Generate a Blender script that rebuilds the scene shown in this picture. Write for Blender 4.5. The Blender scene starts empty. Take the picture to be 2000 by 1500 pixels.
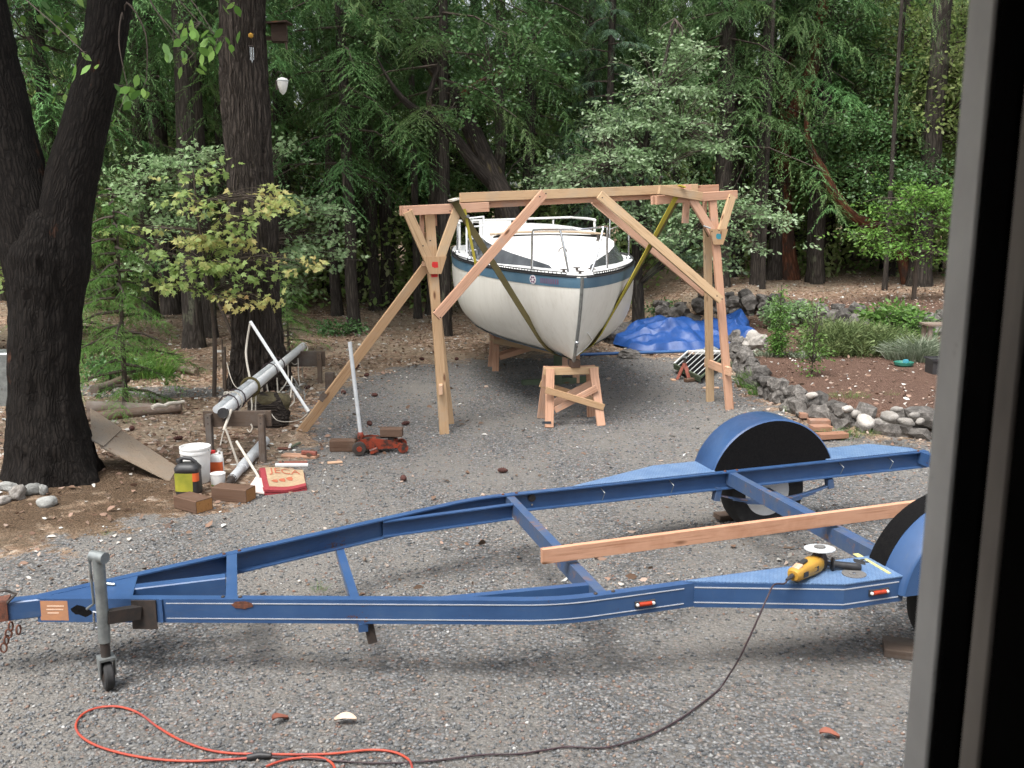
import bpy, math, random
import numpy as np
from mathutils import Vector, Matrix, noise as mnoise

# ------------------------------------------------------------------ camera, sky, sun, exposure
sc = bpy.context.scene
F_PX, CAM_H, PITCH = 1950.0, 2.55, math.atan(350 / 1950.0)
cam_d = bpy.data.cameras.new('camera')
cam = bpy.data.objects.new('camera', cam_d)
sc.collection.objects.link(cam)
cam.location = (0, 0, CAM_H)
cam.rotation_euler = (math.pi / 2 - PITCH, 0, 0)
cam_d.sensor_width = 36
cam_d.lens = 36 * F_PX / 2000
cam_d.clip_start = 0.05
cam_d.clip_end = 500
cam_d.dof.use_dof = True
cam_d.dof.focus_distance = 10.0
cam_d.dof.aperture_fstop = 5.0
sc.camera = cam

SUN_EL, SUN_AZ = 62, 215          # degrees; azimuth clockwise from +Y
world = bpy.data.worlds.new('World')
sc.world = world
world.use_nodes = True
wn, wl = world.node_tree.nodes, world.node_tree.links
wn.clear()
sky = wn.new('ShaderNodeTexSky')
sky.sky_type = 'NISHITA'
sky.sun_disc = False
sky.sun_elevation = math.radians(SUN_EL)
sky.sun_rotation = math.radians(SUN_AZ)
sky.dust_density = 4.0
sky.air_density = 1.0
sky.ozone_density = 1.0
hs = wn.new('ShaderNodeHueSaturation')      # high thin overcast: the blue is washed out of the whole sky
hs.inputs['Saturation'].default_value = 0.26
bg = wn.new('ShaderNodeBackground')
bg.inputs['Strength'].default_value = 0.13
wo = wn.new('ShaderNodeOutputWorld')
wl.new(sky.outputs[0], hs.inputs['Color'])
wl.new(hs.outputs[0], bg.inputs['Color'])
wl.new(bg.outputs[0], wo.inputs[0])

sun_d = bpy.data.lights.new('sun', 'SUN')
sun_d.energy = 1.5
sun_d.angle = math.radians(25)
sun_d.color = (1.0, 0.98, 0.95)
sun = bpy.data.objects.new('sun', sun_d)
sc.collection.objects.link(sun)
_e, _a = math.radians(SUN_EL), math.radians(SUN_AZ)
_d = Vector((math.sin(_a) * math.cos(_e), math.cos(_a) * math.cos(_e), math.sin(_e)))
sun.rotation_euler = _d.to_track_quat('Z', 'Y').to_euler()
sun.location = _d * 50

vs = sc.view_settings
vs.view_transform = 'Standard'
vs.look = 'None'
vs.gamma = 1.0
vs.exposure = 1.42
vs.use_curve_mapping = False
sc.cycles.use_denoising = True
sc.cycles.denoising_prefilter = 'NONE'
sc.cycles.max_bounces = 5
sc.cycles.diffuse_bounces = 2
sc.cycles.use_adaptive_sampling = True
sc.cycles.adaptive_threshold = 0.025
sc.cycles.transparent_max_bounces = 4
sc.render.film_transparent = False

# ------------------------------------------------------------------ helpers
C = sc.collection
R = math.radians
OFF = {}
rng = random.Random(7)


def V(*a):
    return Vector(a if len(a) > 1 else a[0])


def _ray(px, py):
    a, b = (px - 1000) / F_PX, (750 - py) / F_PX
    return (a, math.cos(PITCH) + b * math.sin(PITCH), -math.sin(PITCH) + b * math.cos(PITCH))


def on_z(px, py, z=0.0):          # survey: a sighting brought down to height z
    d = _ray(px, py)
    t = (z - CAM_H) / d[2]
    return Vector((d[0] * t, d[1] * t, z))


def at_y(px, py, y):              # survey: a sighting carried to distance y
    d = _ray(px, py)
    t = y / d[1]
    return Vector((d[0] * t, y, CAM_H + d[2] * t))


def sstep(a, b, x):
    t = np.clip((x - a) / (b - a), 0, 1)
    return t * t * (3 - 2 * t)


def tag(o, label=None, cat=None, group=None, kind=None):
    if label:
        o['label'] = label
    if cat:
        o['category'] = cat
    if group:
        o['group'] = group
    if kind:
        o['kind'] = kind
    return o


def thing(name, loc, label, cat, group=None):
    o = bpy.data.objects.new(name, None)
    C.objects.link(o)
    o.location = loc
    o.empty_display_size = 0.1
    OFF[o] = Vector(loc)
    return tag(o, label, cat, group)


def link_mesh(name, me, mat, parent=None, loc=None):
    o = bpy.data.objects.new(name, me)
    if mat is not None and not me.materials:
        me.materials.append(mat)
    C.objects.link(o)
    if parent is not None:
        o.parent = parent
        OFF[o] = OFF[parent]
    else:
        OFF[o] = Vector(loc) if loc is not None else Vector((0, 0, 0))
    if loc is not None:
        o.location = loc
    return o


def copy_tree(o, parent=None):
    c = o.copy()
    C.objects.link(c)
    if parent is not None:
        c.parent = parent
    for ch in [q for q in o.children]:
        copy_tree(ch, c)
    return c


def frame_of(d, up=(0, 0, 1)):
    d = Vector(d).normalized()
    up = Vector(up)
    s = d.cross(up)
    if s.length < 1e-4:
        s = d.cross(Vector((0, 1, 0)))
    s.normalize()
    return d, s, s.cross(d).normalized()


class MB:
    def __init__(self):
        self.v, self.f, self.g = [], [], []

    def add(self, vs_, fs, gs=None):
        n = len(self.v)
        vs_ = [Vector(p) for p in vs_]
        self.v += vs_
        self.g += [Vector(q) for q in gs] if gs is not None else [Vector((p.z, p.x, p.y)) for p in vs_]
        self.f += [tuple(i + n for i in f) for f in fs]
        return self

    def beam(self, p0, p1, w, h, up=(0, 0, 1), ch=0.0, e0=0.0, e1=0.0):
        """board between two points: w sideways, h along up; e0/e1 slant the ends"""
        p0, p1 = Vector(p0), Vector(p1)
        d, s, u = frame_of(p1 - p0, up)
        L = (p1 - p0).length
        if ch > 0:
            a, b = w / 2, h / 2
            prof = [(-a + ch, -b), (a - ch, -b), (a, -b + ch), (a, b - ch), (a - ch, b), (-a + ch, b), (-a, b - ch), (-a, -b + ch)]
        else:
            prof = [(-w / 2, -h / 2), (w / 2, -h / 2), (w / 2, h / 2), (-w / 2, h / 2)]
        k = len(prof)
        o = rng.uniform(0, 20)
        vv, gg = [], []
        for t, e in ((0, e0), (L, e1)):
            for a, b in prof:
                vv.append(p0 + d * (t + e * b / h) + s * a + u * b)
                gg.append((t + o, a + o, b))
        ff = [(i, (i + 1) % k, k + (i + 1) % k, k + i) for i in range(k)]
        ff += [tuple(range(k - 1, -1, -1)), tuple(range(k, 2 * k))]
        return self.add(vv, ff, gg)

    def box(self, c, dims, rz=0.0, ch=0.0, M=None):
        c = Vector(c)
        x = Vector((math.cos(rz), math.sin(rz), 0)) * dims[0] / 2
        if M is not None:
            x = M @ Vector((dims[0] / 2, 0, 0))
            return self.beam(c - x, c + x, dims[1], dims[2], M @ Vector((0, 0, 1)), ch)
        return self.beam(c - x, c + x, dims[1], dims[2], (0, 0, 1), ch)

    def tube(self, pts, r, n=8, caps=True, flat=1.0, jit=0.0):
        pts = [Vector(p) for p in pts]
        rs = r if isinstance(r, (list, tuple)) else [r] * len(pts)
        vv, gg, ff = [], [], []
        up = Vector((0, 0, 1))
        d0 = (pts[1] - pts[0]).normalized()
        if abs(d0.z) > 0.9:
            up = Vector((0, 1, 0))
        dist = 0
        s = None
        for i, p in enumerate(pts):
            a = pts[max(i - 1, 0)]
            b = pts[min(i + 1, len(pts) - 1)]
            d = (b - a).normalized()
            if s is None:
                s = d.cross(up).normalized()
            else:
                s = (s - d * s.dot(d)).normalized()
            u = s.cross(d)
            if i:
                dist += (p - pts[i - 1]).length
            for k in range(n):
                t = 2 * math.pi * k / n
                rr = rs[i] * (1 + jit * (rng.random() - 0.5))
                vv.append(p + s * math.cos(t) * rr + u * math.sin(t) * rr * flat)
                gg.append((dist, math.cos(t) * rs[i], math.sin(t) * rs[i]))
        for i in range(len(pts) - 1):
            for k in range(n):
                a, b = i * n + k, i * n + (k + 1) % n
                ff.append((a, b, b + n, a + n))
        if caps:
            ff.append(tuple(range(n - 1, -1, -1)))
            m = (len(pts) - 1) * n
            ff.append(tuple(range(m, m + n)))
        return self.add(vv, ff, gg)

    def lathe(self, prof, o, axis=(0, 0, 1), n=20, caps=True):
        """prof: (radius, distance along axis)"""
        o = Vector(o)
        d, s, u = frame_of(axis, (0, 1, 0.01) if abs(Vector(axis).normalized().z) > 0.9 else (0, 0, 1))
        vv, ff = [], []
        for r, h in prof:
            for k in range(n):
                t = 2 * math.pi * k / n
                vv.append(o + d * h + s * math.cos(t) * r + u * math.sin(t) * r)
        for i in range(len(prof) - 1):
            for k in range(n):
                a, b = i * n + k, i * n + (k + 1) % n
                ff.append((a, b, b + n, a + n))
        if caps:
            ff.append(tuple(range(n - 1, -1, -1)))
            m = (len(prof) - 1) * n
            ff.append(tuple(range(m, m + n)))
        return self.add(vv, ff)

    def prism(self, poly, off):
        """extrude a planar polygon of 3-D points by vector off"""
        k = len(poly)
        poly = [Vector(p) for p in poly]
        off = Vector(off)
        vv = poly + [p + off for p in poly]
        ff = [(i, (i + 1) % k, k + (i + 1) % k, k + i) for i in range(k)]
        ff += [tuple(range(k - 1, -1, -1)), tuple(range(k, 2 * k))]
        return self.add(vv, ff)

    def sweep(self, path, prof):
        """path: list of (point, inward unit vector, scale); prof: closed (inward, up) loop"""
        k = len(prof)
        vv, ff, gg = [], [], []
        dist = 0
        for i, (p, inn, sc_) in enumerate(path):
            if i:
                dist += (Vector(p) - Vector(path[i - 1][0])).length
            for a, b in prof:
                vv.append(Vector(p) + Vector(inn) * a * sc_ + Vector((0, 0, b)))
                gg.append((dist, a, b))
        for i in range(len(path) - 1):
            for j in range(k):
                a, b = i * k + j, i * k + (j + 1) % k
                ff.append((a, b, b + k, a + k))
        ff.append(tuple(range(k - 1, -1, -1)))
        m = (len(path) - 1) * k
        ff.append(tuple(range(m, m + k)))
        return self.add(vv, ff, gg)

    def build(self, name, mat, parent=None, smooth=None, loc=None):
        o0 = OFF[parent] if parent is not None else (Vector(loc) if loc is not None else Vector((0, 0, 0)))
        me = bpy.data.meshes.new(name)
        me.from_pydata([p - o0 for p in self.v], [], self.f)
        at = me.attributes.new('g', 'FLOAT_VECTOR', 'POINT')
        at.data.foreach_set('vector', [c for q in self.g for c in q])
        if smooth is not None:
            me.polygons.foreach_set('use_smooth', [True] * len(me.polygons))
            me.set_sharp_from_angle(angle=R(smooth))
        me.update()
        import bmesh
        bm = bmesh.new()
        bm.from_mesh(me)
        bmesh.ops.recalc_face_normals(bm, faces=bm.faces)
        bm.to_mesh(me)
        bm.free()
        return link_mesh(name, me, mat, parent, loc if parent is None else None)


def npmesh(name, Vv, Ff, rnd=None, smooth=False):
    me = bpy.data.meshes.new(name)
    n, (m, k) = len(Vv), Ff.shape
    me.vertices.add(n)
    me.vertices.foreach_set('co', np.ascontiguousarray(Vv, dtype=np.float32).ravel())
    me.loops.add(m * k)
    me.loops.foreach_set('vertex_index', np.ascontiguousarray(Ff, dtype=np.int32).ravel())
    me.polygons.add(m)
    me.polygons.foreach_set('loop_start', np.arange(0, m * k, k, dtype=np.int32))
    if smooth:
        me.polygons.foreach_set('use_smooth', np.ones(m, dtype=bool))
    if rnd is not None:
        at = me.attributes.new('rnd', 'FLOAT', 'POINT')
        at.data.foreach_set('value', np.ascontiguousarray(rnd, dtype=np.float32))
    me.update(calc_edges=True)
    return me


def unit(a):
    return a / np.maximum(np.linalg.norm(a, axis=1, keepdims=True), 1e-9)


KITE = np.array([(0, 0, 0), (0.3, 0.45, 0.06), (0, 1, -0.05), (-0.3, 0.45, 0.06)])
STRIP = np.array([(-0.09, 0, 0), (0.09, 0, 0), (0.05, 1, 0), (-0.05, 1, 0)])
NEEDLE = np.array([(-0.085, 0, 0), (0.085, 0, 0), (0, 1, 0)])
BLADE = np.array([(-0.03, 0, 0), (0.03, 0, 0), (0.006, 1, 0.0), (-0.006, 1, 0.0)])
OVAL = np.array([(0, 0, 0), (0.2, 0.25, 0.03), (0.24, 0.6, 0.04), (0, 1, 0), (-0.24, 0.6, 0.04), (-0.2, 0.25, 0.03)])
_m = [(0, 0), (0.18, -0.04), (0.48, 0.14), (0.27, 0.26), (0.55, 0.56), (0.22, 0.52), (0, 1.0), (-0.22, 0.52), (-0.55, 0.56), (-0.27, 0.26), (-0.48, 0.14), (-0.18, -0.04)]
MAPLE = np.array([(x, y, -0.12 * (x * x + 0.4 * y * y)) for x, y in _m])
OAKL = np.array([(0, 0, 0), (0.16, 0.2, 0.03), (0.1, 0.3, 0.02), (0.3, 0.5, 0.05), (0.16, 0.62, 0.02), (0.2, 0.85, 0.02), (0, 1, -0.04),
                 (-0.2, 0.85, 0.02), (-0.16, 0.62, 0.02), (-0.3, 0.5, 0.05), (-0.1, 0.3, 0.02), (-0.16, 0.2, 0.03)])


def cards(P, A, S, L, T, rnd):
    """n leaves: base P, axis A, side S, length L, outline T -> verts, faces, rnd"""
    n, k = len(P), len(T)
    A = unit(A)
    S = unit(S - A * np.sum(A * S, axis=1, keepdims=True))
    N = np.cross(S, A)
    L = np.broadcast_to(np.asarray(L, dtype=float).reshape(-1, 1, 1), (n, 1, 1))
    W = P[:, None, :] + L * (S[:, None, :] * T[None, :, 0:1] + A[:, None, :] * T[None, :, 1:2] + N[:, None, :] * T[None, :, 2:3])
    return W.reshape(-1, 3), np.arange(n * k).reshape(n, k), np.repeat(rnd, k)


def joinmesh(name, parts):
    Vs, Fs, Rs, o = [], [], [], 0
    for v, f, r in parts:
        Vs.append(v)
        Fs.append(f + o)
        Rs.append(r)
        o += len(v)
    return npmesh(name, np.concatenate(Vs), np.concatenate(Fs), np.concatenate(Rs))


# ------------------------------------------------------------------ materials
def base_mat(name):
    m = bpy.data.materials.new(name)
    m.use_nodes = True
    n, l = m.node_tree.nodes, m.node_tree.links
    return m, n, l, n['Principled BSDF']


def nd(n, t, **kw):
    x = n.new(t)
    for k, v in kw.items():
        setattr(x, k, v)
    return x


def ramp(n, stops, interp='LINEAR'):
    r = n.new('ShaderNodeValToRGB')
    r.color_ramp.interpolation = interp
    e = r.color_ramp.elements
    while len(e) < len(stops):
        e.new(0.5)
    for q, (p, c) in zip(e, stops):
        q.position = p
        q.color = (c[0], c[1], c[2], 1)
    return r


def mixrgb(n, l, fac, a, b, mode='MIX'):
    m = n.new('ShaderNodeMix')
    m.data_type = 'RGBA'
    m.blend_type = mode
    for sock, v in ((m.inputs[0], fac), (m.inputs[6], a), (m.inputs[7], b)):
        if isinstance(v, (int, float)):
            sock.default_value = v
        elif isinstance(v, tuple):
            sock.default_value = (v[0], v[1], v[2], 1)
        else:
            l.new(v, sock)
    return m.outputs[2]


def vecmul(n, l, src, k):
    m = n.new('ShaderNodeMapping')
    m.inputs['Scale'].default_value = k
    l.new(src, m.inputs['Vector'])
    return m.outputs[0]


def gcoord(n, l, rnd_off=True):
    a = nd(n, 'ShaderNodeAttribute', attribute_name='g')
    if not rnd_off:
        return a.outputs['Vector']
    oi = n.new('ShaderNodeObjectInfo')
    m = nd(n, 'ShaderNodeMath', operation='MULTIPLY')
    m.inputs[1].default_value = 37.0
    l.new(oi.outputs['Random'], m.inputs[0])
    ad = nd(n, 'ShaderNodeVectorMath', operation='ADD')
    l.new(a.outputs['Vector'], ad.inputs[0])
    l.new(m.outputs[0], ad.inputs[1])
    return ad.outputs[0]


def noise(n, l, vec, scale, detail=5, rough=0.6):
    t = n.new('ShaderNodeTexNoise')
    t.inputs['Scale'].default_value = scale
    t.inputs['Detail'].default_value = detail
    t.inputs['Roughness'].default_value = rough
    if vec is not None:
        l.new(vec, t.inputs['Vector'])
    return t


def bump(n, l, b, h, strength, dist=0.01):
    bp = n.new('ShaderNodeBump')
    bp.inputs['Strength'].default_value = strength
    bp.inputs['Distance'].default_value = dist
    l.new(h, bp.inputs['Height'])
    l.new(bp.outputs[0], b.inputs['Normal'])
    return bp


def pmat(name, c1, c2=None, scale=8, rough=0.6, metal=0.0, bmp=0.0, bscale=None, stretch=(1, 1, 1), lo=0.35, hi=0.65, detail=6, spec=0.5,
         coat=0.0, dirt=None, dscale=3, dlo=0.5, dhi=0.7):
    m, n, l, b = base_mat(name)
    b.inputs['Roughness'].default_value = rough
    b.inputs['Metallic'].default_value = metal
    b.inputs['Specular IOR Level'].default_value = spec
    b.inputs['Coat Weight'].default_value = coat
    b.inputs['Coat Roughness'].default_value = 0.15
    if c2 is None:
        c2 = tuple(x * 0.8 for x in c1)
    vec = vecmul(n, l, gcoord(n, l), stretch)
    t = noise(n, l, vec, scale, detail)
    r = ramp(n, [(lo, c1), (hi, c2)])
    l.new(t.outputs['Fac'], r.inputs[0])
    col = r.outputs[0]
    if dirt is not None:
        t2 = noise(n, l, gcoord(n, l), dscale, 8, 0.7)
        r2 = ramp(n, [(dlo, (0, 0, 0)), (dhi, (1, 1, 1))])
        l.new(t2.outputs['Fac'], r2.inputs[0])
        col = mixrgb(n, l, r2.outputs[0], col, dirt)
    l.new(col, b.inputs['Base Color'])
    if bmp:
        t3 = noise(n, l, vec, bscale or scale * 3, 5)
        bump(n, l, b, t3.outputs['Fac'], bmp)
    return m


def lumber(name, ca, cb, wear=0.0, grey=(0.3, 0.28, 0.25)):
    """sawn board: tint differs board to board, grain along the board, a few knots"""
    m, n, l, b = base_mat(name)
    g = gcoord(n, l)
    oi = n.new('ShaderNodeObjectInfo')
    tint = ramp(n, [(0.1, ca), (0.9, cb)])
    l.new(oi.outputs['Random'], tint.inputs[0])
    t = noise(n, l, vecmul(n, l, g, (0.9, 26, 26)), 2.2, 6, 0.65)
    gr = ramp(n, [(0.28, (0.58, 0.48, 0.40)), (0.48, (1, 1, 1)), (0.60, (0.95, 0.90, 0.86)), (0.75, (0.70, 0.58, 0.48))])
    l.new(t.outputs['Fac'], gr.inputs[0])
    col = mixrgb(n, l, 1.0, tint.outputs[0], gr.outputs[0], 'MULTIPLY')
    vo = nd(n, 'ShaderNodeTexVoronoi')
    vo.inputs['Scale'].default_value = 1.0
    l.new(vecmul(n, l, g, (2.2, 7, 7)), vo.inputs['Vector'])
    kr = ramp(n, [(0.06, (1, 1, 1)), (0.14, (0, 0, 0))])
    l.new(vo.outputs['Distance'], kr.inputs[0])
    col = mixrgb(n, l, kr.outputs[0], col, (0.13, 0.06, 0.03))
    t2 = noise(n, l, g, 2.3, 7, 0.7)
    wr = ramp(n, [(0.55 - wear * 0.3, (0, 0, 0)), (0.8 - wear * 0.3, (0.75, 0.75, 0.75))])
    l.new(t2.outputs['Fac'], wr.inputs[0])
    col = mixrgb(n, l, wr.outputs[0], col, grey)
    l.new(col, b.inputs['Base Color'])
    b.inputs['Roughness'].default_value = 0.75
    b.inputs['Specular IOR Level'].default_value = 0.25
    bump(n, l, b, t.outputs['Fac'], 0.25, 0.004)
    return m


def leafmat(name, stops, trans=0.25, rough=0.5, objvar=0.25, spec=0.35):
    """leaf: colour by leaf (attribute rnd) and a little by plant"""
    m, n, l, b = base_mat(name)
    a = nd(n, 'ShaderNodeAttribute', attribute_name='rnd')
    r = ramp(n, stops)
    l.new(a.outputs['Fac'], r.inputs[0])
    oi = n.new('ShaderNodeObjectInfo')
    hsv = n.new('ShaderNodeHueSaturation')
    mr = n.new('ShaderNodeMapRange')
    mr.inputs['To Min'].default_value = 1 - objvar
    mr.inputs['To Max'].default_value = 1 + objvar
    l.new(oi.outputs['Random'], mr.inputs['Value'])
    l.new(mr.outputs[0], hsv.inputs['Value'])
    mh = n.new('ShaderNodeMapRange')
    mh.inputs['To Min'].default_value = 0.5 - 0.06 * objvar
    mh.inputs['To Max'].default_value = 0.5 + 0.06 * objvar
    l.new(oi.outputs['Random'], mh.inputs['Value'])
    l.new(mh.outputs[0], hsv.inputs['Hue'])
    l.new(r.outputs[0], hsv.inputs['Color'])
    b.inputs['Roughness'].default_value = rough
    b.inputs['Specular IOR Level'].default_value = spec
    l.new(hsv.outputs[0], b.inputs['Base Color'])
    tr = n.new('ShaderNodeBsdfTranslucent')
    l.new(hsv.outputs[0], tr.inputs['Color'])
    mx = n.new('ShaderNodeMixShader')
    mx.inputs[0].default_value = trans
    l.new(b.outputs[0], mx.inputs[1])
    l.new(tr.outputs[0], mx.inputs[2])
    l.new(mx.outputs[0], n['Material Output'].inputs['Surface'])
    return m


def barkmat(name, c1, c2, c3=None, sc_=1.0, zst=0.18, bmp=0.9, dist=0.03, patch=0.62):
    """furrowed bark: cells stretched along the trunk; c3 = peeled or mossy patches"""
    m, n, l, b = base_mat(name)
    g = gcoord(n, l)
    warp = noise(n, l, g, 3 * sc_, 3)
    wv = nd(n, 'ShaderNodeVectorMath', operation='MULTIPLY_ADD')
    l.new(warp.outputs['Color'], wv.inputs[0])
    wv.inputs[1].default_value = (0.25, 0.05, 0.05)
    l.new(g, wv.inputs[2])
    vo = nd(n, 'ShaderNodeTexVoronoi', feature='DISTANCE_TO_EDGE')
    vo.inputs['Scale'].default_value = 16 * sc_
    l.new(vecmul(n, l, wv.outputs[0], (zst * 0.6, 1, 1)), vo.inputs['Vector'])
    t = noise(n, l, vecmul(n, l, g, (zst * 0.7, 1, 1)), 34 * sc_, 6, 0.72)
    e = ramp(n, [(0.0, (0.25, 0.25, 0.25)), (0.30, (1, 1, 1))])
    l.new(vo.outputs['Distance'], e.inputs[0])
    cr = ramp(n, [(0.3, c1), (0.7, c2)])
    l.new(t.outputs['Fac'], cr.inputs[0])
    dark = tuple(x * 0.35 for x in c1)
    col = mixrgb(n, l, e.outputs[0], dark, cr.outputs[0])
    if c3 is not None:
        t2 = noise(n, l, vecmul(n, l, g, (0.5, 1, 1)), 2.6, 6, 0.65)
        r2 = ramp(n, [(patch, (0, 0, 0)), (patch + 0.06, (0.85, 0.85, 0.85))])
        l.new(t2.outputs['Fac'], r2.inputs[0])
        col = mixrgb(n, l, r2.outputs[0], col, c3)
    l.new(col, b.inputs['Base Color'])
    b.inputs['Roughness'].default_value = 0.9
    b.inputs['Specular IOR Level'].default_value = 0.15
    h = nd(n, 'ShaderNodeMath', operation='MULTIPLY_ADD')
    l.new(t.outputs['Fac'], h.inputs[0])
    h.inputs[1].default_value = 0.5
    l.new(e.outputs[0], h.inputs[2])
    bump(n, l, b, h.outputs[0], bmp, dist)
    return m


def flat(name, c, rough=0.5, metal=0.0, spec=0.5):
    return pmat(name, c, tuple(x * 0.82 for x in c), scale=14, rough=rough, metal=metal, bmp=0.0, spec=spec)


M = {}
M['fir_wood'] = lumber('new_fir_lumber', (0.54, 0.335, 0.235), (0.45, 0.26, 0.17))
M['khaki_wood'] = lumber('tan_fir_lumber', (0.50, 0.355, 0.215), (0.41, 0.265, 0.15), 0.10, (0.36, 0.31, 0.24))
M['pale_wood'] = lumber('fresh_cut_pine', (0.60, 0.40, 0.27), (0.58, 0.34, 0.22))
M['board_wood'] = lumber('water_stained_board', (0.54, 0.305, 0.20), (0.52, 0.29, 0.185), 0.30, (0.33, 0.15, 0.08))
M['old_wood'] = lumber('weathered_timber', (0.13, 0.095, 0.07), (0.10, 0.075, 0.06), 0.3, (0.16, 0.15, 0.14))
M['block_wood'] = lumber('stained_timber_block', (0.10, 0.065, 0.048), (0.12, 0.07, 0.045), 0.15, (0.16, 0.125, 0.10))
M['block_end'] = lumber('timber_end_grain', (0.33, 0.17, 0.06), (0.30, 0.15, 0.06))
M['plywood'] = lumber('grey_plywood', (0.25, 0.20, 0.15), (0.28, 0.225, 0.17), 0.25, (0.22, 0.21, 0.19))
M['grey_log'] = lumber('grey_drift_log', (0.22, 0.17, 0.13), (0.18, 0.13, 0.10), 0.3, (0.30, 0.27, 0.24))
M['green_wood'] = lumber('green_painted_timber', (0.09, 0.12, 0.075), (0.08, 0.10, 0.065), 0.2, (0.16, 0.17, 0.13))
m, n, l, b = base_mat('blue_trailer_paint')
g = gcoord(n, l, False)
t1 = noise(n, l, g, 2.6, 6, 0.65)
r1 = ramp(n, [(0.3, (0.025, 0.061, 0.148)), (0.55, (0.034, 0.080, 0.185)), (0.75, (0.050, 0.100, 0.200))])
l.new(t1.outputs['Fac'], r1.inputs[0])
t2 = noise(n, l, vecmul(n, l, g, (0.5, 2.5, 2.5)), 9, 7, 0.75)      # chalky scuffs along the steel
r2 = ramp(n, [(0.55, (0, 0, 0)), (0.80, (0.55, 0.55, 0.55))])
l.new(t2.outputs['Fac'], r2.inputs[0])
col = mixrgb(n, l, r2.outputs[0], r1.outputs[0], (0.095, 0.115, 0.15))
t3 = noise(n, l, g, 38, 5, 0.7)                                       # chips gone to rust
t4 = noise(n, l, g, 3.1, 3, 0.6)
mm_ = nd(n, 'ShaderNodeMath', operation='MULTIPLY')
l.new(t3.outputs['Fac'], mm_.inputs[0])
l.new(t4.outputs['Fac'], mm_.inputs[1])
r3 = ramp(n, [(0.395, (0, 0, 0)), (0.42, (0.9, 0.9, 0.9))])
l.new(mm_.outputs[0], r3.inputs[0])
col = mixrgb(n, l, r3.outputs[0], col, (0.085, 0.035, 0.022))
l.new(col, b.inputs['Base Color'])
rr_ = n.new('ShaderNodeMapRange')
rr_.inputs['To Min'].default_value = 0.20
rr_.inputs['To Max'].default_value = 0.50
l.new(t2.outputs['Fac'], rr_.inputs['Value'])
l.new(rr_.outputs[0], b.inputs['Roughness'])
bump(n, l, b, t3.outputs['Fac'], 0.06, 0.004)
M['blue'] = m
M['blue_worn'] = pmat('worn_blue_steel', (0.035, 0.075, 0.17), (0.06, 0.09, 0.15), scale=9, rough=0.5, dirt=(0.17, 0.10, 0.07), dscale=7, dlo=0.56, dhi=0.66, bmp=0.2, bscale=50)
M['rust'] = pmat('rusty_steel', (0.16, 0.055, 0.03), (0.07, 0.03, 0.02), scale=40, rough=0.85, bmp=0.4)
M['stripe'] = flat('white_pinstripe', (0.46, 0.48, 0.52), 0.5)
M['orange_decal'] = pmat('faded_orange_decal', (0.42, 0.20, 0.10), (0.36, 0.18, 0.10), scale=20, rough=0.5)
M['decal_ink'] = flat('pale_decal_print', (0.72, 0.50, 0.36), 0.6)
M['black_paint'] = pmat('black_undercoat', (0.004, 0.004, 0.0045), (0.008, 0.0075, 0.0075), scale=60, rough=1.0, spec=0.12, bmp=0.2, bscale=200)
M['rubber'] = pmat('black_rubber', (0.016, 0.016, 0.017), (0.028, 0.027, 0.026), scale=25, rough=0.8, bmp=0.15)
M['galv'] = pmat('galvanised_steel', (0.33, 0.35, 0.34), (0.22, 0.235, 0.235), scale=18, rough=0.5, metal=0.75, dirt=(0.12, 0.09, 0.07), dscale=8, dlo=0.6, dhi=0.75)
M['dark_steel'] = pmat('dirty_dark_steel', (0.05, 0.045, 0.042), (0.08, 0.06, 0.05), scale=20, rough=0.6, metal=0.5)
M['chrome'] = pmat('polished_tube', (0.62, 0.63, 0.64), (0.52, 0.53, 0.54), scale=12, rough=0.25, metal=0.95)
M['alloy'] = pmat('dull_aluminium', (0.80, 0.81, 0.81), (0.72, 0.73, 0.73), scale=14, rough=0.35, metal=0.0)
M['amber'] = pmat('amber_lens', (0.42, 0.045, 0.012), (0.30, 0.03, 0.01), scale=30, rough=0.25)
M['yellow'] = pmat('yellow_tool_plastic', (0.46, 0.26, 0.035), (0.40, 0.21, 0.03), scale=20, rough=0.45, dirt=(0.10, 0.07, 0.04), dscale=18, dlo=0.58, dhi=0.75)
M['black_plastic'] = pmat('black_plastic', (0.020, 0.020, 0.022), (0.035, 0.033, 0.033), scale=20, rough=0.5)
M['disc'] = pmat('grey_abrasive', (0.15, 0.145, 0.14), (0.10, 0.095, 0.09), scale=80, rough=0.8)
M['yellow_rule'] = flat('pale_yellow_rule', (0.66, 0.60, 0.22), 0.5)
M['gelcoat'] = pmat('white_gelcoat', (0.80, 0.80, 0.78), (0.76, 0.76, 0.74), scale=3, rough=0.3, spec=0.5)
M['strap_dark'] = pmat('olive_webbing', (0.11, 0.085, 0.025), (0.075, 0.06, 0.02), scale=50, rough=0.8, stretch=(1, 8, 8))
M['strap_yellow'] = pmat('yellow_webbing', (0.42, 0.36, 0.03), (0.27, 0.22, 0.025), scale=30, rough=0.75, stretch=(0.4, 8, 8))
M['red_mark'] = pmat('red_crayon', (0.55, 0.025, 0.02), (0.45, 0.02, 0.02), scale=30, rough=0.8)
M['teal_mark'] = pmat('teal_crayon', (0.03, 0.22, 0.27), (0.03, 0.17, 0.22), scale=30, rough=0.8)
M['red_steel'] = pmat('greasy_red_enamel', (0.27, 0.042, 0.016), (0.21, 0.03, 0.013), scale=10, rough=0.45, dirt=(0.035, 0.02, 0.015), dscale=13, dlo=0.48, dhi=0.6)
M['pink_steel'] = pmat('faded_red_enamel', (0.27, 0.085, 0.06), (0.20, 0.06, 0.04), scale=18, rough=0.6)
M['white_paint'] = pmat('white_paint', (0.74, 0.74, 0.72), (0.66, 0.65, 0.62), scale=15, rough=0.5)
M['rope'] = pmat('off_white_rope', (0.62, 0.58, 0.50), (0.48, 0.43, 0.36), scale=120, rough=0.9)
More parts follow.
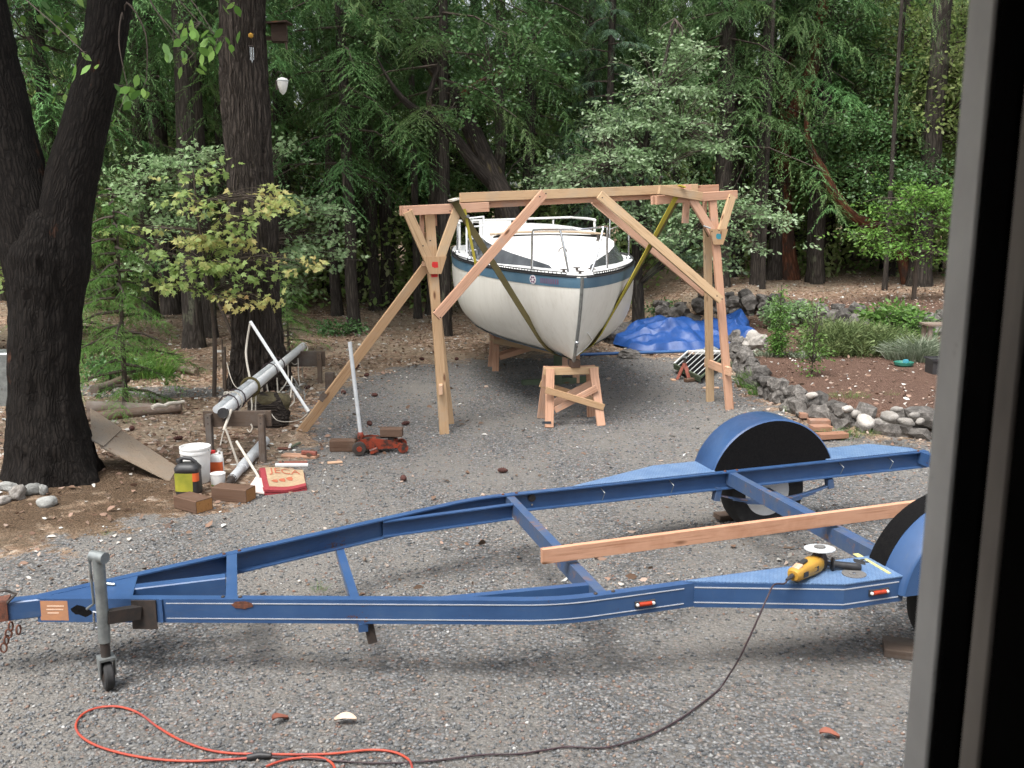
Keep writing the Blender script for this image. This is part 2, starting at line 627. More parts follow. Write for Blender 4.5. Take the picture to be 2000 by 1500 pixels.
M['pvc'] = pmat('pale_grey_pipe', (0.55, 0.57, 0.58), (0.45, 0.47, 0.48), scale=12, rough=0.4)
M['stone'] = None

# ================================================================== SETTING: ground
WALL = [(9.0, 10.2), (6.0, 10.4), (4.6, 10.72), (3.9, 11.2), (3.58, 12.0), (3.42, 13.4), (3.62, 15.6), (4.2, 19.2), (3.9, 21.5), (2.5, 24.0)]
_wy = np.array([p[1] for p in WALL])
_wx = np.array([p[0] for p in WALL])
BACKW = [(3.3, 21.9), (5.0, 20.9), (5.6, 19.6), (6.35, 18.0), (7.6, 17.4), (10, 17.0)]


def poly_dist(x, y, pl):
    d = np.full(np.shape(x), 1e9)
    for (ax, ay), (bx, by) in zip(pl[:-1], pl[1:]):
        ex, ey = bx - ax, by - ay
        t = np.clip(((x - ax) * ex + (y - ay) * ey) / (ex * ex + ey * ey), 0, 1)
        d = np.minimum(d, np.hypot(x - ax - t * ex, y - ay - t * ey))
    return d


def inside_poly(x, y, pl):
    r = np.zeros(np.shape(x), dtype=bool)
    for (ax, ay), (bx, by) in zip(pl, pl[1:] + pl[:1]):
        c = ((ay > y) != (by > y)) & (x < (bx - ax) * (y - ay) / (by - ay + 1e-12) + ax)
        r ^= c
    return r


def gz_np(x, y):
    x, y = np.asarray(x, float), np.asarray(y, float)
    sd = poly_dist(x, y, WALL) * np.where((x > np.interp(y, _wy, _wx)) & (y > 10.2), 1, -1)
    bed = sstep(-0.05, 0.28, sd) * (0.25 + 0.012 * np.clip(sd, 0, 8))
    up = np.interp(x, [p[0] for p in BACKW], [p[1] for p in BACKW])
    terr = sstep(-0.1, 0.4, y - up) * 0.36 * sstep(3.0, 4.5, x)
    z = bed + terr
    z = z + 0.02 * np.clip(y - 22, 0, 60) + 0.0035 * np.clip(y - 30, 0, 60) ** 1.5
    z = z + 0.03 * np.clip(-x - 6, 0, 20) * sstep(8, 14, y)
    # small unevenness
    z = z + 0.012 * np.sin(x * 1.7 + 0.6 * y) * np.cos(y * 1.3 - 0.4 * x) + 0.006 * np.sin(4.1 * x + 1.1) * np.sin(3.7 * y)
    # mound round the big tree
    z = z + 0.10 * np.exp(-((x + 4.35) ** 2 + (y - 9.0) ** 2) / 1.2)
    # little heap where the prop foot is dug in
    z = z + 0.07 * np.exp(-((x + 2.42) ** 2 + (y - 10.85) ** 2) / 0.05)
    return z


def gz(x, y):
    return float(gz_np(np.array([x]), np.array([y]))[0])


GRAVEL = [(-9, -8), (-9, 5.6), (-4.6, 6.3), (-3.6, 7.1), (-3.0, 7.75), (-2.5, 8.2), (-2.25, 9.2), (-2.2, 10.6), (-2.6, 12.3), (-2.55, 14.0), (-1.9, 15.6), (-0.6, 16.6), (1.2, 16.9), (2.6, 16.7),
          (3.4, 15.4), (3.25, 13.4), (3.35, 12.0), (3.7, 11.0), (4.5, 10.5), (6, 10.2), (9, 10), (12, 9), (12, -8)]


def lines(segs):
    r = []
    for a, b, s in segs:
        r += list(np.arange(a, b - 1e-6, s))
    return np.array(r + [segs[-1][1]])


gx = lines([(-60, -20, 4), (-20, -8, 0.6), (-8, 9, 0.11), (9, 20, 0.6), (20, 60, 4)])
gy = lines([(-10, 3, 0.6), (3, 22, 0.11), (22, 40, 0.5), (40, 100, 4)])
GX, GY = np.meshgrid(gx, gy)
X, Y_ = GX.ravel(), GY.ravel()
Zg = gz_np(X, Y_)
nx, ny = len(gx), len(gy)
ii = (np.arange(ny - 1)[:, None] * nx + np.arange(nx - 1)[None, :]).ravel()
me = npmesh('ground', np.stack([X, Y_, Zg], 1), np.stack([ii, ii + 1, ii + 1 + nx, ii + nx], 1), smooth=True)
gd = poly_dist(X, Y_, GRAVEL + GRAVEL[:1]) * np.where(inside_poly(X, Y_, GRAVEL), 1, -1)
# faint gravelled side path on the left and thin cover at the back
path = np.exp(-((Y_ - 13.6 + 0.12 * (X + 5)) / 0.55) ** 2) * sstep(-3.3, -4.2, X) * 0.8
a = me.attributes.new('gravel', 'FLOAT', 'POINT')
a.data.foreach_set('value', np.clip(np.maximum(0.5 + gd * 0.42, path), 0, 1).astype(np.float32))
sd = poly_dist(X, Y_, WALL) * np.where((X > np.interp(Y_, _wy, _wx)) & (Y_ > 10.2), 1, -1)
a = me.attributes.new('soil', 'FLOAT', 'POINT')
a.data.foreach_set('value', (sstep(-0.1, 0.15, sd) * sstep(22, 19.5, Y_)).astype(np.float32))
moss_shade = 1.3 * np.exp(-((X + 4.0) ** 2 / 2.2 + (Y_ - 8.2) ** 2 / 1.1)) + 0.8 * np.exp(-((X + 3.25) ** 2 / 0.5 + (Y_ - 9.6) ** 2 / 0.5)) + 0.9 * np.exp(-((X + 7.2) ** 2 / 4 + (Y_ - 17.2) ** 2 / 2.5))  # mask of the dark mossy dirt, tree shade painted in
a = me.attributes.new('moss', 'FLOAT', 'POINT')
a.data.foreach_set('value', np.clip(moss_shade, 0, 1).astype(np.float32))


def ground_mat():
    m, n, l, b = base_mat('gravel_and_leaf_litter')
    tc = n.new('ShaderNodeTexCoord')
    co = tc.outputs['Object']
    # gravel
    v1 = nd(n, 'ShaderNodeTexVoronoi')
    v1.inputs['Scale'].default_value = 46
    l.new(co, v1.inputs['Vector'])
    gcol = ramp(n, [(0.0, (0.065, 0.068, 0.070)), (0.35, (0.125, 0.13, 0.132)), (0.6, (0.185, 0.19, 0.192)), (0.80, (0.255, 0.255, 0.25)), (0.90, (0.21, 0.145, 0.115)), (0.985, (0.34, 0.335, 0.32))])
    sep = n.new('ShaderNodeSeparateColor')
    l.new(v1.outputs['Color'], sep.inputs[0])
    l.new(sep.outputs[0], gcol.inputs[0])
    # joints between the stones are fines of their own colour
    ed = ramp(n, [(0.35, (0, 0, 0)), (0.75, (1, 1, 1))])
    l.new(v1.outputs['Distance'], ed.inputs[0])
    gc = mixrgb(n, l, ed.outputs[0], gcol.outputs[0], (0.115, 0.105, 0.095))
    t1 = noise(n, l, vecmul(n, l, co, (1.0, 0.45, 1.0)), 0.9, 5, 0.62)
    fr = ramp(n, [(0.42, (0, 0, 0)), (0.60, (0.9, 0.9, 0.9))])
    l.new(t1.outputs['Fac'], fr.inputs[0])
    fine = noise(n, l, co, 90, 4, 0.7)
    fcol = ramp(n, [(0.3, (0.128, 0.120, 0.108)), (0.7, (0.255, 0.238, 0.215))])
    l.new(fine.outputs['Fac'], fcol.inputs[0])
    gc = mixrgb(n, l, fr.outputs[0], gc, fcol.outputs[0])
    # litter
    v2 = nd(n, 'ShaderNodeTexVoronoi')
    v2.inputs['Scale'].default_value = 21
    wp = noise(n, l, co, 9, 3)
    wv = nd(n, 'ShaderNodeVectorMath', operation='MULTIPLY_ADD')
    l.new(wp.outputs['Color'], wv.inputs[0])
    wv.inputs[1].default_value = (0.12, 0.12, 0.12)
    l.new(co, wv.inputs[2])
    l.new(wv.outputs[0], v2.inputs['Vector'])
    s2 = n.new('ShaderNodeSeparateColor')
    l.new(v2.outputs['Color'], s2.inputs[0])
    lc = ramp(n, [(0.0, (0.078, 0.060, 0.042)), (0.3, (0.190, 0.119, 0.077)), (0.55, (0.279, 0.178, 0.120)), (0.8, (0.357, 0.250, 0.169)), (0.95, (0.491, 0.395, 0.309))])
    l.new(s2.outputs[0], lc.inputs[0])
    t4 = noise(n, l, co, 0.55, 5, 0.6)
    tr_ = ramp(n, [(0.42, (0, 0, 0)), (0.62, (0.75, 0.75, 0.75))])
    l.new(t4.outputs['Fac'], tr_.inputs[0])
    dry = noise(n, l, co, 55, 3, 0.75)
    dcol = ramp(n, [(0.3, (0.191, 0.146, 0.105)), (0.7, (0.370, 0.311, 0.225))])
    l.new(dry.outputs['Fac'], dcol.inputs[0])
    lit = mixrgb(n, l, tr_.outputs[0], lc.outputs[0], dcol.outputs[0])
    # garden soil
    st = noise(n, l, co, 42, 3, 0.75)
    scol = ramp(n, [(0.3, (0.055, 0.031, 0.022)), (0.52, (0.118, 0.070, 0.051)), (0.72, (0.205, 0.135, 0.105))])
    l.new(st.outputs['Fac'], scol.inputs[0])
    sa = nd(n, 'ShaderNodeAttribute', attribute_name='soil')
    low = mixrgb(n, l, sa.outputs['Fac'], lit, scol.outputs[0])
    # mossy brown dirt with the big tree's shade mixed into its colour
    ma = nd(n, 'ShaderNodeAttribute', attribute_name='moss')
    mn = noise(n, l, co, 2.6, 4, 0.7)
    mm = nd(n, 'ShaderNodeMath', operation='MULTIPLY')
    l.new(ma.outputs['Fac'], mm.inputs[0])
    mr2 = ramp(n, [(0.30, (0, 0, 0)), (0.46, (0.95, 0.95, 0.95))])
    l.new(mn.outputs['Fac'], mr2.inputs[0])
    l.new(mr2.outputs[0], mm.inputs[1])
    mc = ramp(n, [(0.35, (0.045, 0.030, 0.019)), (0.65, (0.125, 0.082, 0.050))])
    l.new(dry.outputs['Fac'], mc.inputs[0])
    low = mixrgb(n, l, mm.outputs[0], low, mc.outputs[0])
    # mask, broken at the edge
    ga = nd(n, 'ShaderNodeAttribute', attribute_name='gravel')
    en = noise(n, l, co, 2.2, 5, 0.72)
    ad = nd(n, 'ShaderNodeMath', operation='ADD')
    l.new(ga.outputs['Fac'], ad.inputs[0])
    l.new(en.outputs['Fac'], ad.inputs[1])
    mk = ramp(n, [(0.93, (0, 0, 0)), (1.0, (1, 1, 1))])
    sb = nd(n, 'ShaderNodeMath', operation='MULTIPLY')
    sb.inputs[1].default_value = 0.96
    l.new(ad.outputs[0], sb.inputs[0])
    l.new(sb.outputs[0], mk.inputs[0])
    col = mixrgb(n, l, mk.outputs[0], low, gc)
    # red-brown needles blown over the gravel
    nn = noise(n, l, co, 6.5, 5, 0.8)
    nr = ramp(n, [(0.60, (0, 0, 0)), (0.72, (0.6, 0.6, 0.6))])
    l.new(nn.outputs['Fac'], nr.inputs[0])
    col = mixrgb(n, l, nr.outputs[0], col, (0.17, 0.095, 0.065))
    l.new(col, b.inputs['Base Color'])
    b.inputs['Roughness'].default_value = 0.95
    b.inputs['Specular IOR Level'].default_value = 0.15
    hg = nd(n, 'ShaderNodeMath', operation='MULTIPLY_ADD')
    l.new(v1.outputs['Distance'], hg.inputs[0])
    hg.inputs[1].default_value = -0.8
    l.new(dry.outputs['Fac'], hg.inputs[2])
    bump(n, l, b, hg.outputs[0], 0.9, 0.02)
    return m


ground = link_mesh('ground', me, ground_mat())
tag(ground, 'yard ground of grey gravel running into brown leaf litter and garden soil', 'ground', kind='structure')

# ------------------------------------------------------------------ loose gravel (real stones, nobody could count them)
nr = np.random.default_rng(3)


def blob_stones(n_, pos, size, flatn):
    base = np.array([(1, 0, 0), (-1, 0, 0), (0, 1, 0), (0, -1, 0), (0, 0, 1), (0, 0, -0.6)], float)
    fc = np.array([(0, 2, 4), (2, 1, 4), (1, 3, 4), (3, 0, 4), (2, 0, 5), (1, 2, 5), (3, 1, 5), (0, 3, 5)])
    Vv = base[None] * (1 + 0.45 * (nr.random((n_, 6, 1)) - 0.5)) + 0.25 * (nr.random((n_, 6, 3)) - 0.5)
    Vv[:, :, 2] *= flatn
    an = nr.random(n_) * 6.28
    c, s = np.cos(an)[:, None], np.sin(an)[:, None]
    x, y = Vv[..., 0] * (1 + 0.5 * nr.random((n_, 1))), Vv[..., 1]
    Vv = np.stack([x * c - y * s, x * s + y * c, Vv[..., 2]], -1) * size[:, None, None] + pos[:, None, :]
    return Vv.reshape(-1, 3), (np.arange(n_)[:, None, None] * 6 + fc[None]).reshape(-1, 3)


def gravel_mask(x, y, soft=0.25):
    d = poly_dist(x, y, GRAVEL + GRAVEL[:1]) * np.where(inside_poly(x, y, GRAVEL), 1, -1)
    return d + soft * (nr.random(len(x)) - 0.5) * 2 > 0


N1 = 165000
yy = 3.6 + (nr.random(N1) ** 1.25) * 13.2
xx = (nr.random(N1) - 0.5) * 2 * (0.56 * yy + 0.3)
clump = np.sin(xx * 2.3 + 1.3 * np.sin(yy * 1.9)) * np.sin(yy * 2.9 + 1.1 * np.sin(xx * 1.7)) * 0.5 + 0.5
keep = gravel_mask(xx, yy) & (nr.random(N1) < 0.35 + 0.65 * clump)
xx, yy = xx[keep], yy[keep]
sz = 0.0036 + 0.0072 * nr.random(len(xx)) ** 2.6 * (1 + 0.07 * yy)
pos = np.stack([xx, yy, gz_np(xx, yy) + sz * 0.2], 1)
gv, gf = blob_stones(len(xx), pos, sz, 0.7)
rv = np.repeat(nr.random(len(xx)), 6)
me = npmesh('gravel', gv, gf, rv)
m, n, l, b = base_mat('loose_gravel')
at_ = nd(n, 'ShaderNodeAttribute', attribute_name='rnd')
rp = ramp(n, [(0.0, (0.070, 0.073, 0.076)), (0.3, (0.125, 0.13, 0.134)), (0.55, (0.18, 0.185, 0.19)), (0.76, (0.25, 0.25, 0.247)), (0.83, (0.19, 0.11, 0.085)), (0.9, (0.27, 0.21, 0.165)), (0.985, (0.31, 0.31, 0.30)), (0.999, (0.50, 0.49, 0.47))])
l.new(at_.outputs['Fac'], rp.inputs[0])
l.new(rp.outputs[0], b.inputs['Base Color'])
b.inputs['Roughness'].default_value = 0.9
b.inputs['Specular IOR Level'].default_value = 0.2
gravel = link_mesh('gravel', me, m)
tag(gravel, 'loose grey crushed stone scattered over the drive', 'gravel', kind='stuff')

# ------------------------------------------------------------------ leaf litter
N2 = 40000
yy = 6.2 + (nr.random(N2) ** 1.2) * 20
xx = (nr.random(N2) - 0.5) * 2 * (0.56 * yy + 0.3)
gm = gravel_mask(xx, yy, 0.7)
sdl = (xx > np.interp(yy, _wy, _wx)) & (yy > 10.2)
keep = (~gm & ~(sdl & (nr.random(N2) < 0.72) & (yy < 19)) & ~((yy < 9.6) & (nr.random(N2) < 0.86))) | (nr.random(N2) < 0.03)
xx, yy = xx[keep], yy[keep]
k_ = len(xx)
P = np.stack([xx, yy, gz_np(xx, yy) + 0.008 + 0.012 * nr.random(k_)], 1)
A = nr.normal(size=(k_, 3)) * np.array([1, 1, 0.22])
S = nr.normal(size=(k_, 3)) * np.array([1, 1, 0.3])
me = joinmesh('leaf_litter', [cards(P, A, S, 0.035 + 0.055 * nr.random(k_) ** 2, OVAL * np.array([1.1, 1, 3]), nr.random(k_))])
lmat = leafmat('dry_leaves', [(0.0, (0.091, 0.062, 0.042)), (0.3, (0.182, 0.110, 0.074)), (0.55, (0.289, 0.185, 0.135)), (0.75, (0.380, 0.290, 0.233)), (0.88, (0.471, 0.440, 0.391)), (1.0, (0.562, 0.581, 0.558))], 0.05, 0.7, 0.0)
tag(link_mesh('leaf_litter', me, lmat), 'dry brown and pale fallen leaves strewn over the forest floor', 'leaves', kind='stuff')

# ------------------------------------------------------------------ stones
def stone_mat(name, c1, c2, c3, sc_=9):
    m, n, l, b = base_mat(name)
    g = gcoord(n, l)
    t = noise(n, l, g, sc_, 8, 0.7)
    r = ramp(n, [(0.32, c1), (0.5, c2), (0.68, c3)])
    l.new(t.outputs['Fac'], r.inputs[0])
    oi = n.new('ShaderNodeObjectInfo')
    h = n.new('ShaderNodeHueSaturation')
    mr = n.new('ShaderNodeMapRange')
    mr.inputs['To Min'].default_value = 0.6
    mr.inputs['To Max'].default_value = 1.35
    l.new(oi.outputs['Random'], mr.inputs['Value'])
    l.new(mr.outputs[0], h.inputs['Value'])
    l.new(r.outputs[0], h.inputs['Color'])
    l.new(h.outputs[0], b.inputs['Base Color'])
    b.inputs['Roughness'].default_value = 0.9
    t2 = noise(n, l, g, sc_ * 3, 7, 0.7)
    bump(n, l, b, t2.outputs['Fac'], 0.6, 0.02)
    return m


M['rock'] = stone_mat('dark_basalt', (0.042, 0.038, 0.034), (0.095, 0.086, 0.077), (0.21, 0.195, 0.178))
M['pale_rock'] = stone_mat('pale_river_stone', (0.22, 0.20, 0.175), (0.31, 0.285, 0.255), (0.42, 0.395, 0.365), 6)
M['grey_rock'] = stone_mat('grey_river_stone', (0.17, 0.17, 0.16), (0.23, 0.23, 0.215), (0.31, 0.31, 0.29), 6)


def stone_mesh(name, seed, rough=0.35, sub=2, square=0.0):
    import bmesh
    bm = bmesh.new()
    bmesh.ops.create_icosphere(bm, subdivisions=sub, radius=1)
    for v in bm.verts:
        p = v.co.copy()
        d = 1 + rough * mnoise.noise(p * 1.1 + Vector((seed * 7.1, 3, 1))) + rough * 0.5 * mnoise.noise(p * 2.7 + Vector((seed * 3.3, 1, 9)))
        mx_ = max(abs(p.x), abs(p.y), abs(p.z))
        d *= (1 - square) + square / mx_ * 0.82
        v.co = p * d
    me = bpy.data.meshes.new(name)
    bm.to_mesh(me)
    bm.free()
    at = me.attributes.new('g', 'FLOAT_VECTOR', 'POINT')
    at.data.foreach_set('vector', [c * 0.25 for v in me.vertices for c in v.co])
    if rough < 0.3:
        me.polygons.foreach_set('use_smooth', [True] * len(me.polygons))
    return me


def smesh(seed, mat, rough=0.5, square=0.4):
    me = stone_mesh('stone', seed, rough, 2, square)
    me.materials.append(mat)
    return me


ROCKS = [smesh(i, M['rock'], 0.55, 0.35) for i in range(6)]
PALES = [smesh(20 + i, M['pale_rock'], 0.25, 0.2) for i in range(4)]


def stone(parent, me, loc, dims, rz, tilt=0.2):
    o = bpy.data.objects.new('stone', me)
    C.objects.link(o)
    o.parent = parent
    o.location = Vector(loc) - OFF[parent]
    o.scale = dims
    o.rotation_euler = (rng.uniform(-tilt, tilt), rng.uniform(-tilt, tilt), rz)
    return o


def along(pl, step, jit=0.0):
    out, carry = [], 0.0
    for (ax, ay), (bx, by) in zip(pl[:-1], pl[1:]):
        L = math.hypot(bx - ax, by - ay)
        t = carry
        while t < L:
            out.append((ax + (bx - ax) * t / L, ay + (by - ay) * t / L, math.atan2(by - ay, bx - ax)))
            t += step * (1 + rng.uniform(-jit, jit))
        carry = t - L
    return out


fw = thing('stone_wall', (4.2, 11.0, 0), 'low dry-stone edging of dark rocks round the front garden bed', 'stone wall')
for row, (dz, st, sc2) in enumerate(((0.05, 0.24, 0.15), (0.2, 0.27, 0.125))):
    for x, y, a_ in along(WALL[1:8], st, 0.25):
        if y > 19.4 or x > 6.6:
            continue
        s_ = sc2 * rng.uniform(0.75, 1.25)
        jx, jy = rng.uniform(-0.05, 0.05), rng.uniform(-0.05, 0.05)
        stone(fw, rng.choice(ROCKS), (x + jx + 0.04 * row, y + jy + 0.03 * row, dz + rng.uniform(-0.02, 0.03)), (s_ * rng.uniform(0.95, 1.35), s_ * rng.uniform(0.75, 1.0), s_ * rng.uniform(0.65, 0.95)), a_ + rng.uniform(-0.3, 0.3))
bw = thing('stone_wall', (6.0, 18.6, 0.3), 'rough terrace of dark rocks at the back of the garden bed', 'stone wall')
for row, (dz, st, sc2) in enumerate(((0.06, 0.3, 0.18), (0.24, 0.33, 0.16), (0.38, 0.5, 0.13))):
    for x, y, a_ in along(BACKW[:5], st, 0.25):
        s_ = sc2 * rng.uniform(0.7, 1.3)
        z0 = gz(x, y - 0.35)
        stone(bw, rng.choice(ROCKS), (x + rng.uniform(-0.06, 0.06), y - 0.06 + 0.05 * row + rng.uniform(-0.05, 0.05), z0 + dz), (s_ * rng.uniform(0.95, 1.3), s_ * 0.85, s_ * rng.uniform(0.7, 0.95)), a_ + rng.uniform(-0.3, 0.3))

# pale rounded stones laid on top of the edging: each can be lifted off
PS = [(1585, 775, .28, .13, 'pale flat stone capping the middle of the dark edging'), (1655, 802, .30, .13, 'flat brownish stone laid at the near corner of the edging'),
      (1672, 812, .30, .15, 'light grey rounded stone beside the flat brown one on the edging'), (1690, 828, .30, .24, 'large white rounded stone with a dark hole on the edging'),
      (1738, 818, .30, .22, 'broad white rugged stone in the row on the edging'), (1752, 803, .32, .12, 'small buff stone behind the broad white one'),
      (1770, 828, .30, .15, 'oblong white stone towards the door frame end of the edging'), (1785, 815, .32, .12, 'low grey-white stone behind the oblong white one'),
      (1797, 826, .30, .11, 'smooth white egg-shaped stone nearest the door frame')]
for i, (px, py, z, s_, lab) in enumerate(PS):
    p = on_z(px, py, z)
    o = bpy.data.objects.new('rounded_stone', PALES[i % 4])
    C.objects.link(o)
    o.location = (p.x, p.y, z + 0.02)
    o.scale = (s_ * 0.58, s_ * 0.36, s_ * 0.32)
    o.rotation_euler = (0.1, 0.15 * (i % 3 - 1), 0.5 * i)
    tag(o, lab, 'stone', 'pale stones on the garden edging')
# boulders
BO = [(1475, 668, .36, (0.20, 0.16, 0.19), M['pale_rock'], 'pale upright boulder standing in the garden bed by the tarp', 'boulder'),
      (1205, 655, .12, (0.34, 0.26, 0.24), M['rock'], 'dark mossy boulder between the hull and the blue tarp', 'boulder'),
      (1258, 640, .16, (0.36, 0.3, 0.22), M['rock'], 'dark boulder half hidden behind the blue tarp', 'boulder'),
      (1232, 693, .05, (0.2, 0.15, 0.1), M['rock'], 'small dark rock at the tarp corner nearest the hull', 'boulder'),
      (1385, 688, .1, (0.3, 0.2, 0.14), M['grey_rock'], 'grey rock between the tarp and the green grille', 'boulder')]
for i, (px, py, z, s_, mt, lab, cat) in enumerate(BO):
    p = on_z(px, py, z)
    me = stone_mesh('boulder', 40 + i, 0.5, 3, 0.25)
    o = link_mesh('boulder', me, mt, None, (p.x, p.y, gz(p.x, p.y) + s_[2] * 0.5))
    o.scale = s_
    o.rotation_euler = (0, 0, i)
    tag(o, lab, cat)
for i, (px, py, s_, lab, mt) in enumerate([(18, 962, (0.13, 0.08, 0.07), 'brownish stone behind the white one at the picture edge', 'grey_rock'), (8, 982, (0.12, 0.07, 0.06), 'white stone cut off by the edge of the picture', 'pale_rock'),
                                           (35, 976, (0.09, 0.09, 0.11), 'knobbly pale grey stone second in the row below the big tree', 'pale_rock'), (66, 968, (0.12, 0.07, 0.085), 'wedge-shaped grey stone in the row below the big tree', 'grey_rock'),
                                           (86, 968, (0.065, 0.055, 0.08), 'small upright grey stone leaning on the wedge-shaped one', 'grey_rock'), (94, 986, (0.125, 0.09, 0.075), 'smooth oval grey pebble in front of the stone row', 'grey_rock')]):
    p = on_z(px, py + 6, 0.02)
    me = stone_mesh('rounded_stone', 60 + i, 0.3 if i != 2 else 0.6, 3, 0.1)
    o = link_mesh('rounded_stone', me, M[mt], None, (p.x, p.y, gz(p.x, p.y) + s_[2] * 0.7))
    o.scale = tuple(q * 0.66 for q in s_)
    o.location.z -= s_[2] * 0.25
    o.rotation_euler = (0.1, 0.1, i * 1.3)
    me.polygons.foreach_set('use_smooth', [True] * len(me.polygons))
    tag(o, lab, 'stone', 'river stones below the forked tree')

# ================================================================== BOAT TRAILER
TO, TTH, TK = (-0.002, 5.92), 0.269, 0.026
TC, TS = math.cos(TTH), math.sin(TTH)
W_, L_T = 0.991, 2.708
U = Vector((TC, TS, 0))
NN = Vector((-TS, TC, 0))


def T(s, n, dz=0.0):
    return Vector((TO[0] + s * TC - n * TS, TO[1] + s * TS + n * TC, 0.5 + TK * s + dz))


def vn(s):                       # half width of the tongue V
    return 0.03 + (W_ - 0.03) * (s + L_T) / L_T


M['tread'] = None
m, n, l, b = base_mat('blue_tread_plate')
g0_ = nd(n, 'ShaderNodeTexCoord').outputs['Object']
mp_ = n.new('ShaderNodeMapping')
mp_.inputs['Rotation'].default_value = (0, 0, TTH + 0.785)
l.new(g0_, mp_.inputs['Vector'])
g = mp_.outputs[0]
ck = nd(n, 'ShaderNodeTexBrick')
ck.inputs['Scale'].default_value = 17
ck.inputs['Mortar Size'].default_value = 0.05
ck.inputs['Color1'].default_value = (1, 1, 1, 1)
ck.inputs['Color2'].default_value = (0.6, 0.6, 0.6, 1)
ck.inputs['Mortar'].default_value = (0, 0, 0, 1)
l.new(g, ck.inputs['Vector'])
t = noise(n, l, g, 7, 6, 0.7)
rp = ramp(n, [(0.35, (0.08, 0.145, 0.27)), (0.6, (0.115, 0.185, 0.31)), (0.8, (0.17, 0.22, 0.30))])  # pale blue carries the sky's reflection in its colour
l.new(t.outputs['Fac'], rp.inputs[0])
l.new(mixrgb(n, l, ck.outputs['Color'], rp.outputs[0], mixrgb(n, l, 1.0, rp.outputs[0], (1.55, 1.5, 1.4), 'MULTIPLY')), b.inputs['Base Color'])  # raised lugs tinted lighter in the colour as well
b.inputs['Roughness'].default_value = 0.33
bump(n, l, b, ck.outputs['Color'], 1.0, 0.004)
M['tread'] = m

tr = thing('boat_trailer', (T(0, 0).x, T(0, 0).y, 0), 'long blue steel boat trailer with bare frame standing empty on the gravel', 'trailer')
H_R, FL, TH = 0.135, 0.055, 0.009
CPROF = [(0, -H_R), (0, 0), (FL, 0), (FL, -TH), (TH, -TH), (TH, -H_R + TH), (FL, -H_R + TH), (FL, -H_R)]


def rail_path(sg, pts):
    out = []
    for i, (s, n) in enumerate(pts):
        d0 = Vector((s - pts[i - 1][0], n - pts[i - 1][1])).normalized() if i else None
        d1 = Vector((pts[i + 1][0] - s, pts[i + 1][1] - n)).normalized() if i < len(pts) - 1 else None
        d0 = d0 or d1
        d1 = d1 or d0
        d = (d0 + d1).normalized()
        k = 1 / max(0.5, d.dot(d0))
        inw = Vector((d.y, -d.x))          # towards smaller n
        w = U * inw.x + NN * inw.y * sg
        out.append((T(s, n * sg), w, k))
    return out


half = [(-L_T, 0.035), (-1.6, vn(-1.6)), (-0.16, vn(-0.16) - 0.0)]
ang = math.atan2(W_ - 0.03, L_T)
for k in range(1, 6):                       # soft bend
    q = k / 5
    half.append((-0.16 + 0.36 * q, vn(-0.16) + (W_ - vn(-0.16)) * (1 - (1 - q) ** 2)))
half += [(1.6, W_), (3.74, W_)]
for sg, nm in ((1, 'far'), (-1, 'near')):
    mb = MB().sweep(rail_path(sg, half), CPROF)
    o = mb.build('side_rail', M['blue'], tr)
    o['label'] = 'side rail on the boat side' if sg > 0 else 'side rail towards the camera with white pinstripes'
    if sg > 0:
        for s in (0.95, 1.5, 2.95, 3.4):      # wiring clips
            MB().tube([T(s, sg * (W_ - 0.012), -0.03), T(s + 0.02, sg * (W_ - 0.05), -0.06), T(s + 0.01, sg * (W_ - 0.02), -0.13)], 0.003, 5).build('wire_clip', M['galv'], o)
        MB().lathe([(0.028, 0), (0.028, 0.012), (0.02, 0.014)], T(0.42, W_ - 0.01, -0.05), -NN, 14).build('ring_bracket', M['dark_steel'], o)
        MB().lathe([(0.008, 0), (0.008, 0.012)], T(0.42, W_ - 0.01, -0.1), -NN, 8).build('bolt', M['chrome'], o)

# pinstripes, decal, rust patch on the near outer face
for b0 in (-0.026, -0.112):
    rp_ = [(p - w_ * 0.0008 * 1, w_, k) for p, w_, k in rail_path(-1, [(-2.02, vn(-2.02))] + half[1:-2] + [(0.70, W_)])]
    MB().sweep([(p, w_, k) for p, w_, k in rp_], [(-0.0022, b0), (-0.0022, b0 + 0.0045), (0.001, b0 + 0.0045), (0.001, b0)]).build('pinstripe', M['stripe'], tr)


def on_web(s, dz, out=0.003):               # point on the tongue's near outer face
    return T(s, -vn(s), dz) + (Vector((0, 0, 0)) + (-NN * math.cos(ang) + U * -math.sin(ang)) * out)


def web_quad(s0, s1, z0, z1, out=0.003):
    return [on_web(s0, z0, out), on_web(s1, z0, out), on_web(s1, z1, out), on_web(s0, z1, out)]


dout = (-NN * math.cos(ang) - U * math.sin(ang))
dc = MB().prism(web_quad(-2.69, -2.54, -0.125, -0.012), dout * 0.002).build('decal', M['orange_decal'], tr)
for z, s0, s1 in ((-0.045, -2.65, -2.56), (-0.065, -2.655, -2.565), (-0.085, -2.65, -2.59)):
    MB().prism(web_quad(s0, s1, z, z + 0.007, 0.0055), dout * 0.001).build('print_line', M['decal_ink'], dc)
pts = []
for k in range(14):
    t_ = 2 * math.pi * k / 14
    rr = 1 + 0.25 * math.sin(3.1 * k)
    pts.append(on_web(-1.62 + 0.055 * math.cos(t_) * rr, -0.03 + max(-0.028, 0.022 * math.sin(t_) * rr), 0.0035))
MB().prism(pts, dout * 0.001).build('rust_patch', M['rust'], tr)
pts = [on_web(-2.47 + 0.055 * math.cos(k * 0.6283) * (1 + 0.3 * math.sin(5 * k)), -0.07 + 0.03 * math.sin(k * 0.6283) * (1 + 0.3 * math.cos(4 * k)), 0.0035) for k in range(10)]
MB().prism(pts, dout * 0.001).build('grease_patch', M['black_paint'], tr)

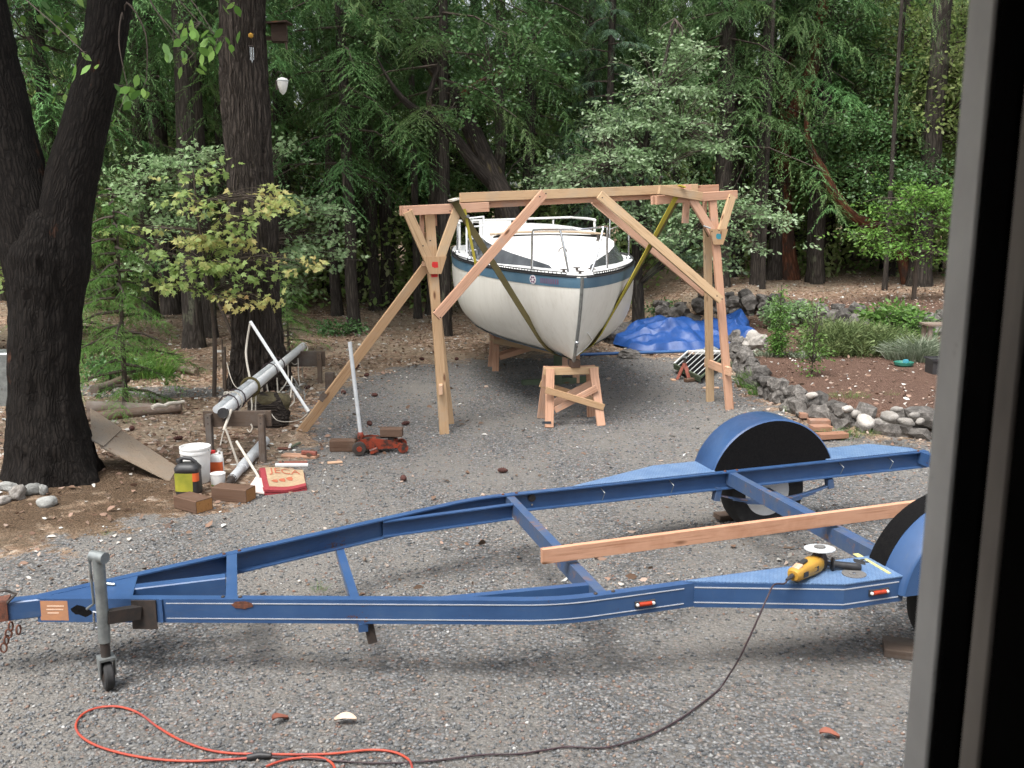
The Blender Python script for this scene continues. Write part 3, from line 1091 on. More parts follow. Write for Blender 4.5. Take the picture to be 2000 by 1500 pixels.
# cross members
for s, nm, mt, dz in ((-1.675, 'cross_bar', 'blue', -0.002), (0.25, 'cross_bar', 'blue_worn', -0.012), (2.0, 'axle_beam', 'blue_worn', -0.006), (3.70, 'cross_bar', 'blue', -0.002)):
    w0 = (vn(s) if s < 0 else W_) - 0.011
    pr = [(-0.03, -0.1), (-0.03, 0), (0.03, 0), (0.03, -0.008), (-0.022, -0.008), (-0.022, -0.1)]
    path = [(T(s, -w0, dz), U, 1), (T(s, w0, dz), U, 1)]
    MB().sweep(path, pr).build(nm, M[mt], tr)
s = -1.0
MB().beam(T(s, -vn(s) - 0.0, -0.16), T(s, vn(s), -0.16), 0.05, 0.045).build('lower_cross_bar', M['blue'], tr)
MB().beam(T(s + 0.03, -vn(s) + 0.03, -0.14), T(s + 0.05, -vn(s) + 0.02, -0.26), 0.05, 0.02, NN, 0.003).build('drop_tab', M['dark_steel'], tr)
# inner stringers from the cross bar to the tongue rails
for sg in (1, -1):
    MB().sweep([(T(-0.70, sg * (vn(-0.70) - 0.02), -0.014), -NN * sg, 1), (T(0.22, sg * 0.80, -0.014), -NN * sg, 1)], [(0, -0.11), (0, 0), (0.045, 0), (0.045, -0.008), (0.008, -0.008), (0.008, -0.102), (0.045, -0.102), (0.045, -0.11)]).build('inner_stringer', M['blue'], tr)
# centre tongue tube and nose
MB().beam(T(-2.62, 0, -0.062), T(-1.71, 0, -0.062), 0.08, 0.11, ch=0.006).build('tongue_tube', M['blue'], tr)
MB().prism([T(-2.71, -0.035, -0.003), T(-2.2, -0.19, -0.003), T(-2.2, 0.19, -0.003), T(-2.71, 0.035, -0.003)], (0, 0, -0.008)).build('gusset_plate', M['blue'], tr)
MB().beam(T(-2.88, 0, -0.055), T(-2.6, 0, -0.055), 0.085, 0.105, ch=0.006).build('coupler_neck', M['blue'], tr)
cp = MB().prism([T(-2.850, -0.055, 0.01), T(-2.850, 0.055, 0.01), T(-3.010, 0.05, 0.0), T(-3.070, 0.02, -0.02), T(-3.070, -0.02, -0.02), T(-3.010, -0.05, 0.0)], (0, 0, -0.11)).build('coupler', M['rust'], tr)
MB().tube([T(-2.970, -0.05, 0.0), T(-2.980, -0.055, 0.07), T(-2.850, -0.055, 0.075), T(-2.800, -0.05, 0.045), T(-2.850, -0.05, 0.0)], 0.008, 6).build('latch_handle', M['dark_steel'], cp)
for k, (ss, nn_, z) in enumerate(((-2.84, -0.06, -0.13), (-3.0, -0.075, -0.165), (-3.015, -0.07, -0.2), (-3.03, -0.08, -0.24), (-2.95, -0.075, -0.15), (-3.07, -0.06, -0.18))):
    c = T(ss + (0.15 if ss != -2.84 else 0), nn_, z)
    ax = U if k % 2 else (U * 0.5 + NN * 0.8)
    ax = ax.normalized()
    MB().tube([c + ax * 0.016 * math.cos(q * 0.785) + Vector((0, 0, 0.027 * math.sin(q * 0.785))) for q in range(9)], 0.0055, 5, False).build('chain_link', M['rust'], tr)
MB().tube([T(-2.39, 0.0, 0.0), T(-2.39, 0.03, 0.022), T(-2.37, 0.05, 0.012), T(-2.31, 0.03, 0.006)], 0.008, 6).build('eye_bolt', M['galv'], tr)

# tongue jack
jb = T(-2.335, -0.325)
jx, jy = jb.x, jb.y
jk = MB().lathe([(0.031, 0.262), (0.031, 0.74), (0.026, 0.745)], (jx, jy, 0), n=18).build('tongue_jack', M['galv'], tr, 40)
MB().lathe([(0.025, 0.16), (0.025, 0.262)], (jx, jy, 0), n=14).build('inner_tube', M['dark_steel'], jk, 40)
d_, s_, u_ = frame_of(U * 0.75 - NN * 0.65)
MB().tube([V(jx, jy, 0.735) - d_ * 0.045, V(jx, jy, 0.735) + d_ * 0.05], 0.031, 16).build('gear_head', M['galv'], jk, 40)
ck_ = V(jx, jy, 0.735) - d_ * 0.045
MB().tube([ck_, ck_ - d_ * 0.02, ck_ - d_ * 0.022 - V(0, 0, 0.03), ck_ - d_ * 0.015 - V(0, 0, 0.27), ck_ - d_ * 0.07 - V(0, 0, 0.31)], 0.0075, 7).build('crank_handle', M['galv'], jk, 40)
MB().tube([V(jx, jy, 0.42) - d_ * 0.02, V(jx, jy, 0.42) - d_ * 0.065, V(jx, jy, 0.37) - d_ * 0.07, V(jx, jy, 0.33) - d_ * 0.06, V(jx, jy, 0.34) - d_ * 0.02], 0.007, 6).build('spring_pin', M['chrome'], jk, 40)
bk = MB()
pb = on_web(-2.12, -0.07, 0.0)
bk.prism(web_quad(-2.2, -2.07, -0.17, -0.005, 0.003), dout * 0.008)
bk.build('mount_plate', M['dark_steel'], jk)
MB().beam(on_web(-2.16, -0.07, 0.01), V(jx, jy, 0.40) + U * 0.02, 0.05, 0.07).build('swivel_bracket', M['dark_steel'], jk)
MB().beam(on_web(-2.05, -0.065, 0.004), on_web(-2.035, -0.065, 0.004), 0.02, 0.13).build('clamp_strip', M['blue'], jk)
# caster
cx = (U * 0.30 - NN * 0.95).normalized()     # rolling direction, turned towards the camera
sx = Vector((cx.y, -cx.x, 0))
wc = V(jx, jy, 0) + cx * 0.012 + V(0, 0, 0.075)
cw = MB().lathe([(0.045, -0.024), (0.068, -0.024), (0.076, -0.015), (0.076, 0.015), (0.068, 0.024), (0.045, 0.024)], wc, sx, 22).build('caster_wheel', M['rubber'], jk, 40)
MB().lathe([(0.018, -0.034), (0.04, -0.022), (0.04, 0.022), (0.018, 0.034)], wc, sx, 16).build('hub', M['dark_steel'], cw, 40)
fk = MB()
for sg in (1, -1):
    e = sx * 0.036 * sg
    fk.prism([V(jx, jy, 0.168) + e - cx * 0.04, V(jx, jy, 0.168) + e + cx * 0.045, wc + e + cx * 0.022, wc + e - cx * 0.022 - V(0, 0, 0.01)], sx * 0.006 * sg)
fk.prism([V(jx, jy, 0.168) + sx * 0.042 - cx * 0.04, V(jx, jy, 0.168) + sx * 0.042 + cx * 0.045, V(jx, jy, 0.168) - sx * 0.042 + cx * 0.045, V(jx, jy, 0.168) - sx * 0.042 - cx * 0.04], (0, 0, 0.012))
fk.build('caster_fork', M['galv'], jk)

# steps, fenders, wheels, springs
SF, RF = 2.38, 0.55
for sg in (1, -1):
    oi_, oo = W_ + 0.003, 1.285
    stp = MB().prism([T(0.72, sg * (W_ - 0.03), 0.003), T(0.78, sg * oi_, 0.003), T(1.5, sg * oo, 0.003), T(1.87, sg * oo, 0.003), T(1.87, sg * (W_ - 0.03), 0.003)], (0, 0, 0.006)).build('step_plate', M['tread'], tr)
    sk = MB()
    pth = [(0.76, W_ + 0.004), (1.5, oo - 0.004), (1.87, oo - 0.004)]
    for (s0, n0), (s1, n1) in zip(pth[:-1], pth[1:]):
        dd = Vector((s1 - s0, n1 - n0)).normalized()
        ino = (U * dd.y - NN * dd.x * sg) if False else (NN * -dd.x * sg + U * dd.y)
        sk.prism([T(s0, sg * n0, 0.002), T(s1, sg * n1, 0.002), T(s1, sg * n1, -0.137), T(s0, sg * n0, -0.137)], ino * 0.008)
    sk.prism([T(1.87, sg * (oo - 0.004), 0.002), T(1.87, sg * (W_ + 0.004), 0.002), T(1.87, sg * (W_ + 0.004), -0.137), T(1.87, sg * (oo - 0.004), -0.137)], U * -0.008)
    skirt = sk.build('step_skirt', M['blue'], stp)
    # rear step
    MB().prism([T(2.83, sg * (W_ - 0.03), 0.003), T(2.83, sg * oo, 0.003), T(3.42, sg * oo, 0.003), T(3.66, sg * (W_ + 0.06), 0.003), T(3.66, sg * (W_ - 0.03), 0.003)], (0, 0, 0.006)).build('step_plate', M['tread'], tr)
    sk = MB()
    sk.prism([T(2.83, sg * (oo - 0.004), 0.002), T(3.42, sg * (oo - 0.004), 0.002), T(3.42, sg * (oo - 0.004), -0.137), T(2.83, sg * (oo - 0.004), -0.137)], NN * -0.008 * sg)
    sk.prism([T(3.42, sg * (oo - 0.004), 0.002), T(3.66, sg * (W_ + 0.056), 0.002), T(3.66, sg * (W_ + 0.056), -0.137), T(3.42, sg * (oo - 0.004), -0.137)], NN * -0.008 * sg)
    sk.build('step_skirt', M['blue'], tr)
    # pinstripe on the near skirt
    if sg < 0:
        for b0 in (-0.026, -0.112):
            for (s0, n0), (s1, n1) in zip(pth[:-1], pth[1:]):
                dd = Vector((s1 - s0, n1 - n0)).normalized()
                ou = (NN * dd.x * sg - U * dd.y)
                MB().prism([T(s0, sg * n0, b0), T(s1 - (0.03 if s1 > 1.8 else 0), sg * n1, b0), T(s1 - (0.03 if s1 > 1.8 else 0), sg * n1, b0 + 0.006), T(s0, sg * n0, b0 + 0.006)], ou * 0.002).build('pinstripe', M['stripe'], tr)
    # fender
    c0 = T(SF, 0)
    cz = c0.z - 0.185
    A0, A1, KA = R(8), R(172), 28

    def arc(rr, n_):
        return [Vector((c0.x, c0.y, cz)) + NN * (sg * n_) + U * (rr * math.cos(A0 + (A1 - A0) * k / KA)) + V(0, 0, rr * math.sin(A0 + (A1 - A0) * k / KA)) for k in range(KA + 1)]
    fe = MB()
    a1, a2, a3, a4 = arc(RF, W_ + 0.006), arc(RF, 1.30), arc(RF - 0.006, W_ + 0.006), arc(RF - 0.006, 1.30)
    # rounded shoulders
    sh1, sh2 = arc(RF - 0.012, W_ - 0.004), arc(RF - 0.02, 1.318)
    rows = [sh1, a1, a2, sh2, a4, a3]
    vv = [p for r_ in rows for p in r_]
    q = KA + 1
    ff = [(i * q + j, i * q + j + 1, ((i + 1) % 6) * q + j + 1, ((i + 1) % 6) * q + j) for i in range(6) for j in range(KA)]
    fe.add(vv, ff)
    fender = fe.build('fender', M['blue'], tr, 50)
    pin = MB().prism(arc(RF - 0.012, W_ - 0.004), NN * 0.006 * sg).build('inner_panel', M['black_paint'], fender)
    MB().prism(arc(RF - 0.022, 1.312), NN * 0.006 * sg).build('outer_panel', M['blue'], fender)
    if sg < 0:
        e1, e2 = arc(RF + 0.004, W_ - 0.008), arc(RF + 0.004, 1.13)
        e3, e4 = arc(RF - 0.002, W_ - 0.008), arc(RF - 0.002, 1.13)
        qq = KA + 1
        MB().add(e1 + e2 + e4 + e3, [(i * qq + j, i * qq + j + 1, ((i + 1) % 4) * qq + j + 1, ((i + 1) % 4) * qq + j) for i in range(4) for j in range(KA)]).build('black_strip', M['black_paint'], fender, 50)
    # wheel
    wc = Vector((c0.x, c0.y, 0.325)) + NN * (1.155 * sg)
    ax = NN * sg
    tp = [(0.19, -0.09), (0.25, -0.1), (0.305, -0.098), (0.325, -0.075), (0.33, -0.03), (0.33, 0.03), (0.325, 0.075), (0.305, 0.098), (0.25, 0.1), (0.19, 0.09)]
    wh = thing('w', wc, 'x', 'x') if False else None
    ty = MB().lathe(tp, wc, ax, 40, False)
    wheel = ty.build('wheel', M['rubber'], tr, 35)
    rim = MB().lathe([(0.19, -0.088), (0.195, -0.09), (0.185, -0.05), (0.165, -0.02), (0.10, -0.005), (0.06, -0.03), (0.055, -0.06), (0.02, -0.065)], wc, ax, 32).build('rim', M['alloy'], wheel, 40)
    for k in range(5):
        pc = wc + U * 0.085 * math.cos(k * 1.2566) + V(0, 0, 0.085 * math.sin(k * 1.2566)) - ax * 0.02
        MB().lathe([(0.012, 0), (0.012, 0.02), (0.006, 0.024)], pc, -ax, 6).build('lug_nut', M['dark_steel'], rim)
    MB().lathe([(0.19, 0.088), (0.195, 0.09), (0.18, 0.05), (0.14, 0.03), (0.06, 0.05), (0.05, 0.09), (0.01, 0.1)], wc, ax, 32).build('rim', M['galv'], wheel, 40)
    for k in range(8):
        t_ = k * math.pi / 4
        pc = wc + U * 0.14 * math.cos(t_) + V(0, 0, 0.14 * math.sin(t_)) - ax * 0.022
        MB().lathe([(0.02, 0), (0.02, 0.004)], pc, -ax, 10).build('rim_slot', M['black_paint'], rim)
    # leaf spring with hangers
    zb = T(SF, 0).z - H_R
    nsp = sg * (W_ - 0.02)
    sp = MB()
    for lay, (h0, w_s) in enumerate(((0.0, 0.47), (0.012, 0.36), (0.024, 0.24))):
        prev = None
        for k in range(13):
            q_ = -1 + 2 * k / 12
            p = Vector((c0.x, c0.y, 0)) + U * (q_ * w_s) + NN * nsp + V(0, 0, zb - 0.06 - 0.075 * (1 - (q_ * w_s / 0.47) ** 2) - h0)
            if prev is not None:
                sp.beam(prev, p, 0.045, 0.010)
            prev = p
    spo = sp.build('leaf_spring', M['blue_worn'], tr)
    for s_e, hh in ((-0.48, 0.10), (0.48, 0.075)):
        MB().beam(Vector((c0.x, c0.y, zb + 0.0)) + U * s_e + NN * nsp, Vector((c0.x, c0.y, zb - hh)) + U * (s_e * (1.03)) + NN * nsp, 0.06, 0.05, U, 0.004).build('spring_hanger', M['blue_worn'], spo)
MB().tube([T(SF, -1.06, -0.56 + 0.325 - TK * SF + 0.06), T(SF, 1.06, -0.56 + 0.325 - TK * SF + 0.06)], 0.038, 16).build('axle_tube', M['blue_worn'], tr, 40)
for sg in (1, -1):
    for s in (-1.72, -1.63, 0.2, 0.3, 1.95, 2.05, 3.66):
        nn2 = (vn(s) if s < 0 else W_)
        MB().lathe([(0.011, 0), (0.011, 0.006), (0.006, 0.009)], T(s, sg * (nn2 - 0.030), 0.0), (0, 0, 1), 8).build('bolt', M['rust' if sg > 0 else 'dark_steel'], tr)
# clearance lamps on the near side


def lamp(s0, s1, n0, n1, dz):
    p0, p1 = T(s0, n0, dz), T(s1, n1, dz)
    d, s_, u_ = frame_of(p1 - p0)
    bs = MB().beam(p0 - d * 0.008 + s_ * 0.004, p1 + d * 0.008 + s_ * 0.004, 0.012, 0.036, ch=0.004).build('marker_lamp', M['black_plastic'], tr)
    lens = MB()
    lens.tube([p0 + s_ * 0.011 + d * 0.014, p1 + s_ * 0.011 - d * 0.014], 0.012, 12)
    lens.build('lens', M['amber'], bs, 40)
    for p in (p0 + d * 0.004, p1 - d * 0.004):
        MB().lathe([(0.009, 0), (0.009, 0.012), (0.004, 0.015)], p + s_ * 0.006, s_, 10).build('screw_cap', M['white_paint'], bs)


lamp(0.42, 0.52, -W_ - 0.002, -W_ - 0.002, -0.075)
lamp(1.66, 1.765, -1.283, -1.283, -0.062)

# chock under the near wheel, plank on the frame
p = on_z(1752, 1266, 0.04)
ck_ = thing('wheel_chock_board', p, 'grey weathered board lying under the trailer wheel by the door frame', 'board')
MB().beam(V(p.x - 0.06, p.y + 0.05, 0.03), V(p.x + 0.5, p.y - 0.12, 0.03), 0.2, 0.05, ch=0.004).build('plank', M['old_wood'], ck_)
p = on_z(1410, 1013, 0.02)
MB().beam(V(p.x, p.y + 0.05, 0.02), V(p.x + 0.3, p.y + 0.16, 0.02), 0.09, 0.04, ch=0.003)
wb = MB().beam(V(p.x - 0.03, p.y + 0.06, 0.02), V(p.x + 0.32, p.y + 0.16, 0.02), 0.12, 0.04, ch=0.003).build('wood_chock', M['block_wood'], None, None, (p.x, p.y, 0))
tag(wb, 'thin wood block wedged before the far trailer tyre', 'block')

p0, p1 = on_z(1058, 1103, 0.515), on_z(1815, 1003, 0.578)
dv = (p1 - p0).normalized()
bd = MB().beam(p0 + V(0, 0.02, 0.0445), p1 + dv * 1.1 + V(0, 0.02, 0.048), 0.038, 0.089, ch=0.002).build('lumber_board', M['board_wood'], None, None, (p0.x, p0.y, p0.z))
tag(bd, 'long fresh pinkish board standing on edge across the trailer frame', 'board')

# ------------------------------------------------------------------ tools on the near step
zs_ = T(1.5, 0).z + 0.0095
pa, pb = on_z(1548, 1128, zs_ + 0.035), on_z(1604, 1098, zs_ + 0.035)
gr = thing('angle_grinder', (pa.x, pa.y, zs_), 'yellow and black angle grinder lying on the blue trailer step', 'power tool')
dg = (pb - pa).normalized()
sg_ = dg.cross(V(0, 0, 1)).normalized()
LB = 0.215
body = MB()
prof = [(0.0, 0.024, 0.020), (0.012, 0.031, 0.028), (0.06, 0.032, 0.031), (0.11, 0.034, 0.034), (0.135, 0.038, 0.036), (0.19, 0.038, 0.036), (0.215, 0.034, 0.03)]
vv, ff, K = [], [], 14
for t_, a_, b_ in prof:
    for k in range(K):
        q = 2 * math.pi * k / K
        cx_, cy_ = abs(math.cos(q)) ** 0.7 * math.copysign(1, math.cos(q)), abs(math.sin(q)) ** 0.7 * math.copysign(1, math.sin(q))
        vv.append(V(pa.x, pa.y, zs_ + 0.036) + dg * t_ + sg_ * a_ * cx_ + V(0, 0, b_ * cy_))
for i in range(len(prof) - 1):
    for k in range(K):
        ff.append((i * K + k, i * K + (k + 1) % K, (i + 1) * K + (k + 1) % K, (i + 1) * K + k))
ff += [tuple(range(K - 1, -1, -1)), tuple(range((len(prof) - 1) * K, len(prof) * K))]
body.add(vv, ff)
bo = body.build('motor_body', M['yellow'], gr, 40)
g0 = V(pa.x, pa.y, zs_ + 0.036)
MB().beam(g0 + dg * 0.055 + V(0, 0, 0.036), g0 + dg * 0.105 + V(0, 0, 0.040), 0.024, 0.014, ch=0.004).build('switch', M['black_plastic'], bo)
MB().beam(g0 + dg * 0.015 + V(0, 0, 0.024), g0 + dg * 0.055 + V(0, 0, 0.033), 0.034, 0.012, ch=0.003).build('rear_cap', M['pale_wood'], bo)
for a_ in (0.035, 0.125):
    MB().beam(g0 + dg * a_ + sg_ * 0.0335, g0 + dg * (a_ + 0.03) + sg_ * 0.037, 0.004, 0.022).build('vent_panel', M['black_plastic'], bo)
hd = g0 + dg * 0.232
MB().lathe([(0.030, -0.028), (0.035, -0.02), (0.035, 0.02), (0.027, 0.036), (0.02, 0.052)], hd, (0, 0, 1), 16).build('gear_head', M['dark_steel'], gr, 40)
tilt = (V(0, 0, 1) + dg * 0.03 - sg_ * 0.05).normalized()
dk = MB().lathe([(0.010, -0.003), (0.066, -0.003), (0.066, 0.001), (0.03, 0.004), (0.010, 0.004)], hd + V(0, 0, 0.06), tilt, 30).build('grinding_disc', M['pvc'], gr, 40)
MB().lathe([(0.024, 0), (0.024, 0.007), (0.012, 0.009)], hd + V(0, 0, 0.064), tilt, 16).build('lock_nut', M['disc'], dk, 40)
hs_ = (sg_ * 0.75 + dg * 0.62 + V(0, 0, -0.10)).normalized()
hn = MB().lathe([(0.010, 0.02), (0.010, 0.05), (0.030, 0.055), (0.030, 0.062), (0.016, 0.066), (0.0155, 0.10), (0.018, 0.15), (0.0185, 0.172), (0.013, 0.18)], hd - V(0, 0, 0.004), hs_, 16).build('side_handle', M['black_plastic'], gr, 40)
MB().tube([g0 - dg * 0.002, g0 - dg * 0.05 + V(0, 0, -0.006)], [0.011, 0.006], 10).build('cord_boot', M['black_plastic'], gr, 40)

gr.scale = (1.28,) * 3
for px, py, mt, lab in ((1668, 1121, 'disc', 'thin grey cutting disc lying flat on the blue step by the grinder handle'), (1690, 1097, 'rubber', 'dark worn grinding disc behind the grinder handle')):
    p = on_z(px, py, zs_ + 0.003)
    d = MB().lathe([(0.011, 0), (0.066, 0), (0.066, 0.006), (0.03, 0.0065), (0.03, 0.009), (0.011, 0.009), (0.011, 0)], (p.x, p.y, zs_ + 0.0005), (0, 0, 1), 28).build('grinding_disc', M[mt], None, 40, (p.x, p.y, zs_))
    tag(d, lab, 'disc')
p0, p1 = on_z(1671, 1082, zs_ + 0.003), on_z(1738, 1122, zs_ + 0.003)
st = thing('folding_rule', (p0.x, p0.y, zs_), 'short pale yellow folding rule lying across the blue step', 'rule')
MB().beam(p0 + V(0, 0, 0.001), p0.lerp(p1, 0.32) + V(0, 0, 0.001), 0.036, 0.004).build('leaf', M['yellow_rule'], st)
MB().beam(p0.lerp(p1, 0.30) + V(0, 0, 0.005), p1 + V(0, 0, 0.005), 0.020, 0.004).build('leaf', M['yellow_rule'], st)


# ------------------------------------------------------------------ cords
def spline(pts, per=8):
    pts = [Vector(p) for p in pts]
    out = []
    for i in range(len(pts) - 1):
        p0, p1, p2, p3 = pts[max(i - 1, 0)], pts[i], pts[i + 1], pts[min(i + 2, len(pts) - 1)]
        for k in range(per):
            t = k / per
            out.append(0.5 * ((2 * p1) + (p2 - p0) * t + (2 * p0 - 5 * p1 + 4 * p2 - p3) * t * t + (3 * p1 - p0 - 3 * p2 + p3) * t ** 3))
    out.append(pts[-1])
    return out


def ground_line(pp, r=0.006):
    q = []
    for px, py in pp:
        p = on_z(px, py, 0.012)
        q.append(V(p.x, p.y, gz(p.x, p.y) + r + 0.006))
    return q


M['orange_cord'] = pmat('orange_cord', (0.46, 0.062, 0.026), (0.36, 0.05, 0.03), scale=10, rough=0.5, dirt=(0.22, 0.05, 0.045), dscale=3)
M['black_cord'] = pmat('dark_cord', (0.045, 0.022, 0.028), (0.030, 0.018, 0.02), scale=10, rough=0.55)
oc = [(485, 1483), (380, 1487), (290, 1480), (210, 1462), (165, 1442), (148, 1420), (158, 1398), (185, 1384), (228, 1380), (270, 1392), (310, 1420), (360, 1448), (430, 1470), (530, 1476), (640, 1477), (720, 1470), (770, 1474), (800, 1490), (806, 1515)]
e = thing('extension_cord', on_z(300, 1450, 0), 'bright orange extension cord looped on the foreground gravel', 'cord')
MB().tube(spline(ground_line(oc, 0.007), 6), 0.0058, 8).build('cable', M['orange_cord'], e, 60)
MB().tube(spline(ground_line([(520, 1500), (560, 1487), (620, 1483), (650, 1496), (655, 1520)], 0.007), 6), 0.0058, 8).build('cable', M['orange_cord'], e, 60)
q = ground_line([(482, 1484), (508, 1480), (530, 1481)], 0.012)
MB().tube(q, [0.014, 0.019, 0.012], 10).build('socket', M['black_plastic'], e, 50)
cb = [g0 - dg * 0.058 + V(0, 0, -0.0), g0 - dg * 0.09 + V(0, 0, -0.01)]
sk_ = T(1.30, -1.225, 0.012)
lst = cb + [at_y(1512, 1142, 5.09), at_y(1500, 1164, 5.03), at_y(1484, 1200, 4.99), at_y(1466, 1240, 4.97), at_y(1446, 1282, 4.97), at_y(1426, 1315, 4.975)]
gl = ground_line([(1405, 1342), (1375, 1368), (1330, 1402), (1275, 1432), (1215, 1452), (1170, 1460), (1110, 1458), (1060, 1466), (1010, 1474), (940, 1477), (840, 1490), (740, 1494), (660, 1490), (590, 1484), (530, 1481)])
lst = lst + gl
cd = MB().tube(spline(lst, 6), 0.0048, 8).build('power_cord', M['black_cord'], None, 60, tuple(gl[0]))
tag(cd, 'dark power cord trailing from the grinder over the gravel', 'cord')

# ================================================================== LUMBER LIFTING FRAME
gt = thing('lumber_gantry', (0.9, 11.9, 0), 'tall home-built lifting frame of new two-by-four lumber straddling the boat', 'gantry')
LF, LRr = V(-0.763, 11.0, 0), V(-0.735, 11.5, 0)          # leg feet
RFt, RRr = V(2.753, 12.374, 0), V(2.604, 12.874, 0)
LTOP, RTOP = V(-0.93, 11.23, 2.50), V(2.46, 12.63, 2.66)
GD = (RTOP - LTOP)
GD.z = 0
GD.normalize()
GN = V(-GD.y, GD.x, 0)                                     # away from the camera
W4, W2 = 0.105, 0.042


def board(p0, p1, mat, up=None, name='board', h=W4, w=W2, e0=0, e1=0, par=gt):
    """flat face towards the camera: thickness along GN"""
    p0, p1 = Vector(p0), Vector(p1)
    d = (p1 - p0).normalized()
    u = d.cross(GN) if up is None else Vector(up)
    return MB().beam(p0, p1, w, h, u, 0.003, e0, e1).build(name, M[mat], par)


def grain(p):
    return p


fo = -GN * 0.045
# legs (front pair carries the Y heads)
board(LF, LTOP + fo, 'khaki_wood', name='leg')
board(LRr, LTOP - V(0, 0, 0.25) - fo, 'khaki_wood', name='leg')
board(RFt, RTOP + fo, 'fir_wood', name='leg')
board(RRr, RTOP - V(0, 0, 0.3) - fo, 'khaki_wood', name='leg')
# spreaders low on each side
for a_, b_, z in ((LF, LRr, 0.52), (RFt, RRr, 0.50)):
    m0, m1 = a_ + V(0, 0, z) - GN * 0.06 - GD * 0.06, b_ + V(0, 0, z + 0.02) + GN * 0.06 - GD * 0.05
    MB().beam(m0 + (LTOP - LF) * 0.0, m1, W2, W4, (0, 0, 1), 0.003).build('spreader', M['pale_wood'], gt)
# headers
HL0, HL1 = at_y(784, 412, 11.02), at_y(951, 404, 11.44)
HR0, HR1 = at_y(1277, 391, 12.22), at_y(1434, 380, 12.78)
for (a_, b_), mt in (((HL0, HL1), 'fir_wood'), ((HR0, HR1), 'fir_wood')):
    for k in (1, -1):
        MB().beam(a_ + GN * (0.0 + 0.05 * k) + V(0, 0, 0.0), b_ + GN * (0.0 + 0.05 * k), W2, W4, (0, 0, 1), 0.003).build('header', M[mt], gt)
# Y braces of the two heads
hubL = LTOP + (LF - LTOP) * 0.245 + fo - GN * 0.03
hubR = RTOP + (RFt - RTOP) * 0.19 + fo - GN * 0.03
for hub, h0, h1, mt in ((hubL, HL0, HL1, 'khaki_wood'), (hubR, HR0, HR1, 'khaki_wood')):
    span = (h1 - h0)
    for q, sgn in ((0.045, -1), (0.62 if hub is hubL else 0.93, 1)):
        if hub is hubR and q == 0.045:
            q = 0.42
        top = h0 + span * q - GN * 0.075 + V(0, 0, -0.01)
        board(hub + GD * 0.035 * sgn, top, mt if not (hub is hubR and sgn < 0) else 'fir_wood', name='knee_brace', e1=0.0)
    # gusset where the braces meet, with its crayon match marks
    gz0 = hub - GN * 0.022
    pl = [gz0 + GD * a_ + V(0, 0, b_) for a_, b_ in ((-0.135, 0.10), (0.135, 0.10), (0.07, -0.09), (-0.07, -0.09))]
    gs = MB().prism(pl, GN * -0.012).build('gusset', M[mt], gt)
    mk = 'red_mark' if hub is hubL else 'teal_mark'
    MB().prism([gz0 - GN * 0.0125 + GD * a_ + V(0, 0, b_) for a_, b_ in ((-0.03, 0.045), (-0.04, 0.02), (-0.035, -0.01), (-0.01, -0.022), (0.035, -0.02), (0.03, 0.042))], GN * -0.0015).build('crayon_mark', M[mk], gs)
    lg0 = hub + GN * 0.012 + V(0, 0, -0.125)
    MB().prism([lg0 - GN * 0.0 + GD * a_ + V(0, 0, b_) for a_, b_ in ((-0.036, 0.032), (0.042, 0.034), (0.04, -0.02), (0.0, -0.03), (-0.03, -0.02))], GN * -0.004).build('crayon_mark', M[mk], gt)
# short packers beside the posts under the headers
for hub, tp in ((hubL, LTOP), (hubR, RTOP)):
    for k in (-1, 1):
        MB().beam(tp + GD * 0.075 * k - GN * 0.0 + V(0, 0, -0.30 if k < 0 else -0.18), tp + GD * 0.07 * k + V(0, 0, 0.02), 0.05, W2, GD, 0.002).build('packer', M['fir_wood'], gt)
# main beam: two boards deep
B0, B1 = at_y(897, 386, 11.35), at_y(1405, 368, 12.86)
MB().beam(B0 - GN * 0.03, B1 - GN * 0.03 - GD * 0.35, W2, W4, (0, 0, 1), 0.003).build('main_beam', M['khaki_wood'], gt)
MB().beam(B0 + GN * 0.03 + V(0, 0, -0.06) + GD * 0.02, B1 + GN * 0.03 - V(0, 0, 0.02), W2, 0.14, (0, 0, 1), 0.003).build('main_beam', M['fir_wood'], gt)
# long diagonal braces
board(at_y(852, 618, 10.93), at_y(1062, 378, 11.68), 'fir_wood', name='diagonal_brace')
board(at_y(1171, 380, 11.93), at_y(1408, 586, 12.30), 'khaki_wood', name='diagonal_brace')
board(at_y(1160, 390, 12.20), at_y(1376, 572, 12.80), 'fir_wood', name='diagonal_brace')
# raking prop to the ground on the left
pf = V(-2.38, 10.93, 0.02)
board(pf, at_y(838, 512, 11.22), 'khaki_wood', name='raking_prop')
MB().box(at_y(829, 515, 11.20), (0.05, 0.05, 0.05)).build('end_block', M['pale_wood'], gt)
MB().beam(at_y(625, 772, 10.9) - GN * 0.022, at_y(634, 778, 10.9) - GN * 0.022, 0.006, 0.10, (0.6, 0, 0.8)).build('grade_stamp', M['old_wood'], gt)
for (qx, qy, qd) in ((848, 606, 10.87), (860, 620, 10.87), (1054, 384, 11.6), (1066, 378, 11.6), (1176, 386, 11.86), (1400, 578, 12.22), (1410, 584, 12.22), (797, 410, 10.9), (879, 412, 11.1), (840, 470, 11.0), (826, 480, 11.0), (854, 478, 11.0), (1424, 386, 12.6), (1390, 452, 12.35), (1404, 450, 12.35)):
    MB().lathe([(0.008, 0), (0.008, 0.01)], at_y(qx, qy, qd), -GN, 8).build('nail_head', M['dark_steel'], gt)
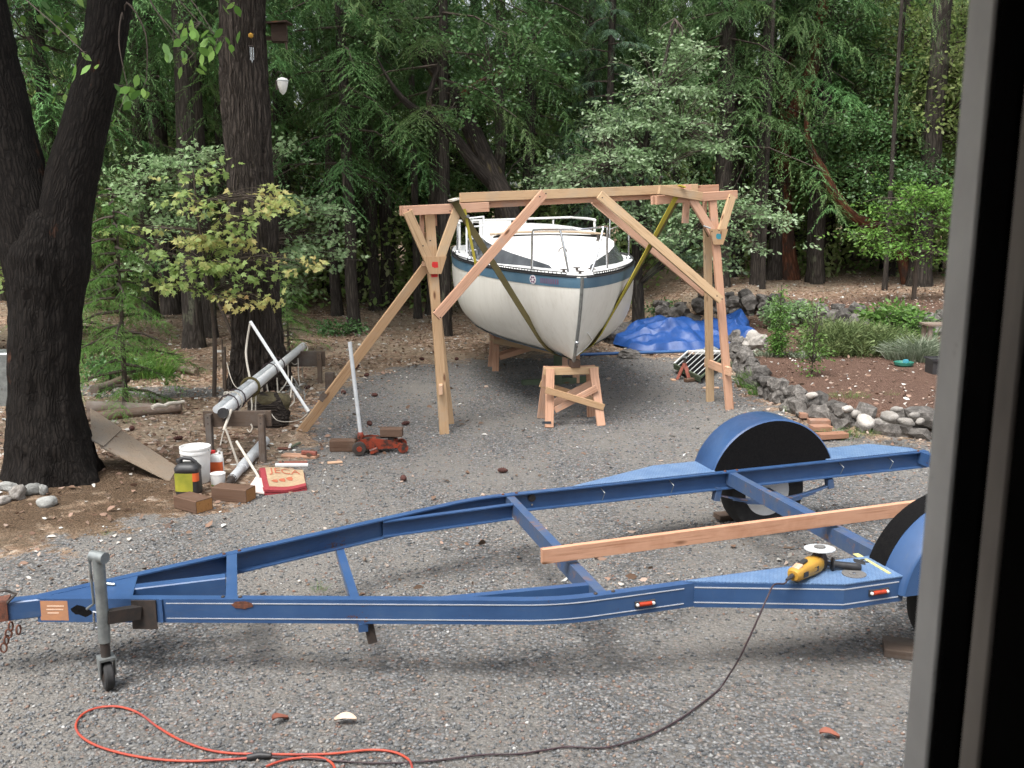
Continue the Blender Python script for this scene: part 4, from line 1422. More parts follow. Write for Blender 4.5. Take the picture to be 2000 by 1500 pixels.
# tackle: short cross pieces by the right head
MB().beam(at_y(1287, 370, 12.10), at_y(1370, 384, 12.42), W2, W4, (0, 0, 1), 0.003).build('cleat_board', M['khaki_wood'], gt)
MB().beam(at_y(1343, 360, 12.5), at_y(1338, 436, 12.5), W4 * 0.8, W2, GN, 0.003).build('hanging_board', M['fir_wood'], gt)
MB().beam(at_y(1353, 394, 12.42), at_y(1385, 462, 12.52), 0.02, 0.06, GN, 0.002).build('strap_tail', M['strap_dark'], gt)
MB().tube([at_y(1374, 441, 12.4), at_y(1388, 446, 12.38)], 0.010, 8).build('nail_head', M['galv'], gt)

# ================================================================== BOAT
BL = 7.0
BPSI = R(6.0)
BOW = at_y(1137, 541, 11.02)
BA = V(-math.sin(BPSI), math.cos(BPSI), 0)      # aft
BS = V(math.cos(BPSI), math.sin(BPSI), 0)       # picture right


def half_beam(t):
    if t < 0.5:
        return 1.235 * math.sin(math.pi / 2 * t / 0.5) ** 0.72
    return 1.235 * (1 - 0.13 * ((t - 0.5) / 0.5) ** 2)


def sheer(t):
    return BOW.z + 0.05 * float(sstep(0, 0.5, t))


def keelz(t):
    return 0.755 - 0.03 * t + 0.10 * t * t


def hull_exp(t):
    return 1.35 + 2.5 * float(sstep(-0.03, 0.40, t))


def hull_d(t, depth, sg, off=0.0):     # point a given depth below the sheer
    hz = min(1.0, max(0.0, depth / (sheer(t) - keelz(t))))
    return hull_pt(t, math.asin(hz ** (hull_exp(t) / 2)) * 2 / math.pi, sg, off)


def hull_pt(t, v, sg, off=0.0):
    p = hull_exp(t)
    ph = v * math.pi / 2
    y = half_beam(t) * max(math.cos(ph), 0) ** (2 / p)
    hz = math.sin(ph) ** (2 / p)
    z = sheer(t) + (keelz(t) - sheer(t)) * hz
    xa = BL * t + 0.5 * (1 - t) ** 7 * hz ** 1.6
    return BOW + BA * xa + BS * (sg * (y + off)) + V(0, 0, z - BOW.z)


bt = thing('sailboat', (BOW.x + BA.x * 3, BOW.y + BA.y * 3, 0), 'small white sailboat hull with blue sheer stripe, bow towards the camera', 'boat')


def loft(rows, closed=False):
    q = len(rows[0])
    vv = [p for r_ in rows for p in r_]
    ff = [(i * q + j, i * q + j + 1, (i + 1) * q + j + 1, (i + 1) * q + j) for i in range(len(rows) - 1) for j in range(q - 1)]
    return MB().add(vv, ff)


ts = [0, 0.004, 0.012, 0.025, 0.045, 0.07, 0.10, 0.14, 0.19, 0.25, 0.32, 0.4, 0.5, 0.62, 0.75, 0.88, 1.0]
vsx = [k / 22 for k in range(23)]
m, n, l, b = base_mat('hull_gelcoat')
g = nd(n, 'ShaderNodeTexCoord').outputs['Object']
t1 = noise(n, l, vecmul(n, l, g, (1, 1, 0.18)), 3.2, 6, 0.65)
r1 = ramp(n, [(0.35, (0.66, 0.64, 0.58)), (0.62, (0.72, 0.70, 0.64)), (0.8, (0.55, 0.515, 0.44))])
l.new(t1.outputs['Fac'], r1.inputs[0])
t2 = noise(n, l, vecmul(n, l, g, (6, 6, 1)), 3, 6, 0.7)
r2 = ramp(n, [(0.50, (0, 0, 0)), (0.85, (0.4, 0.4, 0.4))])
l.new(t2.outputs['Fac'], r2.inputs[0])
l.new(mixrgb(n, l, r2.outputs[0], r1.outputs[0], (0.40, 0.355, 0.27)), b.inputs['Base Color'])
b.inputs['Roughness'].default_value = 0.42
M['hull'] = m
m, n, l, b = base_mat('worn_blue_bottom_paint')
g = nd(n, 'ShaderNodeTexCoord').outputs['Object']
t1 = noise(n, l, vecmul(n, l, g, (1.2, 1.2, 5)), 4, 8, 0.75)
r1 = ramp(n, [(0.30, (0.50, 0.49, 0.44)), (0.42, (0.30, 0.35, 0.37)), (0.52, (0.08, 0.15, 0.22))])
l.new(t1.outputs['Fac'], r1.inputs[0])
l.new(r1.outputs[0], b.inputs['Base Color'])
b.inputs['Roughness'].default_value = 0.6
M['bottom'] = m
rows = []
for t_ in ts:
    rows.append([hull_pt(t_, v_, -1) for v_ in vsx] + [hull_pt(t_, v_, 1) for v_ in vsx[::-1][1:]])
hl = loft(rows)
hl.f.append(tuple(range((len(ts) - 1) * 45, len(ts) * 45)))
hull = hl.build('hull', M['hull'], bt, 50)
# patchy bottom paint below the waterline
for sg in (-1, 1):
    rr_ = []
    for t_ in ts[5:]:
        v0 = 0.80 - 0.26 * float(sstep(0.05, 0.4, t_))
        rr_.append([hull_pt(t_, v0 + (1 - v0) * k / 8, sg, 0.012) + V(0, 0, -0.010) for k in range(9)])
    loft(rr_).build('bottom_paint', M['bottom'], hull, 60)
# sheer stripe
M['stripe_blue'] = pmat('faded_blue_stripe', (0.055, 0.125, 0.19), (0.09, 0.165, 0.225), scale=4, rough=0.5, dirt=(0.14, 0.10, 0.13), dscale=5, dlo=0.6, dhi=0.85)
for sg in (-1, 1):
    loft([[hull_d(t_, d_, sg, 0.005) for d_ in (0.012, 0.05, 0.09, 0.128)] for t_ in ts]).build('sheer_stripe', M['stripe_blue'], hull, 60)
M['rubrail'] = flat('black_rub_rail', (0.02, 0.02, 0.022), 0.5)
for sg in (-1, 1):
    rb = MB()
    rb.tube([hull_pt(t_, 0.0, sg, 0.006) + V(0, 0, -0.003) for t_ in ts[1:]], 0.010, 8)
    rub = rb.build('rub_rail', M['rubrail'], bt, 60)
    # perforated aluminium toe rail
    tt = [0.02 + 0.6 * k / 150 for k in range(151)]
    toe = MB()
    lo_ = [hull_pt(t_, 0, sg, -0.012) + V(0, 0, 0.016) for t_ in tt]
    toe.tube(lo_, 0.007, 5)
    toe.tube([p + V(0, 0, 0.026) for p in lo_], 0.006, 5)
    for k in range(0, 150, 2):
        toe.beam(lo_[k], lo_[k] + V(0, 0, 0.026), 0.006, 0.022 * 1.0, BA)
    toe.build('toe_rail', M['rubrail'], rub)
# stem band
MB().tube([hull_pt(0.0, v_, 1) + BA * -0.006 for v_ in [k / 14 for k in range(0, 14)]], 0.020, 8, True, 1.6).build('stem_band', M['galv'], bt, 60)
pE = hull_pt(0.0, 0.62, 1) - BA * 0.03
MB().lathe([(0.022, 0), (0.022, 0.02), (0.012, 0.03)], pE, -BA, 12).build('bow_eye', M['chrome'], bt, 40)
MB().tube([pE - BA * 0.02 + V(0, 0, -0.005), pE - BA * 0.035 + V(0, 0, -0.03), pE - BA * 0.02 + V(0, 0, -0.055)], 0.006, 6).build('bow_eye_ring', M['dark_steel'], bt)


# deck and cabin
def deck_z(t, q):
    return sheer(t) + 0.03 + 0.05 * (1 - q * q) * min(1, half_beam(t))


rows = [[BOW + BA * (BL * t_) + BS * (q * (half_beam(t_) - 0.01)) + V(0, 0, deck_z(t_, q) - BOW.z - 0.015) for q in [-1 + k / 6 for k in range(13)]] for t_ in ts]
loft(rows).build('deck', M['gelcoat'], bt, 60)
CT = [0.085, 0.12, 0.17, 0.23, 0.29, 0.35, 0.42, 0.50, 0.58, 0.66]


def cab(t):
    q = (t - CT[0]) / (0.42 - CT[0])
    hgt = 0.27 * float(sstep(-0.35, 1.1, q)) - 0.27 * float(sstep(-0.35, 1.1, 0)) + 0.03
    wd = min(half_beam(t) - 0.14, 1.02) * (0.52 + 0.48 * float(sstep(-0.1, 0.6, q)))
    return (max(hgt, 0.03) if t > CT[0] + 0.001 else -0.05), wd


rows, sideL, sideR = [], [], []
for t_ in CT:
    hg_, wd = cab(t_)
    z0 = deck_z(t_, 0.6) - BOW.z - 0.03
    base = BOW + BA * (BL * t_)
    top_w = wd * 0.86
    rows.append([base + BS * (q * top_w) + V(0, 0, z0 + hg_ + 0.05 * (1 - q * q)) for q in [-1 + k / 5 for k in range(11)]])
    for sg, L_ in ((-1, sideL), (1, sideR)):
        L_.append([base + BS * (sg * wd) + V(0, 0, z0), base + BS * (sg * (wd * 0.93)) + V(0, 0, z0 + hg_ * 0.5), base + BS * (sg * top_w) + V(0, 0, z0 + hg_)])
cb_ = loft(rows)
q0 = rows[-1]
cabin = cb_.build('cabin_top', M['gelcoat'], bt, 60)
M['smoked'] = pmat('smoked_window', (0.055, 0.06, 0.068), (0.09, 0.095, 0.105), scale=3, rough=0.18, spec=0.6)
for L_ in (sideL, sideR):
    loft(L_).build('cabin_window', M['smoked'], cabin, 60)
MB().add(rows[-1] + [sideR[-1][0], sideL[-1][0]], [tuple(range(13))]).build('cabin_bulkhead', M['gelcoat'], cabin)
# sliding hatch / raised aft cabin top
M['tan_trim'] = flat('tan_trim', (0.36, 0.27, 0.18), 0.5)
h0, w0 = cab(0.40)
zc = deck_z(0.40, 0.6) + h0 + 0.01
ht = MB()
pw = [(-0.66, 0.0), (-0.60, 0.10), (-0.3, 0.135), (0, 0.15), (0.3, 0.135), (0.60, 0.10), (0.66, 0.0)]
loft([[BOW + BA * (BL * t_) + BS * a_ * k2 + V(0, 0, zc - BOW.z + b_ * hk - 0.02) for a_, b_ in pw] for t_, k2, hk in ((0.395, 1.15, 0.25), (0.405, 1.12, 0.62), (0.43, 1.08, 0.85), (0.5, 1.06, 1.0), (0.66, 1.06, 1.05))]).build('hatch_hood', M['gelcoat'], cabin, 60)
MB().tube([BOW + BA * (BL * 0.392) + BS * (a_ * 1.2) + V(0, 0, zc - BOW.z + 0.045 * (1 - (a_ / 0.7) ** 2) + 0.012) for a_ in [-0.66 + 0.11 * k for k in range(13)]], 0.020, 6).build('hatch_trim', M['tan_trim'], cabin)
# deck hardware
for t_, q in ((0.05, -0.25), (0.055, 0.3), (0.02, 0.0), (0.075, 0.05)):
    p = BOW + BA * (BL * t_) + BS * (q * 0.6) + V(0, 0, deck_z(t_, q) - BOW.z - 0.012)
    cl = MB().beam(p - BA * 0.05 + BS * 0.03 + V(0, 0, 0.028), p + BA * 0.05 - BS * 0.03 + V(0, 0, 0.028), 0.014, 0.014, ch=0.003)
    cl.beam(p, p + V(0, 0, 0.03), 0.03, 0.03, BA)
    cl.build('cleat', M['dark_steel'], bt)
for sg in (-1, 1):
    p = BOW + BA * (BL * 0.33) + BS * (sg * 0.62) + V(0, 0, deck_z(0.33, 0.6) - BOW.z + cab(0.33)[0] + 0.0)
    wn_ = MB().lathe([(0.03, 0), (0.02, 0.03), (0.025, 0.07)], p, n=12).build('winch', M['dark_steel'], bt)
    MB().beam(p + V(0, 0, 0.075) - BS * 0.1, p + V(0, 0, 0.075) + BS * 0.12 + BA * 0.05, 0.02, 0.012).build('winch_handle', M['dark_steel'], wn_)
p = BOW + BA * (BL * 0.2) + V(0, 0, deck_z(0.2, 0) - BOW.z + cab(0.2)[0])
MB().tube([p + BS * 0.05 * math.cos(k * 0.5236) + V(0, 0, 0.005 + 0.05 * max(0, math.sin(k * 0.5236))) for k in range(7)], 0.007, 6).build('pad_eye', M['dark_steel'], bt)
# bow pulpit
def rail(pts, name, r=0.013, mat='chrome', par=bt, per=8):
    return MB().tube(spline(pts, per), r, 8).build(name, M[mat], par, 60)


def bp(t, s_, z):
    return BOW + BA * (BL * t) + BS * s_ + V(0, 0, z)


pz = 0.50
pul = rail([bp(0.10, -0.47, 0.05), bp(0.098, -0.47, 0.3), bp(0.096, -0.465, pz - 0.03), bp(0.085, -0.42, pz), bp(0.04, -0.2, pz + 0.01), bp(0.015, 0.0, pz + 0.015), bp(0.04, 0.2, pz + 0.03), bp(0.085, 0.38, pz + 0.035), bp(0.096, 0.41, pz), bp(0.098, 0.41, 0.3), bp(0.10, 0.42, 0.05)], 'bow_pulpit')
rail([bp(0.035, -0.21, pz), bp(0.03, -0.16, 0.25), bp(0.03, -0.12, 0.04)], 'pulpit_leg', par=pul)
rail([bp(0.06, 0.31, pz + 0.03), bp(0.04, 0.22, 0.25), bp(0.03, 0.14, 0.04)], 'pulpit_leg', par=pul)
# side stanchions with lifelines and stern rail
for sg in (-1, 1):
    lf_t = MB()
    pts = [bp(0.098, sg * 0.44, pz)]
    for t_ in (0.36, 0.60):
        b0 = bp(t_, sg * (half_beam(t_) - 0.07), sheer(t_) - BOW.z + 0.02)
        b1 = b0 + V(0, 0, 0.50)
        s_o = MB().tube([b0, b1], 0.0125, 8).build('stanchion', M['chrome'], bt, 60)
        MB().lathe([(0.04, 0), (0.04, 0.01), (0.018, 0.04)], b0, n=10).build('stanchion_base', M['chrome'], s_o, 40)
        pts.append(b1)
    MB().tube(pts, 0.004, 6).build('lifeline', M['white_paint'], bt)
zr = 0.50
rail([bp(0.72, -1.08, 0.1), bp(0.72, -1.08, zr - 0.06), bp(0.74, -1.08, zr), bp(0.96, -1.02, zr), bp(1.0, -0.95, zr), bp(1.0, 0.0, zr + 0.03), bp(1.0, 0.95, zr + 0.06), bp(0.96, 1.02, zr + 0.06), bp(0.74, 1.08, zr + 0.05), bp(0.72, 1.08, zr - 0.02), bp(0.72, 1.08, 0.1)], 'stern_rail', 0.02, 'white_paint')
for s_ in (-0.75, -0.35, 0.2, 0.7):
    MB().tube([bp(1.0, s_, 0.1), bp(1.0, s_, zr + 0.02)], 0.016, 8).build('stern_post', M['white_paint'], bt, 60)
# boarding ladder lashed to the near-left stanchion
lad0, lad1 = bp(0.40, -1.10, 0.08), bp(0.44, -1.03, 0.08)
ld = MB().tube([lad0, lad0 + V(0, 0, 0.52)], 0.014, 8).build('boarding_ladder', M['alloy'], bt, 60)
MB().tube([lad1 + BS * 0.18, lad1 + BS * 0.18 + V(0, 0, 0.55)], 0.014, 8).build('ladder_side', M['alloy'], ld, 60)
for z in (0.08, 0.24, 0.40, 0.52):
    MB().tube([lad0 + V(0, 0, z), lad1 + BS * 0.18 + V(0, 0, z + 0.02)], 0.011, 8).build('rung', M['alloy'], ld, 60)
MB().prism([bp(0.46, -0.9, 0.30), bp(0.50, -0.42, 0.30), bp(0.50, -0.42, 0.56), bp(0.46, -0.9, 0.56)], BA * 0.008).build('weather_cloth', M['white_paint'], bt)
# emblem and worn lettering on the starboard stripe, chalked box on the port bow
m_pk = flat('faded_violet_print', (0.16, 0.075, 0.14), 0.6)
m_wh = flat('white_print', (0.7, 0.66, 0.68), 0.6)


def hull_quad(t0, t1, v0, v1, sg, off):
    return [hull_pt(t0, v0, sg, off), hull_pt(t1, v0, sg, off), hull_pt(t1, v1, sg, off), hull_pt(t0, v1, sg, off)]


em = MB()
cN = hull_d(0.083, 0.07, -1, 0.0085)
e1_ = (hull_d(0.09, 0.07, -1, 0.0085) - hull_d(0.076, 0.07, -1, 0.0085)).normalized()
e2_ = (hull_d(0.083, 0.04, -1, 0.0085) - hull_d(0.083, 0.10, -1, 0.0085)).normalized()
nrm = e1_.cross(e2_)
if nrm.dot(BA) > 0:
    nrm = -nrm
emb = MB().prism([cN + e1_ * 0.06 * math.cos(k * 0.3927) + e2_ * 0.052 * math.sin(k * 0.3927) for k in range(16)], nrm * 0.003).build('emblem', m_wh, hull)
for k in range(6):
    a_ = k * math.pi / 3
    c_ = cN + nrm * 0.0035 + e1_ * 0.034 * math.cos(a_) + e2_ * 0.030 * math.sin(a_)
    MB().prism([c_ + e1_ * 0.016 * math.cos(j * 1.0472) + e2_ * 0.013 * math.sin(j * 1.0472) for j in range(6)], nrm * 0.002).build('emblem_petal', m_pk, emb)
for t0 in [0.066 - 0.0042 * k for k in range(9)]:
    if t0 < 0.03:
        continue
    MB().add([hull_d(t0, 0.04, -1, 0.0075), hull_d(t0 - 0.0022, 0.04, -1, 0.0075), hull_d(t0 - 0.0022, 0.1, -1, 0.0075), hull_d(t0, 0.1, -1, 0.0075)], [(0, 1, 2, 3)]).build('worn_letter', m_pk, hull)
# chalk box
M['chalk'] = flat('chalk', (0.85, 0.84, 0.80), 0.9)
cbx = [(0.035, 0.53), (0.085, 0.60), (0.088, 0.78), (0.04, 0.82)]
ck2 = MB()
for (t0, v0), (t1, v1) in zip(cbx[:-1], cbx[1:]):
    ck2.tube([hull_pt(t0 + (t1 - t0) * k / 5, v0 + (v1 - v0) * k / 5, 1, 0.006) for k in range(6)], 0.012, 5)
ck2.build('chalk_mark', M['chalk'], hull)
# draft figures near the forefoot
m_bk = flat('black_print', (0.03, 0.04, 0.05), 0.7)
for k, t0 in enumerate((0.085, 0.095, 0.12, 0.13)):
    MB().add(hull_quad(t0, t0 + 0.006, 0.865, 0.885, -1, 0.006), [(0, 1, 2, 3)]).build('small_print', m_bk, hull)

# ------------------------------------------------------------------ lifting straps (a sling taut under the forefoot)
def conv_lower(pts):
    pts = sorted(pts)
    h = []
    for p in pts:
        while len(h) >= 2 and (h[-1][0] - h[-2][0]) * (p[1] - h[-2][1]) - (h[-1][1] - h[-2][1]) * (p[0] - h[-2][0]) <= 0:
            h.pop()
        h.append(p)
    return h


def sling(tsec, aL, aR, mat, name, label, w, off, right_only=False):
    c0 = BOW + BA * (BL * tsec)
    ps = []
    for sg in (-1, 1):
        for k in range(40):
            p = hull_pt(tsec, 0.25 + 0.75 * k / 39, sg, 0.012)
            ps.append(((p - c0).dot(BS), p.z - 0.008, (p - c0).dot(BA)))
    A = ((aL - c0).dot(BS), aL.z)
    B = ((aR - c0).dot(BS), aR.z)
    hullp = conv_lower([(a_, b_) for a_, b_, c_ in ps] + [A, B])
    zA, zB = (aL - c0).dot(BA), (aR - c0).dot(BA)
    look = {(round(a_, 6), round(b_, 6)): c_ for a_, b_, c_ in ps}
    P3 = []
    for a_, b_ in hullp:
        c_ = look.get((round(a_, 6), round(b_, 6)))
        if (a_, b_) == A:
            c_ = zA
        elif (a_, b_) == B:
            c_ = zB
        P3.append(c0 + BS * a_ + BA * c_ + V(0, 0, b_ - c0.z))
    if right_only:
        P3 = P3[min(range(len(P3)), key=lambda k: P3[k].z):]
    root = thing(name, tuple(P3[len(P3) // 2]), label, 'strap')
    mb = MB()
    dense = []
    for a_, b_ in zip(P3[:-1], P3[1:]):
        nseg = max(1, int((b_ - a_).length / 0.15))
        dense += [a_.lerp(b_, k / nseg) for k in range(nseg)]
    dense.append(P3[-1])
    vv, gg, dist = [], [], 0
    for i, p in enumerate(dense):
        d = (dense[min(i + 1, len(dense) - 1)] - dense[max(i - 1, 0)]).normalized()
        wv = (BA - d * BA.dot(d)).normalized()
        far = min(i, len(dense) - 1 - i) / (len(dense) / 2)
        tw = wv * math.cos(0.9 * (1 - far)) + d.cross(wv) * math.sin(0.9 * (1 - far)) * (1 if i < len(dense) / 2 and not right_only else -1)
        if i:
            dist += (p - dense[i - 1]).length
        nn_ = d.cross(tw).normalized()
        for a_, b_ in ((-w / 2, -0.003), (w / 2, -0.003), (w / 2, 0.003), (-w / 2, 0.003)):
            vv.append(p + tw * a_ + nn_ * b_ + BA * off)
            gg.append((dist, a_, b_))
    ff = [(i * 4 + j, i * 4 + (j + 1) % 4, (i + 1) * 4 + (j + 1) % 4, (i + 1) * 4 + j) for i in range(len(dense) - 1) for j in range(4)]
    mb.add(vv, ff, gg).build('webbing', M[mat], root, 40)
    return root


sl = sling(0.105, at_y(893, 402, 11.25), at_y(1327, 382, 12.35), 'strap_dark', 'lifting_strap', 'dark olive lifting strap passing under the bow from header to header', 0.105, 0.0)
sl2 = sling(0.11, at_y(904, 402, 11.27), at_y(1324, 376, 12.30), 'strap_yellow', 'lifting_strap', 'bright yellow lifting strap rising from the keel to the right header', 0.085, -0.03, True)
# wraps over the headers and the buckle
MB().beam(at_y(907, 408, 11.2), at_y(934, 540, 11.3), 0.03, 0.006, GN).build('strap_tail', M['strap_yellow'], sl)
MB().prism([at_y(879, 391, 11.15), at_y(892, 387, 11.15), at_y(912, 424, 11.18), at_y(905, 431, 11.18)], GN * 0.02).build('header_wrap', M['strap_dark'], sl)
MB().beam(at_y(879, 392, 11.13), at_y(893, 388, 11.16), 0.16, 0.02).build('header_wrap', M['rope'], sl)
MB().beam(at_y(904, 424, 11.2), at_y(917, 422, 11.2), 0.02, 0.03).build('buckle', M['chrome'], sl)
MB().beam(at_y(1326, 362, 12.3), at_y(1337, 366, 12.3), 0.2, 0.015).build('header_wrap', M['strap_yellow'], sl2)

# ================================================================== SAWHORSES
def sawhorse(name, c, ang_, htop, ln, dep, label, cols, braces=True, xtop=0.0):
    """trestle: top rail along ang_, four splayed legs, crossed braces on both faces"""
    r_ = thing(name, (c[0], c[1], 0), label, 'sawhorse')
    ax = V(math.cos(ang_), math.sin(ang_), 0)
    ay = V(-ax.y, ax.x, 0)
    o = V(c[0], c[1], 0)
    MB().beam(o - ax * (ln / 2) + V(0, 0, htop - 0.045), o + ax * (ln / 2) + V(0, 0, htop - 0.045), 0.038, 0.089, ch=0.003).build('top_rail', M[cols[0]], r_)
    MB().beam(o - ax * (ln / 2 - 0.02) + V(0, 0, htop - 0.045) + ay * 0.09, o + ax * (ln / 2 - 0.02) + V(0, 0, htop - 0.045) + ay * 0.09, 0.038, 0.089, ch=0.003).build('top_rail', M[cols[1]], r_)
    for sx_ in (-1, 1):
        for sy in (-1, 1):
            top = o + ax * (sx_ * (ln / 2 - 0.07)) + ay * (0.045 + sy * 0.085) + V(0, 0, htop - 0.01)
            bot = o + ax * (sx_ * (ln / 2 - 0.02)) + ay * (sy * dep / 2) + V(0, 0, 0.0)
            MB().beam(bot, top, 0.038, 0.10, ax, 0.003).build('leg', M[cols[1]], r_)
    if braces:
        for sy in (-1, 1):
            k = ay * (sy * (0.30 * dep + 0.02))
            if sy < 0:
                k = ay * -(0.27 * dep + 0.075)
            MB().beam(o - ax * (ln / 2 + 0.01) * 1.0 + k + V(0, 0, htop * 0.66), o + ax * (ln / 2 + 0.02) + k + V(0, 0, htop * 0.32), 0.038, 0.075, ch=0.003).build('cross_brace', M[cols[0]], r_)
            k2 = k + ay * (0.045 * -sy)
            MB().beam(o - ax * (ln / 2 - 0.10) + k2 + V(0, 0, htop * 0.28), o + ax * (ln / 2 - 0.06) + k2 + V(0, 0, htop * 0.66), 0.038, 0.075, ch=0.003).build('cross_brace', M[cols[1]], r_)
    return r_


s1 = sawhorse('sawhorse', (0.70, 11.66), 0.14, 0.66, 0.66, 0.55, 'new lumber sawhorse with crossed braces carrying the bow', ('khaki_wood', 'fir_wood'))
MB().beam(on_z(1059, 829, 0.03) + V(0.0, -0.035, 0.03), on_z(1076, 829, 0.03) + V(0, -0.035, 0.03), 0.004, 0.03).build('ink_stamp', m_bk, s1)
bk_ = MB().box((0.74, 11.70, 0.70), (0.11, 0.16, 0.085), 0.14, 0.004).build('wood_block', M['block_wood'], None, None, (0.74, 11.7, 0.66))
tag(bk_, 'small reddish wood block packed between the bow and the sawhorse', 'block')
s2 = sawhorse('sawhorse', (0.25, 15.65), 0.16, 0.72, 1.15, 0.5, 'second sawhorse further back under the middle of the hull', ('khaki_wood', 'fir_wood'))
MB().beam(V(-0.34, 15.2, 0.70), V(-0.34, 15.3, 0.58), 0.1, 0.02, (1, 0, 0)).build('broken_tip', M['pale_wood'], s2)
a_, b_ = on_z(1020, 748, 0.04), on_z(1146, 741, 0.04)
gb = MB().beam(a_, b_, 0.09, 0.09, ch=0.004).build('green_timber', M['green_wood'], None, None, tuple(a_))
tag(gb, 'green painted timber lying on the gravel under the hull', 'timber')
gk = MB().beam(V(0.66, 14.2, 0.0), V(0.66, 14.2, 0.72), 0.12, 0.09, (0, 1, 0), 0.004).build('keel_post', M['green_wood'], None, None, (0.66, 14.2, 0))
tag(gk, 'short green post propping the keel behind the front sawhorse', 'post')
gk = MB().beam(V(0.93, 14.3, 0.0), V(0.93, 14.3, 0.72), 0.10, 0.06, (0, 1, 0), 0.004).build('keel_post', M['pale_wood'], None, None, (0.93, 14.3, 0))
tag(gk, 'short pale wood post standing by the green keel prop', 'post')

# ================================================================== LEFT SIDE: mast on its rack, jack, cans, plywood
def gp(px, py, z=0.0):
    p = on_z(px, py, z)
    return V(p.x, p.y, gz(p.x, p.y) + z)


# rack trestles
def trestle(px0, px1, py, ytop0, ytop1, dist, label, low=0.0):
    a0, a1 = at_y(px0, ytop0, dist), at_y(px1, ytop0 + 1, dist)
    z0 = a0.z
    hgt_ = z0 - at_y(px0, ytop1, dist).z
    r_ = thing('mast_rack', (a0.x, dist, 0), label, 'rack')
    MB().beam(V(a0.x, dist, z0 - hgt_ / 2), V(a1.x, dist + 0.03, z0 - hgt_ / 2), 0.045, hgt_, ch=0.004).build('cross_board', M['old_wood'], r_)
    for q in (0.10, 0.88):
        x = a0.x + (a1.x - a0.x) * q
        MB().beam(V(x, dist - 0.055, gz(x, dist) - 0.03), V(x, dist - 0.05, z0 - 0.02), 0.075, 0.06, (1, 0, 0), 0.004).build('post', M['old_wood'], r_)
        for zz in (0.05, 0.11):
            MB().lathe([(0.009, 0), (0.009, 0.006)], V(x, dist - 0.083, z0 - zz), (0, -1, 0), 8).build('bolt_head', M['dark_steel'], r_)
    return r_


trestle(397, 528, 890, 803, 833, 9.75, 'weathered post-and-board rack holding the near end of the mast')
trestle(556, 634, 745, 686, 716, 14.35, 'weathered rack far back under the other end of the mast')
p = gp(645, 762)
o = MB().beam(V(p.x, p.y, -0.02), V(p.x, p.y, 0.25), 0.12, 0.09, (0, 1, 0), 0.006).build('short_post', M['old_wood'], None, None, tuple(p))
tag(o, 'short weathered stub post beside the raking prop', 'post')

m0, m1 = at_y(436, 806, 9.55), at_y(592, 676, 14.9)
mast = thing('mast_bundle', tuple(m0), 'silver sailboat mast and boom lashed together on the racks', 'mast')
dm = (m1 - m0).normalized()
d, s_, u_ = frame_of(dm)
MB().tube([m0, m1], 0.046, 18, True, 1.25).build('mast_tube', M['alloy'], mast, 50)
MB().tube([m0 + s_ * -0.085 + u_ * 0.015 + dm * 0.10, m0 + s_ * -0.085 + u_ * 0.015 + dm * 3.4], 0.040, 14).build('boom_tube', M['pvc'], mast, 50)
MB().tube([m0 - s_ * 0.02 - u_ * 0.095 + dm * 0.05, m1 - s_ * 0.02 - u_ * 0.09], 0.010, 6).build('sail_track', M['dark_steel'], mast)
MB().lathe([(0.05, 0), (0.05, 0.06), (0.043, 0.062)], m0 - dm * 0.03, dm, 18).build('mast_heel', M['black_plastic'], mast)
for q, mt in ((0.42, 'black_cord'), (0.78, 'black_cord'), (1.55, 'orange_cord'), (2.75, 'black_cord'), (3.3, 'black_cord'), (0.62, 'rope')):
    c_ = m0 + dm * q
    MB().tube([c_ + s_ * (0.10 * math.cos(k * 0.4488) - 0.04) + u_ * 0.105 * math.sin(k * 0.4488) for k in range(15)], 0.007 if mt != 'orange_cord' else 0.016, 6, False).build('lashing', M[mt if mt != 'orange_cord' else 'strap_dark'], mast, 60)
# spreader tube crossing the mast, with its wire
a_, b_ = at_y(489, 628, 11.9), at_y(600, 800, 11.55)
MB().tube([a_, b_], 0.020, 10).build('spreader', M['alloy'], mast, 50)
MB().lathe([(0.024, -0.02), (0.024, 0.03)], b_, (b_ - a_), 10).build('spreader_tip', M['white_paint'], mast, 50)
MB().tube(spline([a_, at_y(482, 670, 11.9), at_y(481, 700, 11.8), at_y(490, 748, 11.6)], 6), 0.013, 7).build('shroud_wire', M['rope'], mast, 60)


def hang(pts, r=0.009, name='rope_loop', mat='rope', par=None):
    MB().tube(spline([at_y(*q) for q in pts], 7), r, 6).build(name, M[mat], par or mast, 60)


hang([(560, 700, 13.3), (562, 740, 13.2), (540, 770, 12.8), (515, 772, 12.4), (512, 740, 12.3)])
hang([(590, 672, 14.6), (588, 700, 14.4), (575, 712, 14.3), (563, 700, 14.2)])
hang([(595, 672, 14.8), (601, 680, 14.8), (596, 690, 14.7), (590, 705, 14.6), (592, 742, 14.6)])
hang([(582, 700, 14.2), (583, 735, 14.0), (586, 752, 13.9)])
hang([(541, 738, 12.6), (543, 775, 12.5), (543, 788, 12.5), (520, 782, 12.3), (508, 760, 12.2)])
hang([(543, 788, 12.5), (560, 796, 12.5), (574, 785, 12.6), (573, 768, 12.6)])
hang([(500, 770, 11.2), (499, 800, 11.1), (500, 830, 11.1)], 0.007)
hang([(478, 775, 10.7), (470, 790, 10.6), (458, 800, 10.4), (452, 830, 10.2)])
hang([(443, 708, 12.6), (450, 735, 12.3), (460, 755, 12.0), (478, 762, 11.8), (495, 752, 11.8)], 0.005)
hang([(445, 778, 10.6), (438, 772, 10.5), (440, 766, 10.5), (449, 768, 10.5), (452, 776, 10.5), (470, 765, 10.9)], 0.010)
hang([(528, 805, 10.8), (540, 820, 10.7), (560, 824, 10.8), (585, 820, 11.0), (600, 808, 11.3)], 0.005)
